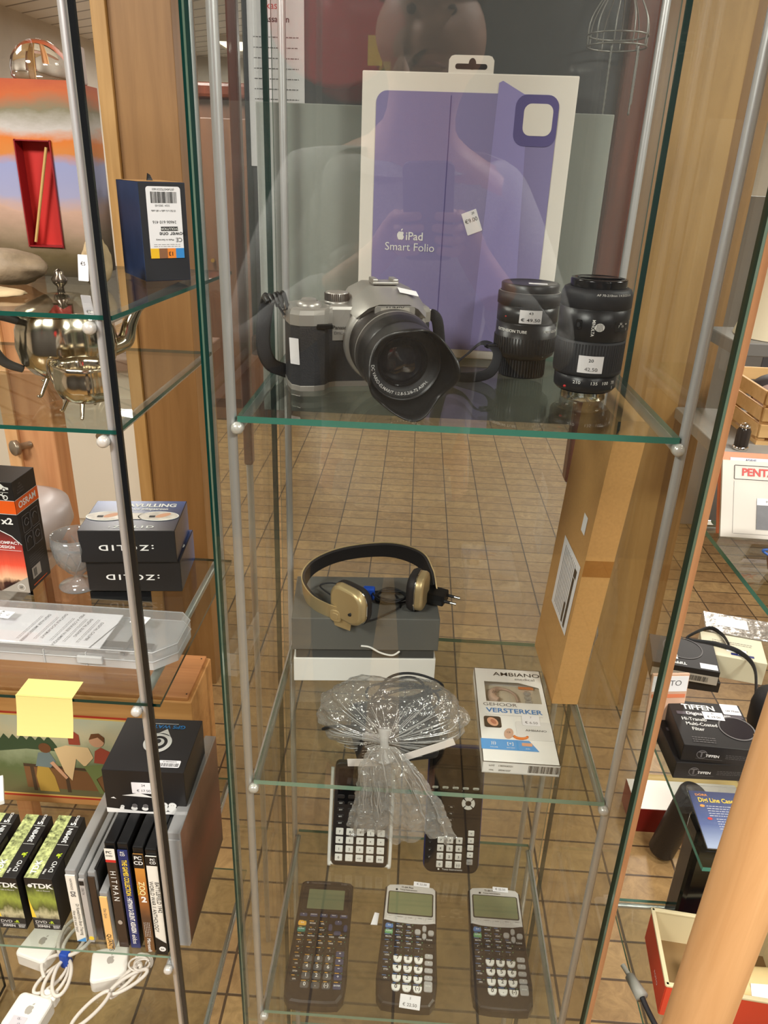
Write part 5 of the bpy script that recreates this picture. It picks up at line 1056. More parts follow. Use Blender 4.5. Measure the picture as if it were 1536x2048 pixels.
blob(b, [(x0 + .145 + .012 * math.cos(a), .124 + .012 * math.sin(a)) for a in [2 * PI * i / 16 for i in range(16)]], pal['skin'], .0012); blob(b, [(x0 + .133, .126), (x0 + .138, .138), (x0 + .150, .140), (x0 + .158, .132), (x0 + .157, .122), (x0 + .148, .132)], pal['hair'], .0013)
blob(b, [(x0 + .136, .080), (x0 + .160, .078), (x0 + .164, .104), (x0 + .150, .112), (x0 + .140, .104)], pal['red'], .0012); blob(b, [(x0 + .118, .072), (x0 + .150, .078), (x0 + .158, .066), (x0 + .136, .046), (x0 + .146, .016), (x0 + .138, .016), (x0 + .128, .048)], pal['green'], .0013)
b.obj('picture', t)
n0 = PY(90, 1397, .6475); b = B(); vs = []; fs = []
for i in range(9):
    k = i / 8; vs += [(-.0325 - .004 * k, -.0022 - .006 * k * k, .003 - .052 * k), (.0300 - .003 * k, -.0022 - .006 * k * k, .003 - .051 * k)]
fs = [[2 * i, 2 * i + 1, 2 * i + 3, 2 * i + 2] for i in range(8)]; off = [(x, y + .0003, z) for x, y, z in vs]
b.add(vs, [f[::-1] for f in fs], mat('yellow_note_paper', (222, 208, 132), .6)); b.add(off, fs, mat('yellow_note_paper'))
b.box((-.001, .012, .0022), (.0625, .030, .0004), mat('yellow_note_paper'))
o = b.obj('sticky_note', None, 'yellow sticky note hanging from the front edge of the third left shelf', 'note'); o.location = (n0.x, .650, LC + H)

# cases: x of the spine foot read along the shelf front
CLR = FILM2; GREYPL = pane_mat('grey_clear_case', (.70, .71, .72), 1.2, .1, .05, haze=.30)
def case_(name, label, cat, px, w, h, d, spine, y=.668, rz=0, group=None, shell=BLK, deco=None, strip=None, side=None):
    p = PZ(px[0], px[1], LD); t = thing(name, label, cat, (p.x, y + d / 2, LD + H), rz, group)
    b = B().box((0, .001, h / 2), (w, d - .002, h), shell, .0016, faces={'+x': side} if side else None); b.obj('case', t)
    b = B().box((0, -d / 2 + .0004, h * .4775), (w - .0012, .0016, h * .945), spine, .0003); F = fr(w, d, h, 'front', 0, 0) @ T(0, 0, .0003)
    if deco: deco(b, F)
    b.obj('spine_card', t); return t
def vt(b, F, s_, size, m, v, bold=.01, u=0, sx=1): b.text(s_, size, m, F @ T(u, v, .0003) @ rot('Z', -PI / 2), bold, sx)
SPB = mat('spine_brown_black', (58, 44, 34), .4); SPN = mat('spine_navy', (36, 46, 100), .4); SPZ = ramp_mat('spine_zoo', [(0, (120, 84, 48)), (.35, (84, 58, 40)), (.6, (176, 110, 50)), (.9, (214, 150, 62)), (1, (60, 50, 40))], 'Z', 0, .19, .12, 40, .4); SPW = mat('spine_white', (232, 228, 216), .4); SPO = mat('spine_amber', (236, 190, 120), .4); YEL = mat('yellow_ink', (236, 204, 60), .5)
GG = 'upright disc cases on the fourth left shelf'
def d_h(b, F): b.rect(.0130, .020, SPW, F @ T(0, .078, .0002)); b.rect(.0130, .0045, RED, F @ T(0, .0665, .0003)); b.text('PC', .0062, INK, F @ T(-.001, .0815, .0005), .02); b.text('DVD', .004, INK, F @ T(-.001, .0755, .0005), .01); vt(b, F, 'H I T M A N', .0105, INKW, .022, 0); b.prism(ell(.003, .004), .0003, .0004, GREYP, F @ T(0, -.045))
def d_g(b, F): b.text('PC', .0045, INKW, F @ T(0, .0825, .0004), .02); b.text('CD', .0045, INKW, F @ T(0, .0785, .0004), .02); vt(b, F, 'THE GAMES COLLECTION', .0088, YEL, .0380, .03, .0006, .62); vt(b, F, ': HITMAN 2-SILENT ASSASSIN', .0088, INKW, -.030, .03, .0006, .60); vt(b, F, 'eidos', .0085, INKW, -.076, .01)
def d_z(b, F): b.rect(.0130, .024, BLK, F @ T(0, .074, .0002)); b.text('PC', .0082, INKW, F @ T(0, .0795, .0004), .02); b.text('CD', .0082, INKW, F @ T(0, .0710, .0004), .02); vt(b, F, 'ZOO', .0105, mat('cream_ink', (240, 220, 160), .5), .026, .03); b.text('2', .0135, INKW, F @ T(.001, .006, .0004), .04); vt(b, F, 'TYCOON', .0045, YEL, .024, .01, -.0045); lines(b, .028, 4, .0022, INKW, F @ T(.0035, -.050, .0004) @ rot('Z', -PI / 2)); vt(b, F, 'Microsoft', .0068, INKW, -.080, .015)
def d_b(b, F): b.rect(.0150, .016, BLK, F @ T(0, .078, .0002)); b.text('PC', .0056, INKW, F @ T(.002, .0805, .0004), .02); b.text('CD', .0056, INKW, F @ T(.002, .0752, .0004), .02); vt(b, F, 'BATTLEFIELD 1942', .0072, INK, .014, .0, .0036, .95); vt(b, F, 'WORLD WAR II ANTHOLOGY', .0072, INK, -.004, .0, -.0036, .95); b.poly([F @ Vector(v) for v in ((-.0075, -.094, .0003), (.0075, -.094, .0003), (.0075, -.072, .0003), (-.0075, -.060, .0003))], BLK); b.prism(ell(.0045, .0045), .0003, .0005, INKW, F @ T(.001, -.083)); b.text('EA', .004, INK, F @ T(.001, -.083, .0007), .02)
def d_q(b, F): vt(b, F, 'QUANTIS', .0078, INK, -.038, .0); vt(b, F, 'Das Quiz', .0048, INKG, .018, 0); b.rect(.0013, .02, INKG, F @ T(.004, -.042, .0002))
def d_ds(b, F): vt(b, F, 'NINTENDO', .0040, INKG, .044, .008); vt(b, F, 'DS', .0085, INKG, .026, .03); vt(b, F, "Dr Kawashima's Brain Training", .0060, INK, -.022, .0, .0030, .8); vt(b, F, 'How old is your brain?', .0056, INK, -.026, .0, -.0030, .8); b.poly([F @ Vector(v) for v in ((-.0065, -.0645, .0003), (.0065, -.0645, .0003), (.0065, -.056, .0003))], BLU)
case_('game_case', 'dark brown game case spine lettered HITMAN with a white and red top', 'game case', (245, 1905), .0138, .190, .135, SPB, group=GG, deco=d_h)
case_('game_case', 'navy blue game case spine with yellow and white lettering', 'game case', (269, 1906), .0138, .190, .135, SPN, group=GG, deco=d_g)
case_('game_case', 'orange and brown game case spine with a large 2', 'game case', (299, 1911), .0138, .190, .135, SPZ, y=.664, group=GG, deco=d_z)
case_('game_case', 'white game case spine with black lettering, right of the orange spine', 'game case', (324, 1914), .0152, .190, .135, SPW, y=.662, group=GG, deco=d_b)
case_('game_case', 'slim black case squeezed between the white spine and the clear case', 'game case', (342, 1912), .0100, .188, .135, BLK, y=.670, group=GG)
case_('disc_case', 'big clear grey plastic case with a brown picture, right end of the row', 'disc case', (362, 1916), .0165, .205, .180, GREYPL, y=.676, group=GG, shell=GREYPL, side=ramp_mat('brown_picture', [(0, (60, 40, 30)), (.4, (120, 62, 46)), (.7, (90, 52, 40)), (1, (140, 100, 80))], 'Z', 0, .2, .5, 20, .4))
case_('disc_case', 'short amber case with its low clear top, in front of the brown spine', 'disc case', (220, 1906), .0110, .105, .090, SPO, y=.664, group=GG, shell=GREYPL, deco=d_q)
case_('disc_case', 'clear case with a white spine, left end of the upright row', 'disc case', (162, 1888), .0140, .132, .170, SPW, y=.672, group=GG, shell=GREYPL, deco=d_ds)
case_('disc_case', 'thin clear disc case with a yellow dot at its foot', 'disc case', (181, 1893), .0085, .126, .142, mat('silver_spine', (176, 172, 168), .4), y=.672, group=GG, shell=GREYPL, deco=lambda b, F: (b.rect(.006, .008, INK, F @ T(0, .050, .0003)), b.prism(ell(.0035, .0035), 0, .0003, YEL, F @ T(.0005, -.054)), vt(b, F, 'DELTA', .004, INKG, .035)))
case_('disc_case', 'dark slim disc case standing between the thin clear one and the amber one', 'disc case', (197, 1895), .0100, .126, .142, SPB, y=.676, group=GG, shell=GREYPL)
o = B().box((0, .070, .064), (.004, .140, .128), BLK, .0008).obj('disc_case', None, 'flat black disc case behind the amber one', 'disc case', GG); p = PZ(207, 1890, LD); o.location = (p.x - .0005, .682, LD + H)
# watch box on top of the cases
zz = LD + .1905; pL = PZ(215, 1623, zz); pR = PZ(375, 1630, zz); yaw = math.atan2(pR.y - pL.y, pR.x - pL.x); bw = (pR - pL).length; bd = .100; bh = .071; c0 = inset(pL, pR, bd)
t = thing('watch_box', 'black square watch box with a white ring emblem lying on the game cases', 'box', (c0.x, c0.y, zz + H), yaw)
b = B().box((0, 0, bh / 2), (bw, bd, bh), BLKCARD, .0008); M = fr(bw, bd, bh, 'top'); F = fr(bw, bd, bh, 'front')
b.text('GPS WATCH', .0092, mat('cyan_ink', (40, 130, 200), .5), M @ T(.004, .034) @ rot('Z', PI), .02, 1.1); b.rect(.04, .0008, INKW, M @ T(.002, .0395))
b.lathe([(.0185, 0), (.0185, .0003), (.0130, .0003), (.0130, 0)], INKW, M @ T(.004, .002), 36, smooth=False); b.poly([M @ Vector(v) for v in ((.0, .020, .0003), (.010, .029, .0003), (.018, .014, .0003), (.010, .018, .0003))], INKW); b.prism(ell(.0075, .0075), 0, .0003, INKW, M @ T(.005, .003)); b.prism(ell(.0045, .0045), .0003, .0004, BLKCARD, M @ T(.0035, .0045))
b.prism(rrect(.028, .0125, .002), 0, .0002, STICK, M @ T(.030, -.036)); barcode(b, .025, .006, INK, M @ T(.030, -.038, .0004), 22, 9); b.text('ID 8800900070', .0028, INK, M @ T(.030, -.0325, .0004))
b.poly([F @ Vector(v) for v in ((-bw / 2, -bh / 2, 0), (bw / 2, -bh / 2, 0), (bw / 2, -bh / 2 + .006, 0), (0, -bh / 2 + .003, 0), (-bw / 2, -bh / 2 + .008, 0))], INKW)
for k, u in enumerate((-.032, -.016, -.002, .022, .033)):
    s_ = .55 if k == 0 else (.8 if k < 3 else 1.15)
    b.prism(ell(.0052 * s_, .0042 * s_), 0, .0003, INKW, F @ T(u, -bh / 2 + .006 + .003 * s_)); b.prism(ell(.0045 * s_, .0040 * s_), .0001, .0004, INKW if k != 1 and k != 2 else INKG, F @ T(u + .001, -bh / 2 + .0065 + .008 * s_))
    for e in (-.0012, .0012): b.prism(ell(.0004, .0004, 8), .0004, .0005, INK, F @ T(u + .001 + e * s_, -bh / 2 + .0067 + .008 * s_))
b.poly([F @ Vector(v) for v in ((-.030, -.006, 0), (.012, -.008, 0), (-.008, -.0005, 0), (-.016, -.003, 0))], INKW); b.poly([F @ Vector(v) for v in ((-.045, -.011, 0), (-.038, -.012, 0), (-.041, -.009, 0))], INKW)
b.obj('carton', t); sticker(t, F @ T(-.001, .008, .0002), .030, .018, [('24', .0050, .0, .0045), ('€ 17.50', .0056, 0, -.0045)])
# boxes of mini discs
LEAF = mat('green_leaf_print', (120, 150, 62), .45, noise=.6, nscale=180); 
def leafm():
    m = _M['green_leaf_print']; r = [n for n in m.node_tree.nodes if n.type == 'VALTORGB'][0]; r.color_ramp.elements[0].color = (*lin((38, 44, 20)), 1); r.color_ramp.elements[1].color = (*lin((214, 224, 150)), 1)
leafm()
TREE = ramp_mat('tree_print', [(0, (44, 40, 30)), (.18, (70, 62, 44)), (.3, (196, 190, 150)), (.42, (92, 96, 48)), (.6, (150, 164, 70)), (.78, (84, 92, 44)), (1, (40, 36, 30))], 'Z', 0, .097, .45, 60, .4, stretch=(1.6, 1.6, .5))
LIME = mat('lime_ink', (190, 214, 50), .5); YST = mat('yellow_print', (236, 206, 70), .5)
def discbox(label, px, dx=0):
    w, d, h = .0375, .106, .097; p = PZ(px[0], px[1], LD); t = thing('disc_carton', label, 'carton', (p.x + dx, p.y + d / 2, LD + H), 0, 'mini disc cartons on the fourth left shelf')
    b = B().box((0, 0, h / 2), (w, d, h), BLKCARD, .0006); F = fr(w, d, h, 'front'); M = fr(w, d, h, 'top')
    b.rect(w, h * .78, TREE, F @ T(0, .006)); b.rect(w, h * .22, BLKCARD, F @ T(0, -h * .39, .0001)); b.rect(w, h * .14, BLKCARD, F @ T(0, h * .43, .0001)); b.poly([F @ Vector(v) for v in ((-w / 2, .012, .0001), (-w / 2, -.026, .0001), (-w / 2 + .006, -.026, .0001))], YST)
    b.text('TDK', .0120, INKW, F @ T(.004, h * .36, .0003), .03, 1.15); b.prism(ell(.0032, .0032, 10), .0002, .0003, INKW, F @ T(-.0125, h * .36)); b.text('Life on Record', .0030, INKW, F @ T(.004, h * .275, .0003))
    b.text('DVD', .0068, INKW, F @ T(-.0075, -.0345, .0003), .0, 1.15); b.text('-R', .0072, LIME, F @ T(.0065, -.0345, .0003), .03); b.rect(w - .003, .0004, INKW, F @ T(.001, -.0388, .0003)); b.text('30MIN', .0064, INKW, F @ T(-.0055, -.0430, .0003), .015); b.text('SINGLE', .0030, INKW, F @ T(.0125, -.0415, .0003), .02); b.text('SIDED', .0030, INKW, F @ T(.012, -.0445, .0003), .02)
    b.rect(w * .5, d, LEAF, M @ T(-w * .25, 0)); Q = M @ T(w * .24, 0, .0002) @ rot('Z', PI / 2)
    b.text('30MIN', .0092, INKW, Q @ T(.018, -.000), .02); b.text('5', .0105, INKW, Q @ T(.0385, 0), .03); b.text('DISCS', .0052, INKW, Q @ T(.0475, -.001), .015); b.rect(.0005, w * .42, INKW, Q @ T(.034, 0)); b.rect(.0005, w * .42, INKW, Q @ T(.0020, 0))
    b.text('Mini', .0046, INKW, Q @ T(-.042, .005), .01); b.text('DVD', .0086, INKW, Q @ T(-.034, -.003), .0); b.text('-R', .0088, LIME, Q @ T(-.016, -.003), .03); b.text('TDK', .0105, INKW, M @ T(-w * .26, -.036, .0003) @ rot('Z', PI / 2), .03)
    b.obj('carton', t)
    b = B().rect(w - .002, h - .004, mat('carton_side_print', (70, 66, 50), .4, noise=.5, nscale=120), fr(w, d, h, 'right')); b.obj('side_print', t)
discbox('green and black mini disc carton, nearest the upright game cases', (97, 1858)); discbox('green and black mini disc carton, middle of three with tree print', (31, 1856), -.002); discbox('green and black mini disc carton, partly beyond the left frame edge', (-36, 1852), -.004)
b = B().box((0, 0, .004), (.075, .055, .008), WHITE, .001); b.box((0, 0, .0082), (.060, .045, .0004), mat('pale_print')); o = b.obj('booklet', None, 'white booklet lying against the crate at the left frame edge', 'booklet'); o.matrix_world = Matrix.Translation(PZ(-10, 1600, LD + .100) + Vector((-.028, .0, 0))) @ rot('Z', .5)

# lowest shelf: white laptop chargers
CWH = mat('charger_white', (236, 232, 222), .3); CAB = mat('white_cable', (216, 208, 196), .45)
def charger(label, M, seed, tie):
    t = thing('laptop_charger', label, 'charger', None, M=M)
    B().prism(rrect(.060, .060, .009, 6), 0, .026, CWH, None, bev=.004).obj('brick', t)
    B().prism(rrect(.026, .017, .004), .004, .022, CWH, T(.016, .036), bev=.002).obj('plug_adapter', t)
    b = B(); 
    b.poly([(x * 1.5 + .002, y * 1.5 + .004, .0263) for x, y in ap], GREYP); b.poly([(x * 1.5 + .002, y * 1.5 + .004, .0263) for x, y in [(0, .0052), (.0018, .006), (.0024, .008), (.0006, .0072)]], GREYP); b.obj('emblem', t)
    return t
def loops(n, r, sq, rad, seed, tilt=.25, z0=.004, ang=0, off=.6):
    R = random.Random(seed); P = []
    for k in range(n):
        ph = ang + R.uniform(-.28, .28); rr = r * R.uniform(.8, 1.12); s2 = sq * R.uniform(.75, 1.2)
        for i in range(28):
            a = 2 * PI * i / 28 + PI; x = rr * (1 + math.cos(a)); y = rr * s2 * math.sin(a)
            P.append(Vector((x * math.cos(ph) - y * math.sin(ph), x * math.sin(ph) + y * math.cos(ph), z0 + .004 * k + .012 * (1 + math.cos(a)) * tilt)))
    return P
zt = LE
p1 = PZ(62, 2030, zt); t = charger('white laptop charger with a sticker and emblem, front left on the lowest shelf', Matrix.Translation(PZ(58, 2045, zt)) @ rot('Z', -.16), 1, True)
sticker(t, T(-.004, -.016, .0264) @ rot('Z', .03), .024, .016, [('15.-', .0050, 0, .004), ('12', .0045, .003, -.0035)], mat_=mat('pale_sticker', (206, 200, 204), .6))
p = PZ(140, 1965, zt) ; W2L = t.matrix_world.inverted()
b = B(); o0 = W2L @ PZ(135, 1935, zt)
for k, (a_, sq) in enumerate(((-1.9, .42), (-1.45, .40), (-1.15, .38), (1.9, .6), (1.5, .55))):
    q = loops(1, .034, sq, 0, 10 + k, ang=a_, z0=.010 + .006 * k); b.tube([o0 + v for v in q], .0031, CAB, 10)
b.tube(spline([o0, W2L @ PZ(120, 1910, zt + .02), W2L @ PZ(85, 1925, zt + .02), W2L @ PZ(88, 1955, zt + .02)], 8), .0031, CAB, 10); b.obj('cable', t)
B().box(o0 + Vector((0, 0, .022)), (.016, .014, .034), mat('blue_tape'), .003).obj('cable_tie', t)
p = PZ(225, 1935, zt); t = charger('flat white laptop charger lying under the coiled cables, front right on the lowest shelf', Matrix.Translation(PZ(222, 1945, zt)) @ rot('Z', .30), 2, False)
W2L = t.matrix_world.inverted(); b = B(); o0 = W2L @ PZ(225, 2020, zt)
for k, (a_, sq) in enumerate(((.75, .30), (.95, .26), (.60, .34), (-2.4, .25))): b.tube([o0 + v + Vector((0, -.0, .028)) for v in loops(1, .036, sq, 0, 30 + k, ang=a_, z0=.004 + .005 * k)], .0030, CAB, 10)
for k in range(5): b.tube([W2L @ PZ(300, 1935, zt + .03) + v for v in loops(1, .015, .8, 0, 50 + k, ang=2.2 + .3 * k, z0=.004 * k)], .0016, CAB, 8)
b.tube(spline([W2L @ PZ(240, 1965, zt + .03), W2L @ PZ(250, 1975, zt + .034), W2L @ PZ(275, 1960, zt + .034), W2L @ PZ(300, 1910, zt + .034)], 8), .0018, CAB, 8); b.obj('cable', t)
p = PZ(95, 1905, zt); t = charger('white charger half hidden under the mini disc cartons, at the back of the lowest shelf', Matrix.Translation(PZ(85, 1905, zt)) @ rot('Z', -.25), 3, False)

# ------------------------------------------------------------------ seen through the left cabinet
POST = wood_mat('pine_post', (186, 126, 82), (216, 160, 112), 'Z', .8)
t = thing('wooden_post', 'reddish pine post with a metal knob standing behind the teapot', 'post', (-.905, 1.72, 0))
B().box((0, 0, .8), (.105, .07, 1.6), POST, .004).obj('post', t); B().box((-.048, -.04, .8), (.030, .012, 1.6), wood_mat('pale_pine', (206, 156, 104), (226, 180, 128), 'Z', .8), .002).obj('edge_strip', t)
z_ = PY(95, 916, 1.60).z; B().lathe([(.008, 0), (.008, .03), (.018, .032), (.019, .042), (.016, .045), (0, .045)], mat('dull_metal_knob', (150, 138, 120), .35, .7), T(-.01, -.035, z_) @ rot('X', PI / 2) @ rot('Y', -.6), 24).obj('knob', t)
t = thing('cupboard', 'long low cream cupboard with drawers beyond the pine post', 'cupboard', (-1.75, 2.75, 0))
CRM = mat('cream_paint', (232, 226, 208), .5); B().box((0, 0, .47), (1.9, .4, .94), CRM, .004).obj('carcass', t); B().box((0, -.01, .96), (1.96, .44, .04), mat('brown_top', (150, 108, 84), .5), .004).obj('top', t)
for k in range(3): d_ = B().box((-.6 + k * .62, -.206, .60), (.56, .012, .48), CRM, .003).obj('drawer', t); B().cyl((-.6 + k * .62, -.212, .70), (-.6 + k * .62, -.232, .70), .014, mat('dull_metal_knob')).obj('knob', d_)
B().box((0, -.19, .10), (1.9, .02, .20), mat('grey_plinth', (150, 144, 134), .6)).obj('plinth', t)
o = B().lathe([(0, 0), (.05, 0), (.052, .03), (.09, .06), (.12, .11), (.115, .15), (.08, .165), (0, .17)], mat('grey_ceramic', (172, 162, 158), .35), None, 40).obj('ceramic_bowl', None, 'round pale grey ceramic bowl on a table behind the bulb carton', 'bowl'); o.location = (PY(10, 935, 1.45).x, 1.45, .765)
t = thing('side_table', 'small table with a grey top behind the left cabinet', 'table', (-1.02, 1.42, 0)); GRT = mat('grey_top', (150, 140, 132), .5)
B().box((0, 0, .75), (.42, .34, .03), GRT, .003).obj('tabletop', t)
for sx in (-1, 1):
    for sy in (-1, 1): B().box((sx * .18, sy * .14, .3675), (.035, .035, .735), POST, .003).obj('leg', t)
t = thing('wardrobe', 'dark brown wardrobe with a cornice far behind at the upper left', 'wardrobe', (-1.35, 5.2, 0))
DKB = wood_mat('dark_wardrobe', (84, 52, 36), (116, 74, 50), 'Z', .6); B().box((0, 0, .98), (1.0, .5, 1.96), DKB, .01).obj('carcass', t); B().box((0, -.02, 1.99), (1.1, .58, .08), MAH, .02).obj('cornice', t)
for sx in (-1, 1): d_ = B().box((sx * .24, -.255, 1.0), (.46, .02, 1.7), wood_mat('dark_wardrobe_door', (104, 66, 44), (132, 88, 60), 'Z', .6), .006).obj('door', t); B().cyl((sx * .05, -.265, 1.05), (sx * .05, -.29, 1.05), .012, mat('brass')).obj('knob', d_)

# ------------------------------------------------------------------ right cabinet
# booklet stack: camera magazine leaning on others
t = thing('camera_magazine', 'pale grey magazine titled PENTAX standing on the right hand glass shelf', 'magazine', None, M=Matrix.Translation(PZ(1440, 1073, R1)) @ rot('Z', -.03) @ rot('X', -.50))
mw, mh = .150, .092; b = B().box((mw / 2, .002, mh / 2), (mw, .004, mh), mat('magazine_grey', (198, 192, 180), .45, noise=.05, nscale=8), .0004); F = frame((mw / 2, -.0004, mh / 2), (1, 0, 0), (0, 0, 1))
o_ = [F @ Vector((x - .010 + .02, y + .032, .0003)) for x, y in rrect(.142, .0165, .0005, 1)]; b.tube(o_, .0004, INKG, 4, True); b.text('PENTAX', .0125, mat('red_ink'), F @ T(-.0290, .032, .0002), .03, 1.0); b.rect(.0003, .062, INKG, F @ T(-.061, -.010, .0002)); b.rect(.12, .0003, INKG, F @ T(0, -.041, .0002))
b.rect(.044, .034, mat('dark_photo_print', (54, 52, 54), .4, noise=.4, nscale=60), F @ T(-.012, -.018, .0002)); b.rect(.044, .008, STICK, F @ T(-.012, -.002, .0004)); b.text('MEC', .004, INK, F @ T(-.020, -.002, .0006)); b.obj('cover', t)
B().box((mw / 2 + .002, .0058, mh / 2 + .0015), (mw - .002, .003, mh - .004), STICK).obj('pages', t)
t = thing('camera_booklet', 'orange bordered booklet showing its top edge behind the grey magazine', 'booklet', None, M=Matrix.Translation(PZ(1440, 1073, R1) + Vector((0, .009, 0))) @ rot('Z', -.03) @ rot('X', -.50))
b = B().box((mw / 2, .003, .0495), (mw, .005, .099), mat('coral_print', (222, 128, 88), .5), .0004); b.rect(mw - .02, .085, mat('pale_blue_print', (190, 192, 214), .5), frame((mw / 2 + .002, -.0002, .050), (1, 0, 0), (0, 0, 1))); b.text('ASAHI', .0045, INK, frame((.036, -.0004, .0895), (1, 0, 0), (0, 0, 1)), .01); b.obj('cover', t)
# round leather case with blue cord
LTH = mat('tan_leather', (112, 70, 46), .5, noise=.15, nscale=60, bump=.3, bscale=500); LTT = mat('knitted_brown', (126, 92, 62), .8, bump=.9, bscale=350, noise=.2, nscale=300)
t = thing('leather_case', 'round brown leather lens case with a blue cord, at the right frame edge', 'case', V(.424, .722, R1))
b = B().lathe([(0, 0), (.030, .0005), (.037, .006), (.0400, .016), (.0400, .040)], LTH, None, 40); b.obj('pouch', t); B().lathe([(.0405, .040), (.0405, .052), (.036, .062), (.022, .068), (0, .069)], LTT, None, 40).obj('lid', t)
b = B(); b.tube(spline([(-.010, -.0400, .038), (-.034, -.030, .044), (-.052, -.022, .044), (-.060, -.018, .041), (-.052, -.020, .036), (-.036, -.030, .030), (-.022, -.038, .020)], 10), .0013, mat('blue_cord', (48, 84, 150), .5), 8); b.tube(spline([(-.015, -.0400, .040), (-.040, -.026, .042), (-.046, -.022, .038), (-.032, -.032, .036), (-.012, -.041, .036)], 8), .0011, BLKM, 8); b.obj('cord', t)
# middle right shelf: filter boxes
def fbox(label, px, dz, rz, w=.098, d=.092, h=.0265, sticker_=True, flip=False):
    p = PZ(px[0], px[1], R2); t = thing('filter_box', label, 'box', (0, 0, 0), rz, 'black lens filter boxes on the right shelf')
    u_ = Vector((math.cos(rz), math.sin(rz), 0)); v_ = Vector((-math.sin(rz), math.cos(rz), 0)); t.location = p + u_ * w / 2 + v_ * d / 2; t.location.z = R2 + H + dz
    b = B().box((0, 0, h / 2), (w, d, h), BLKCARD, .0008); F = fr(w, d, h, 'front'); M = fr(w, d, h, 'top')
    b.prism(ell(.0068, .0068), 0, .0002, INKG, F @ T(-.024, 0)); b.prism(ell(.0058, .0058), .0002, .0003, BLKCARD, F @ T(-.024, 0)); b.text('T', .0125, INKG, F @ T(-.0245, -.0003, .0005), .03); b.text('TIFFEN', .0056, INKW, F @ T(-.0105, -.0015, .0005), .02, 1.0); b.rect(.034, .0004, INKG, F @ T(-.014, -.0068, .0003)); lines(b, .040, 3, .0026, INKG, F @ T(.026, .002, .0003), .0006)
    b.text('TiFFEN', .0145, INKW, M @ T(-.0095, d * .355), .03, 1.0); b.rect(.098 * .9, .0065, mat('grey_bar_print', (84, 78, 84), .4), M @ T(.002, d * .205)); b.text('Digital Titanium', .0084, INKW, M @ T(.0, d * .205, .0002), .015, 1.1)
    for k, s_ in enumerate(('Hi-Trans®', 'Multi-Coated', 'Filter')): b.text(s_, .0090, INKW, M @ T((-.022, -.016, -.024)[k] + k * .001, d * .075 - k * .0100), .008, .85)
    b.lathe([(.0235, 0), (.0235, .0004), (.0215, .0004), (.0215, 0)], INKG, M @ T(.030, -d * .06), 48, smooth=False); b.prism(ell(.0205, .0205, 36), 0, .0002, mat('lens_print', (40, 36, 40), .2), M @ T(.030, -d * .06)); b.prism(rrect(.024, .022, .001), 0, .0002, STICK, M @ T(.034, d * .37)); b.text('UV 77mm', .0045, INK, M @ T(.036, d * .33, .0004), .02); lines(b, .03, 3, .004, INKG, M @ T(-.020, -d * .33, .0003), .0014)
    b.obj('carton', t)
    if sticker_: sticker(t, M @ T(.006, d * .18, .0003) @ rot('Z', -.02), .027, .016, [('41', .0042, 0, .004), ('€ 19.50', .0056, 0, -.003)])
    return t
fbox('black filter box at the bottom of the two piled near the wooden pole', (1345, 1556), 0, .02, sticker_=False)
fbox('black filter box with the 19.50 price sticker, on top of its pile', (1352, 1552), .0268, -.045)
t = thing('filter_box', 'black and white filter box turned round, barcode facing forward, behind the pile', 'box', None, 0, 'black lens filter boxes on the right shelf', M=Matrix.Translation(PZ(1330, 1375, R2) + Vector((.035, .040, .0005))) @ rot('Z', -.14))
b = B().box((0, 0, .009), (.100, .080, .018), BLKCARD, .0006); b.rect(.09, .02, STICK, fr(.1, .08, .018, 'top', 0, .030)); b.obj('carton', t)
t2 = thing('filter_box', 'black filter box with barcode end, lying on another behind the pile', 'box', None, 0, 'black lens filter boxes on the right shelf', M=Matrix.Translation(PZ(1330, 1375, R2) + Vector((.030, .034, .0190))) @ rot('Z', -.20))
b = B().box((0, 0, .0125), (.098, .080, .025), BLKCARD, .0006); F = fr(.098, .08, .025, 'front'); M = fr(.098, .08, .025, 'top'); b.rect(.096, .0150, GREYP, F @ T(0, -.004)); barcode(b, .045, .009, INK, F @ T(.012, -.004, .0003), 30, 6); b.text('TiFFEN', .0090, INKW, M @ T(-.012, -.031) @ rot('Z', PI), .03); b.rect(.025, .014, STICK, M @ T(.034, -.030)); b.lathe([(.030, 0), (.030, .0003), (.0285, .0003), (.0285, 0)], INKG, M @ T(.0, .012), 40, smooth=False); b.rect(.02, .012, STICK, M @ T(-.02, -.016)); b.obj('carton', t2)
p = PZ(1395, 1365, R2); t = thing('filter_carton', 'cream carton with a navy label lying behind the black filter boxes', 'carton', None, M=Matrix.Translation(p + Vector((.062, .045, .0005))) @ rot('Z', -.24))
CRC = mat('cream_card', (216, 208, 182), .5); b = B().box((0, 0, .020), (.094, .066, .040), CRC, .0008); M = fr(.094, .066, .04, 'top'); L_ = fr(.094, .066, .04, 'left'); NV2 = mat('navy_label', (44, 50, 110), .45)
b.rect(.034, .006, NV2, M @ T(.012, -.022)); b.text('HOYA', .005, INKW, M @ T(.012, -.022, .0003), .01); b.rect(.03, .012, NV2, L_ @ T(0, .0)); b.text('SKYLIGHT (1B)', .0065, INKG, M @ T(0, -.008)); lines(b, .06, 2, .005, INKG, M @ T(.0, .012), .0012); b.rect(.03, .010, STICK, M @ T(.004, -.012, .0002)); b.obj('carton', t)
t = thing('foil_pack', 'silver wrapped flat pack behind the cream carton', 'pack', None, M=Matrix.Translation(p + Vector((.105, .118, .0005))) @ rot('Z', -.25))
b = B().box((0, 0, .017), (.120, .066, .034), mat('silver_foil', (196, 192, 184), .22, .8, bump=.9, bscale=60), .002); b.rect(.05, .03, STICK, fr(.12, .066, .034, 'top', -.015, .005)); b.obj('wrap', t)
t = thing('lens_pouch', 'black lens pouch with a long carrying strap beside the wooden pole', 'pouch', PZ(1492, 1440, R2) + Vector((.032, -.024, 0)))
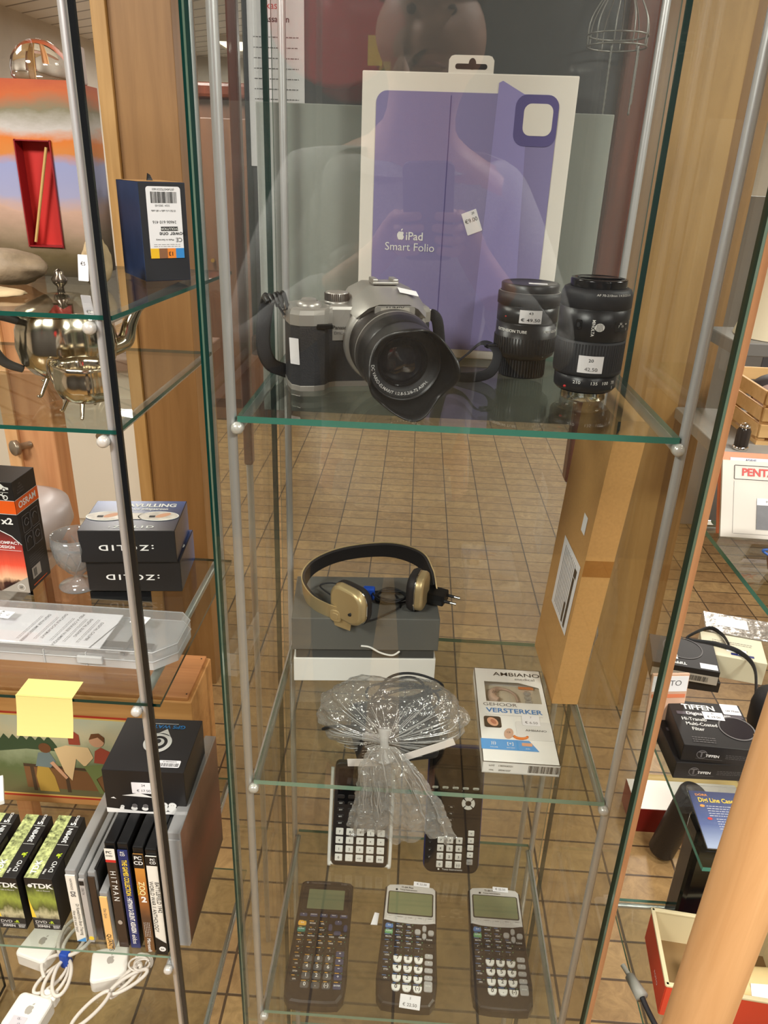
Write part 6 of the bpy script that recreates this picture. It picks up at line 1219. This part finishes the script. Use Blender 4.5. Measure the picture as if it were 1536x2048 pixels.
b = B().lathe([(0, 0), (.034, .001), (.040, .010), (.041, .040), (.038, .056), (.026, .066), (0, .069)], BLKM, None, 36); b.obj('pouch', t)
s0 = t.location; b = B(); b.tube(spline([Vector((-.038, .0, .040)), PZ(1510, 1340, R2 + .045) - s0, PZ(1480, 1305, R2 + .045) - s0, PZ(1430, 1288, R2 + .044) - s0, PZ(1375, 1280, R2 + .042) - s0, PZ(1385, 1268, R2 + .043) - s0, PZ(1420, 1256, R2 + .044) - s0, PZ(1445, 1270, R2 + .045) - s0, PZ(1458, 1290, R2 + .046) - s0], 8), .0042, BLKM, 8, flat=.3, up=(.2, 0, 1)); b.obj('strap', t)
o = B().box((0, 0, .050), (.052, .004, .100), mat('peach_leaflet', (216, 176, 150), .5, noise=.1, nscale=20), .0004); o.box((.0, -.0022, .085), (.050, .0006, .024), STICK); o.text('FOTO', .012, INKG, frame((0, -.0028, .086), (1, 0, 0), (0, 0, 1))); o.rect(.048, .006, mat('coral_print'), frame((0, -.0028, .066), (1, 0, 0), (0, 0, 1)))
o = o.obj('leaflet', None, 'peach coloured leaflet standing against the side of the filter boxes', 'leaflet'); o.matrix_world = Matrix.Translation(PZ(1312, 1520, R2) + Vector((.020, .052, 0))) @ rot('Z', .12) @ rot('X', -.08)
# below: blister pack, film roll, telescope cases
t = thing('blister_pack', 'blue camera case card sealed in a clear blister, yellow title', 'pack', None, M=Matrix.Translation(V(.4135, .664, R2 + .001)) @ rot('X', math.radians(8)))
DBL = ramp_mat('blue_card_print', [(0, (170, 186, 214)), (.4, (70, 92, 150)), (1, (30, 44, 96))], 'Y', 0, .085, .06, 6, .35)
b = B().box((0, .042, .0012), (.080, .080, .0012), DBL); M = T(0, .042, .0022); b.text('DÖRR', .0042, mat('orange_ink', (226, 150, 70), .5), M @ T(-.026, .034), .02, 1.3); b.text('Digi Line Case', .0088, YEL, M @ T(-.010, .0265), .02, .85); lines(b, .036, 5, .0034, INKW, M @ T(-.006, .018), .0006); lines(b, .030, 5, .0034, INKW, M @ T(-.002, .000), .0006, 8); b.prism(ell(.003, .0018), 0, .0002, mat('orange_ink'), M @ T(-.029, .018)); b.prism(ell(.003, .0018), 0, .0002, mat('red_ink'), M @ T(-.025, .0)); b.prism([(-.014, -.030), (.02, -.034), (.03, -.014), (-.006, -.012)], .0001, .0004, BLK, M); b.obj('printed_card', t)
B().box((0, .042, .0062), (.086, .088, .0080), WIN, .003).obj('blister', t)
o = B().lathe([(.003, 0), (.022, 0), (.0235, .002), (.0235, .070), (.022, .072), (.003, .072)], mat('yellow_paper_roll', (198, 172, 110), .5, noise=.06, nscale=30), None, 36).obj('paper_roll', None, 'long yellow paper roll lying on the floor behind the dark red carton', 'roll'); o.scale = (1.28, 1.28, 3.6); o.rotation_euler = (0, PI / 2, 0); o.location = PZ(1296, 1590, -1.568) + Vector((0, .04, 0)); o.location.z = .0302
t = None
LBK = mat('black_leather', (34, 28, 26), .42, bump=.3, bscale=400)
pa = PZ(1320, 1735, R3 + .118); o = B().lathe([(0, 0), (.025, 0), (.0275, .003), (.0285, .118), (.025, .124), (0, .125)], LBK, None, 32).obj('telescope_case', None, 'black leather tube case leaning on the floor behind the right hand shelves', 'case'); o.matrix_world = Matrix.Translation(PZ(1326, 1728, -1.6) + Vector((0, .03, .012))) @ rot('Y', math.radians(12)) @ Matrix.Diagonal((1.2, 1.2, 1.75, 1))
pa = PZ(1341, 1868, R3); o = B().box((0, 0, .105), (.046, .046, .210), BLKG, .008).obj('telescope_case', None, 'tall glossy black case standing just left of the wooden pole', 'case'); o.location = (pa.x + .024, pa.y + .024, R3 + H)
b = B().box((0, 0, .040), (.30, .11, .080), mat('dark_red_card', (126, 30, 24), .45), .001); b.box((0, 0, .0806), (.298, .108, .001), GREYP); o = b.obj('red_carton', None, 'dark red carton with grey lid on the floor, seen through the right hand shelves', 'carton'); q = PZ(1262, 1662, -1.6); o.location = (q.x + .15, q.y + .055, 0)
# open red box with roll and plug on the lowest shelf
p = PZ(1312, 2010, R3); t = thing('red_box', 'open red cardboard box with cream inside, beside the foot of the wooden pole', 'box', V(.475, .735, R3), math.radians(-6)); rw, rd, rh = .170, .115, .060
RDB = mat('red_orange_card', (206, 70, 44), .5); CRI = mat('cream_inside', (214, 200, 160), .6)
b = B().box((0, 0, .001), (rw, rd, .002), mat('brown_card_inside', (132, 104, 66), .7))
for x in (-1, 1): b.box((x * rw / 2, 0, rh / 2), (.0022, rd, rh), RDB, faces={('+x' if x < 0 else '-x'): CRI})
for y in (-1, 1): b.box((0, y * rd / 2, rh / 2), (rw, .0022, rh), RDB, faces={('+y' if y < 0 else '-y'): CRI})
b.text('FOTO', .008, INKW, frame((-rw / 2 - .0016, -.02, .02), (0, -1, 0), (0, 0, 1))); b.obj('tray', t)
b = B()
for y in (-1, 1): b.box((0, y * rd / 2, rh + .0015), (rw + .004, .006, .004), CRI, .001)
for x in (-1, 1): b.box((x * rw / 2, 0, rh + .0015), (.006, rd + .004, .004), CRI, .001)
b.obj('rim', t)
t = thing('paper_roll', 'thick cream paper roll with a label lying in the open red box', 'roll', None, M=Matrix.Translation(V(.440, .7135, R3 + .0285)) @ rot('Y', PI / 2))
b = B().lathe([(.0170, 0), (.0260, 0), (.0262, .002), (.0262, .100), (.0260, .102), (.0170, .102), (.0165, .0)], mat('cream_roll', (214, 188, 132), .5, noise=.05, nscale=20), None, 40); b.obj('roll', t)
b = B(); b.lathe([(.0265, .024), (.0265, .046)], mat('aged_label', (222, 210, 160), .5), None, 40); b.obj('label_band', t); B().rect(.024, .02, STICK, frame((-.0187, -.0187, .075), (0, 0, 1), (.7, -.7, 0)) ).obj('price_sticker', t)
t = thing('grey_plug', 'grey cable plug lying on the lowest right shelf beside the red box', 'plug', PZ(1240, 1960, R3) + Vector((.012, 0, .010)))
b = B().tube([(0, 0, 0), (.010, -.03, 0)], [.007, .0095], mat('grey_plug_plastic', (140, 140, 130), .5), 12); b.obj('grip', t); B().cyl((0, 0, 0), (-.006, .016, .0), .0035, mat('grey_plug_plastic')).obj('tip', t); B().tube(spline([(.010, -.03, 0), (.014, -.045, -.003), (.022, -.07, -.006)], 6), .004, BLKM, 8).obj('cable', t)
# wooden pole close to the camera
o = B().lathe([(0, 0), (.0285, 0), (.0290, .002), (.0290, 1.96), (.0285, 1.962), (0, 1.962)], wood_mat('beech_pole', (206, 156, 104), (222, 174, 122), 'Z', 1.6, .4, .15), None, 48).obj('wooden_pole', None, 'thick round beech pole standing close in front at the lower right', 'pole'); o.matrix_world = Matrix.Translation((.306, .500, 0)) @ rot('Y', math.radians(.9)) 

# ------------------------------------------------------------------ seen past the right cabinet
t = thing('display_table', 'grey table carrying a crate of dark goods beyond the right cabinet', 'table', (1.45, 1.95, 0)); tz = PY(1480, 893, 1.75).z
B().box((-.06, -.06, tz - .015), (1.32, .38, .03), mat('grey_tabletop', (146, 144, 138), .6), .003).obj('tabletop', t)
for sx in (-1, 1):
    for sy in (-1, 1): B().box((sx * .20, sy * .12 - .06, (tz - .03) / 2), (.04, .04, tz - .03), mat('grey_leg', (110, 108, 104), .5), .003).obj('leg', t)
t = thing('slatted_crate', 'pale wooden slatted crate filled with dark goods on the grey table', 'crate', (1.010, 1.90, tz)); PLY = wood_mat('pale_slat', (206, 164, 104), (226, 186, 128), 'X', .8, .6)
b = B().box((0, 0, .005), (.36, .26, .01), PLY)
b.obj('floor_board', t)
for z in (.035, .075, .115):
    for y in (-1, 1): B().box((0, y * .13, z), (.36, .008, .032), PLY, .001).obj('slat', t)
    for x in (-1, 1): B().box((x * .18, 0, z), (.008, .252, .032), PLY, .001).obj('slat', t)
for x in (-1, 1):
    for y in (-1, 1): B().box((x * .168, y * .118, .065), (.016, .016, .13), PLY).obj('corner_block', t)
R = random.Random(3)
for k, (lb, c_) in enumerate((('crumpled black leather glove on top of the slatted crate', (34, 32, 32)), ('dark grey folded cloth bag in the slatted crate', (52, 48, 50)), ('pinkish grey cloth at the left corner of the slatted crate', (170, 146, 140)), ('white card lying on the dark goods in the slatted crate', (226, 222, 216)))):
    bb = B(); dx, dy, sx, sy, sz = ((.05, -.05, .10, .06, .05), (-.02, .06, .12, .06, .055), (-.12, -.03, .045, .07, .045), (.10, -.085, .03, .03, .006))[k]
    crumple(bb, 14, 24, lambda u, v: (sx * math.sin(PI * u) * math.cos(2 * PI * v), sy * math.sin(PI * u) * math.sin(2 * PI * v), sz * (1 - math.cos(PI * u)) / 1.0), mat('goods_cloth_%s' % 'abcd'[k], c_, .6, bump=.4, bscale=60), .012 if k < 3 else .002, 14, k)
    o = bb.obj(('leather_glove', 'cloth_bag', 'folded_cloth', 'white_card')[k], None, lb, ('glove', 'bag', 'cloth', 'card')[k]); o.location = (1.010 + dx, 1.90 + dy, tz + (.03 if k < 3 else .132))
t = thing('partition', 'grey partition panel standing behind the grey table', 'partition', (2.22, 3.62, 0)); B().box((0, 0, .78), (2.2, .05, 1.56), mat('partition_grey', (134, 134, 132), .7, noise=.06, nscale=4), .004).obj('panel', t); B().box((-.50, -.028, .8), (.20, .006, 1.4), mat('slate_panel', (92, 94, 100), .6), .002).obj('inset', t)
j0 = PY(1484, 880, 1.73); t = thing('glass_bottle', 'small dark bottle with silver foot and collar standing on the grey table', 'bottle', (j0.x, 1.73, tz))
B().lathe([(0, 0), (.0165, 0), (.0175, .002), (.0175, .008), (.0160, .009)], CHR, None, 28).obj('silver_foot', t); B().lathe([(.0160, .009), (.0160, .046), (.0120, .054)], mat('dark_bottle', (52, 46, 42), .12), None, 28).obj('body', t); B().lathe([(.0120, .054), (.0135, .055), (.0120, .060), (.006, .064), (0, .065)], CHR, None, 28).obj('collar', t)
q = PY(1520, 620, 1.45); t = thing('lamp_shade', 'cream conical lamp shade on a grey rack at the right frame edge', 'lamp shade', (q.x + .05, 1.45, q.z)); B().lathe([(.085, -.045), (.045, .09)], mat('cream_shade', (234, 222, 190), .7), None, 32).obj('shade', t); B().lathe([(.083, -.045), (.043, .09)], mat('cream_shade'), None, 32).obj('lining', t)
t = thing('wall_rack', 'grey rack board on a post under the cream lamp shade', 'rack', (q.x + .05, 1.45, 0)); B().box((.1, 0, q.z - .058), (.42, .16, .024), mat('grey_leg'), .002).obj('board', t); B().box((.25, .05, (q.z - .07) / 2), (.05, .04, q.z - .07), mat('grey_leg'), .002).obj('post', t)

# ------------------------------------------------------------------ the photographer, seen only as a reflection in the glass door
SKIN = mat('skin', (206, 156, 130), .5, noise=.06, nscale=20)
def skin_mesh(chains, root, m, name, parent, sub=2):
    """chains: dict id -> (position, radius), edges between ids"""
    ids, edges = chains; bm = bmesh.new(); lay = bm.verts.layers.skin.verify(); vv = {}
    for k, (p, r) in ids.items():
        v = bm.verts.new(p); v[lay].radius = (r, r) if not isinstance(r, tuple) else r; v[lay].use_root = (k == root); vv[k] = v
    for a, b_ in edges: bm.edges.new((vv[a], vv[b_]))
    me = bpy.data.meshes.new(name); bm.to_mesh(me); bm.free(); o = bpy.data.objects.new(name, me); C.objects.link(o)
    o.modifiers.new('skin', 'SKIN').use_smooth_shade = True; s_ = o.modifiers.new('sub', 'SUBSURF'); s_.levels = sub; s_.render_levels = sub
    dg = bpy.context.evaluated_depsgraph_get(); m2 = bpy.data.meshes.new_from_object(o.evaluated_get(dg)); bpy.data.objects.remove(o)
    m2.name = name; m2.materials.clear(); m2.materials.append(m)
    for p in m2.polygons: p.use_smooth = True; p.material_index = 0
    q = bpy.data.objects.new(name, m2); C.objects.link(q); q.parent = parent; return q
def cf(x, y, z): return Vector((0, 0, H)) + cx * x + cy * y - cz * z
PX_, PY_ = -.035, -.33
t = thing('person', 'person in a grey knitted shirt holding up a phone, seen only as a reflection', 'person', (PX_, PY_, 0))
base = t.location
def W_(v): return Vector(v) - base
ids = {}; ed = []
def ch(names, pts):
    for n_, (p, r) in zip(names, pts): ids[n_] = (W_(p), r)
    for a, b_ in zip(names, names[1:]): ed.append((a, b_))
ch(['pel', 'spi', 'che', 'nek', 'jaw', 'fac', 'cro'], [((PX_, PY_, 1.00), (.165, .115)), ((PX_, PY_, 1.20), (.150, .105)), ((PX_, PY_ + .01, 1.46), (.180, .115)), ((PX_ + .015, PY_ + .06, 1.655), .060), ((PX_ + .03, PY_ + .14, 1.735), .062), ((PX_ + .032, PY_ + .115, 1.815), .088), ((PX_ + .03, PY_ + .09, 1.885), .070)])
ch(['fac', 'nos'], [ids['fac'] and ((PX_ + .032, PY_ + .115, 1.815), .088), ((PX_ + .034, PY_ + .227, 1.792), .014)])
for s_, sx in (('r', 1), ('l', -1)):
    ch(['fac', 'ear' + s_], [((PX_ + .032, PY_ + .115, 1.815), .088), ((PX_ + .032 + sx * .095, PY_ + .105, 1.810), .020)])
    wr = cf(.078 if sx > 0 else -.077, -.165, -.055)
    ch(['che', 'sho' + s_, 'elb' + s_, 'wri' + s_], [((PX_, PY_ + .01, 1.46), (.180, .115)), ((PX_ + sx * .20, PY_, 1.535), .072), ((PX_ + sx * .30, PY_ + .10, 1.25), .046), (wr, .029)])
    pal_ = cf(.066 if sx > 0 else -.056, -.105, -.030); ch(['wri' + s_, 'pal' + s_], [(wr, .029), (pal_, .026)])
    for k in range(4):
        y = -.070 - k * .020; xs = (.058, .050, .010 + .004 * abs(k - 1)) if sx > 0 else (-.048, -.040, .0 - .004 * abs(k - 1))
        ch(['pal' + s_, 'f%d%sa' % (k, s_), 'f%d%sb' % (k, s_), 'f%d%sc' % (k, s_)], [(pal_, .026), (cf(xs[0], y - .004, -.018), .0092), (cf(xs[1], y, .004), .0086), (cf(xs[2], y + .004, .005), .0070)])
    ch(['pal' + s_, 'th' + s_ + 'a', 'th' + s_ + 'b'], [(pal_, .026), (cf(.056 if sx > 0 else -.046, -.092, -.038), .0110), (cf(.026 if sx > 0 else -.016, -.070, -.024), .0090)])
    ch(['pel', 'hip' + s_, 'kne' + s_, 'ank' + s_, 'toe' + s_], [((PX_, PY_, 1.00), (.165, .115)), ((PX_ + sx * .095, PY_, .90), .095), ((PX_ + sx * .11, PY_ + .02, .50), .062), ((PX_ + sx * .11, PY_ - .02, .085), .042), ((PX_ + sx * .13, PY_ + .13, .042), .036)])
skin_mesh((ids, ed), 'pel', SKIN, 'body', t)
# clothing
SHIRT = mat('grey_knit', (176, 177, 176), .85, noise=.25, nscale=260, bump=.8, bscale=260); JEAN = mat('dark_trousers', (44, 46, 54), .8); 
i2 = {'spi': ids['spi'], 'che': ids['che']}; i2 = {}; e2 = []
def ch2(names, pts):
    for n_, (p, r) in zip(names, pts): i2[n_] = (Vector(p), r)
    for a, b_ in zip(names, names[1:]): e2.append((a, b_))
ch2(['a', 'b', 'c', 'd'], [(W_((PX_, PY_, .82)), (.192, .138)), (W_((PX_, PY_, 1.20)), (.178, .128)), (W_((PX_, PY_ + .01, 1.46)), (.205, .132)), (W_((PX_ + .008, PY_ + .03, 1.590)), (.125, .100))])
for s_, sx in (('r', 1), ('l', -1)):
    e_ = ids['elb' + s_][0]; w__ = ids['wri' + s_][0]; ch2(['c', 's' + s_, 'e' + s_, 'w' + s_], [(i2['c'][0], (.205, .132)), (W_((PX_ + sx * .190, PY_, 1.545)), .110), (e_, .070), (e_.lerp(w__, .72), .050)])
skin_mesh((i2, e2), 'b', SHIRT, 'knitted_shirt', t)
i2 = {}; e2 = []
ch2(['p'], [(W_((PX_, PY_, .97)), (.182, .132))])
for s_, sx in (('r', 1), ('l', -1)): ch2(['p', 'h' + s_, 'k' + s_, 'f' + s_], [(i2['p'][0], (.182, .132)), (W_((PX_ + sx * .095, PY_, .88)), .112), (W_((PX_ + sx * .11, PY_ + .02, .50)), .082), (W_((PX_ + sx * .11, PY_ - .02, .115)), .066)])
skin_mesh((i2, e2), 'p', JEAN, 'trousers', t)
SHOE = mat('dark_shoe', (36, 34, 34), .5)
for sx in (-1, 1): B().prism([(x, y + .02) for x, y in ell(.052, .145, 20)], 0, .095, SHOE, T(sx * .12, .04, 0), bev=.04, smooth=True).obj('shoe', t)
fc = ids['fac'][0]
b = B()
for sx in (-1, 1): b.lathe([(.0, -.004), (.006, -.003), (.008, 0), (.006, .003), (0, .004)], mat('eye_brown', (90, 66, 54), .4), T(fc.x + sx * .032, fc.y + .083, fc.z + .018) @ rot('X', PI / 2), 16)
b.obj('eye', t)
b = B().tube(spline([(fc.x - .026, fc.y + .083, fc.z - .060), (fc.x, fc.y + .094, fc.z - .057), (fc.x + .026, fc.y + .083, fc.z - .060)], 6), [.002 + .003 * math.sin(PI * i / 12) for i in range(13)], mat('lips', (160, 92, 84), .5), 8); b.obj('mouth', t)
b = B(); crumple(b, 12, 26, lambda u, v: (fc.x + .093 * math.sin(PI * .56 * u) * math.cos(2 * PI * v), fc.y - .022 + .105 * math.sin(PI * .56 * u) * math.sin(2 * PI * v), fc.z + .062 + .066 * math.cos(PI * .56 * u)), mat('short_hair', (92, 72, 56), .8, bump=1, bscale=500), .004, 60, 2); b.obj('hair', t)
t = thing('smartphone', 'dark mauve cased phone held by the photographer, seen only as a reflection', 'phone', None, M=Matrix.Translation(cf(.005, -.068, -.010)) @ RW.to_4x4() @ rot('X', PI))
b = B().prism(rrect(.080, .162, .012, 6), -.0055, .0035, mat('mauve_case', (70, 56, 76), .45), None, bev=.0015); b.obj('phone_case', t)
# red hose reel on the wall behind the photographer
q = PY(672, 20, 2 * .634 + 1.78)
t = thing('hose_reel', 'red fire hose reel with a yellow tag on the wall behind the photographer', 'hose reel', (q.x, Y0 + .12, q.z)); HR = mat('hose_red', (196, 28, 40), .4)
B().lathe([(.0, .05), (.06, .05), (.07, .035), (.22, .035), (.235, .02), (.235, -.02), (.22, -.035), (.07, -.035), (.0, -.035)], HR, rot('X', -PI / 2), 48).obj('drum', t); B().rect(.05, .09, YST, frame((.14, .0365, -.12), (-1, 0, 0), (0, 0, 1))).obj('yellow_tag', t); B().cyl((0, -.12, 0), (0, -.03, 0), .03, BLKM).obj('wall_mount', t)
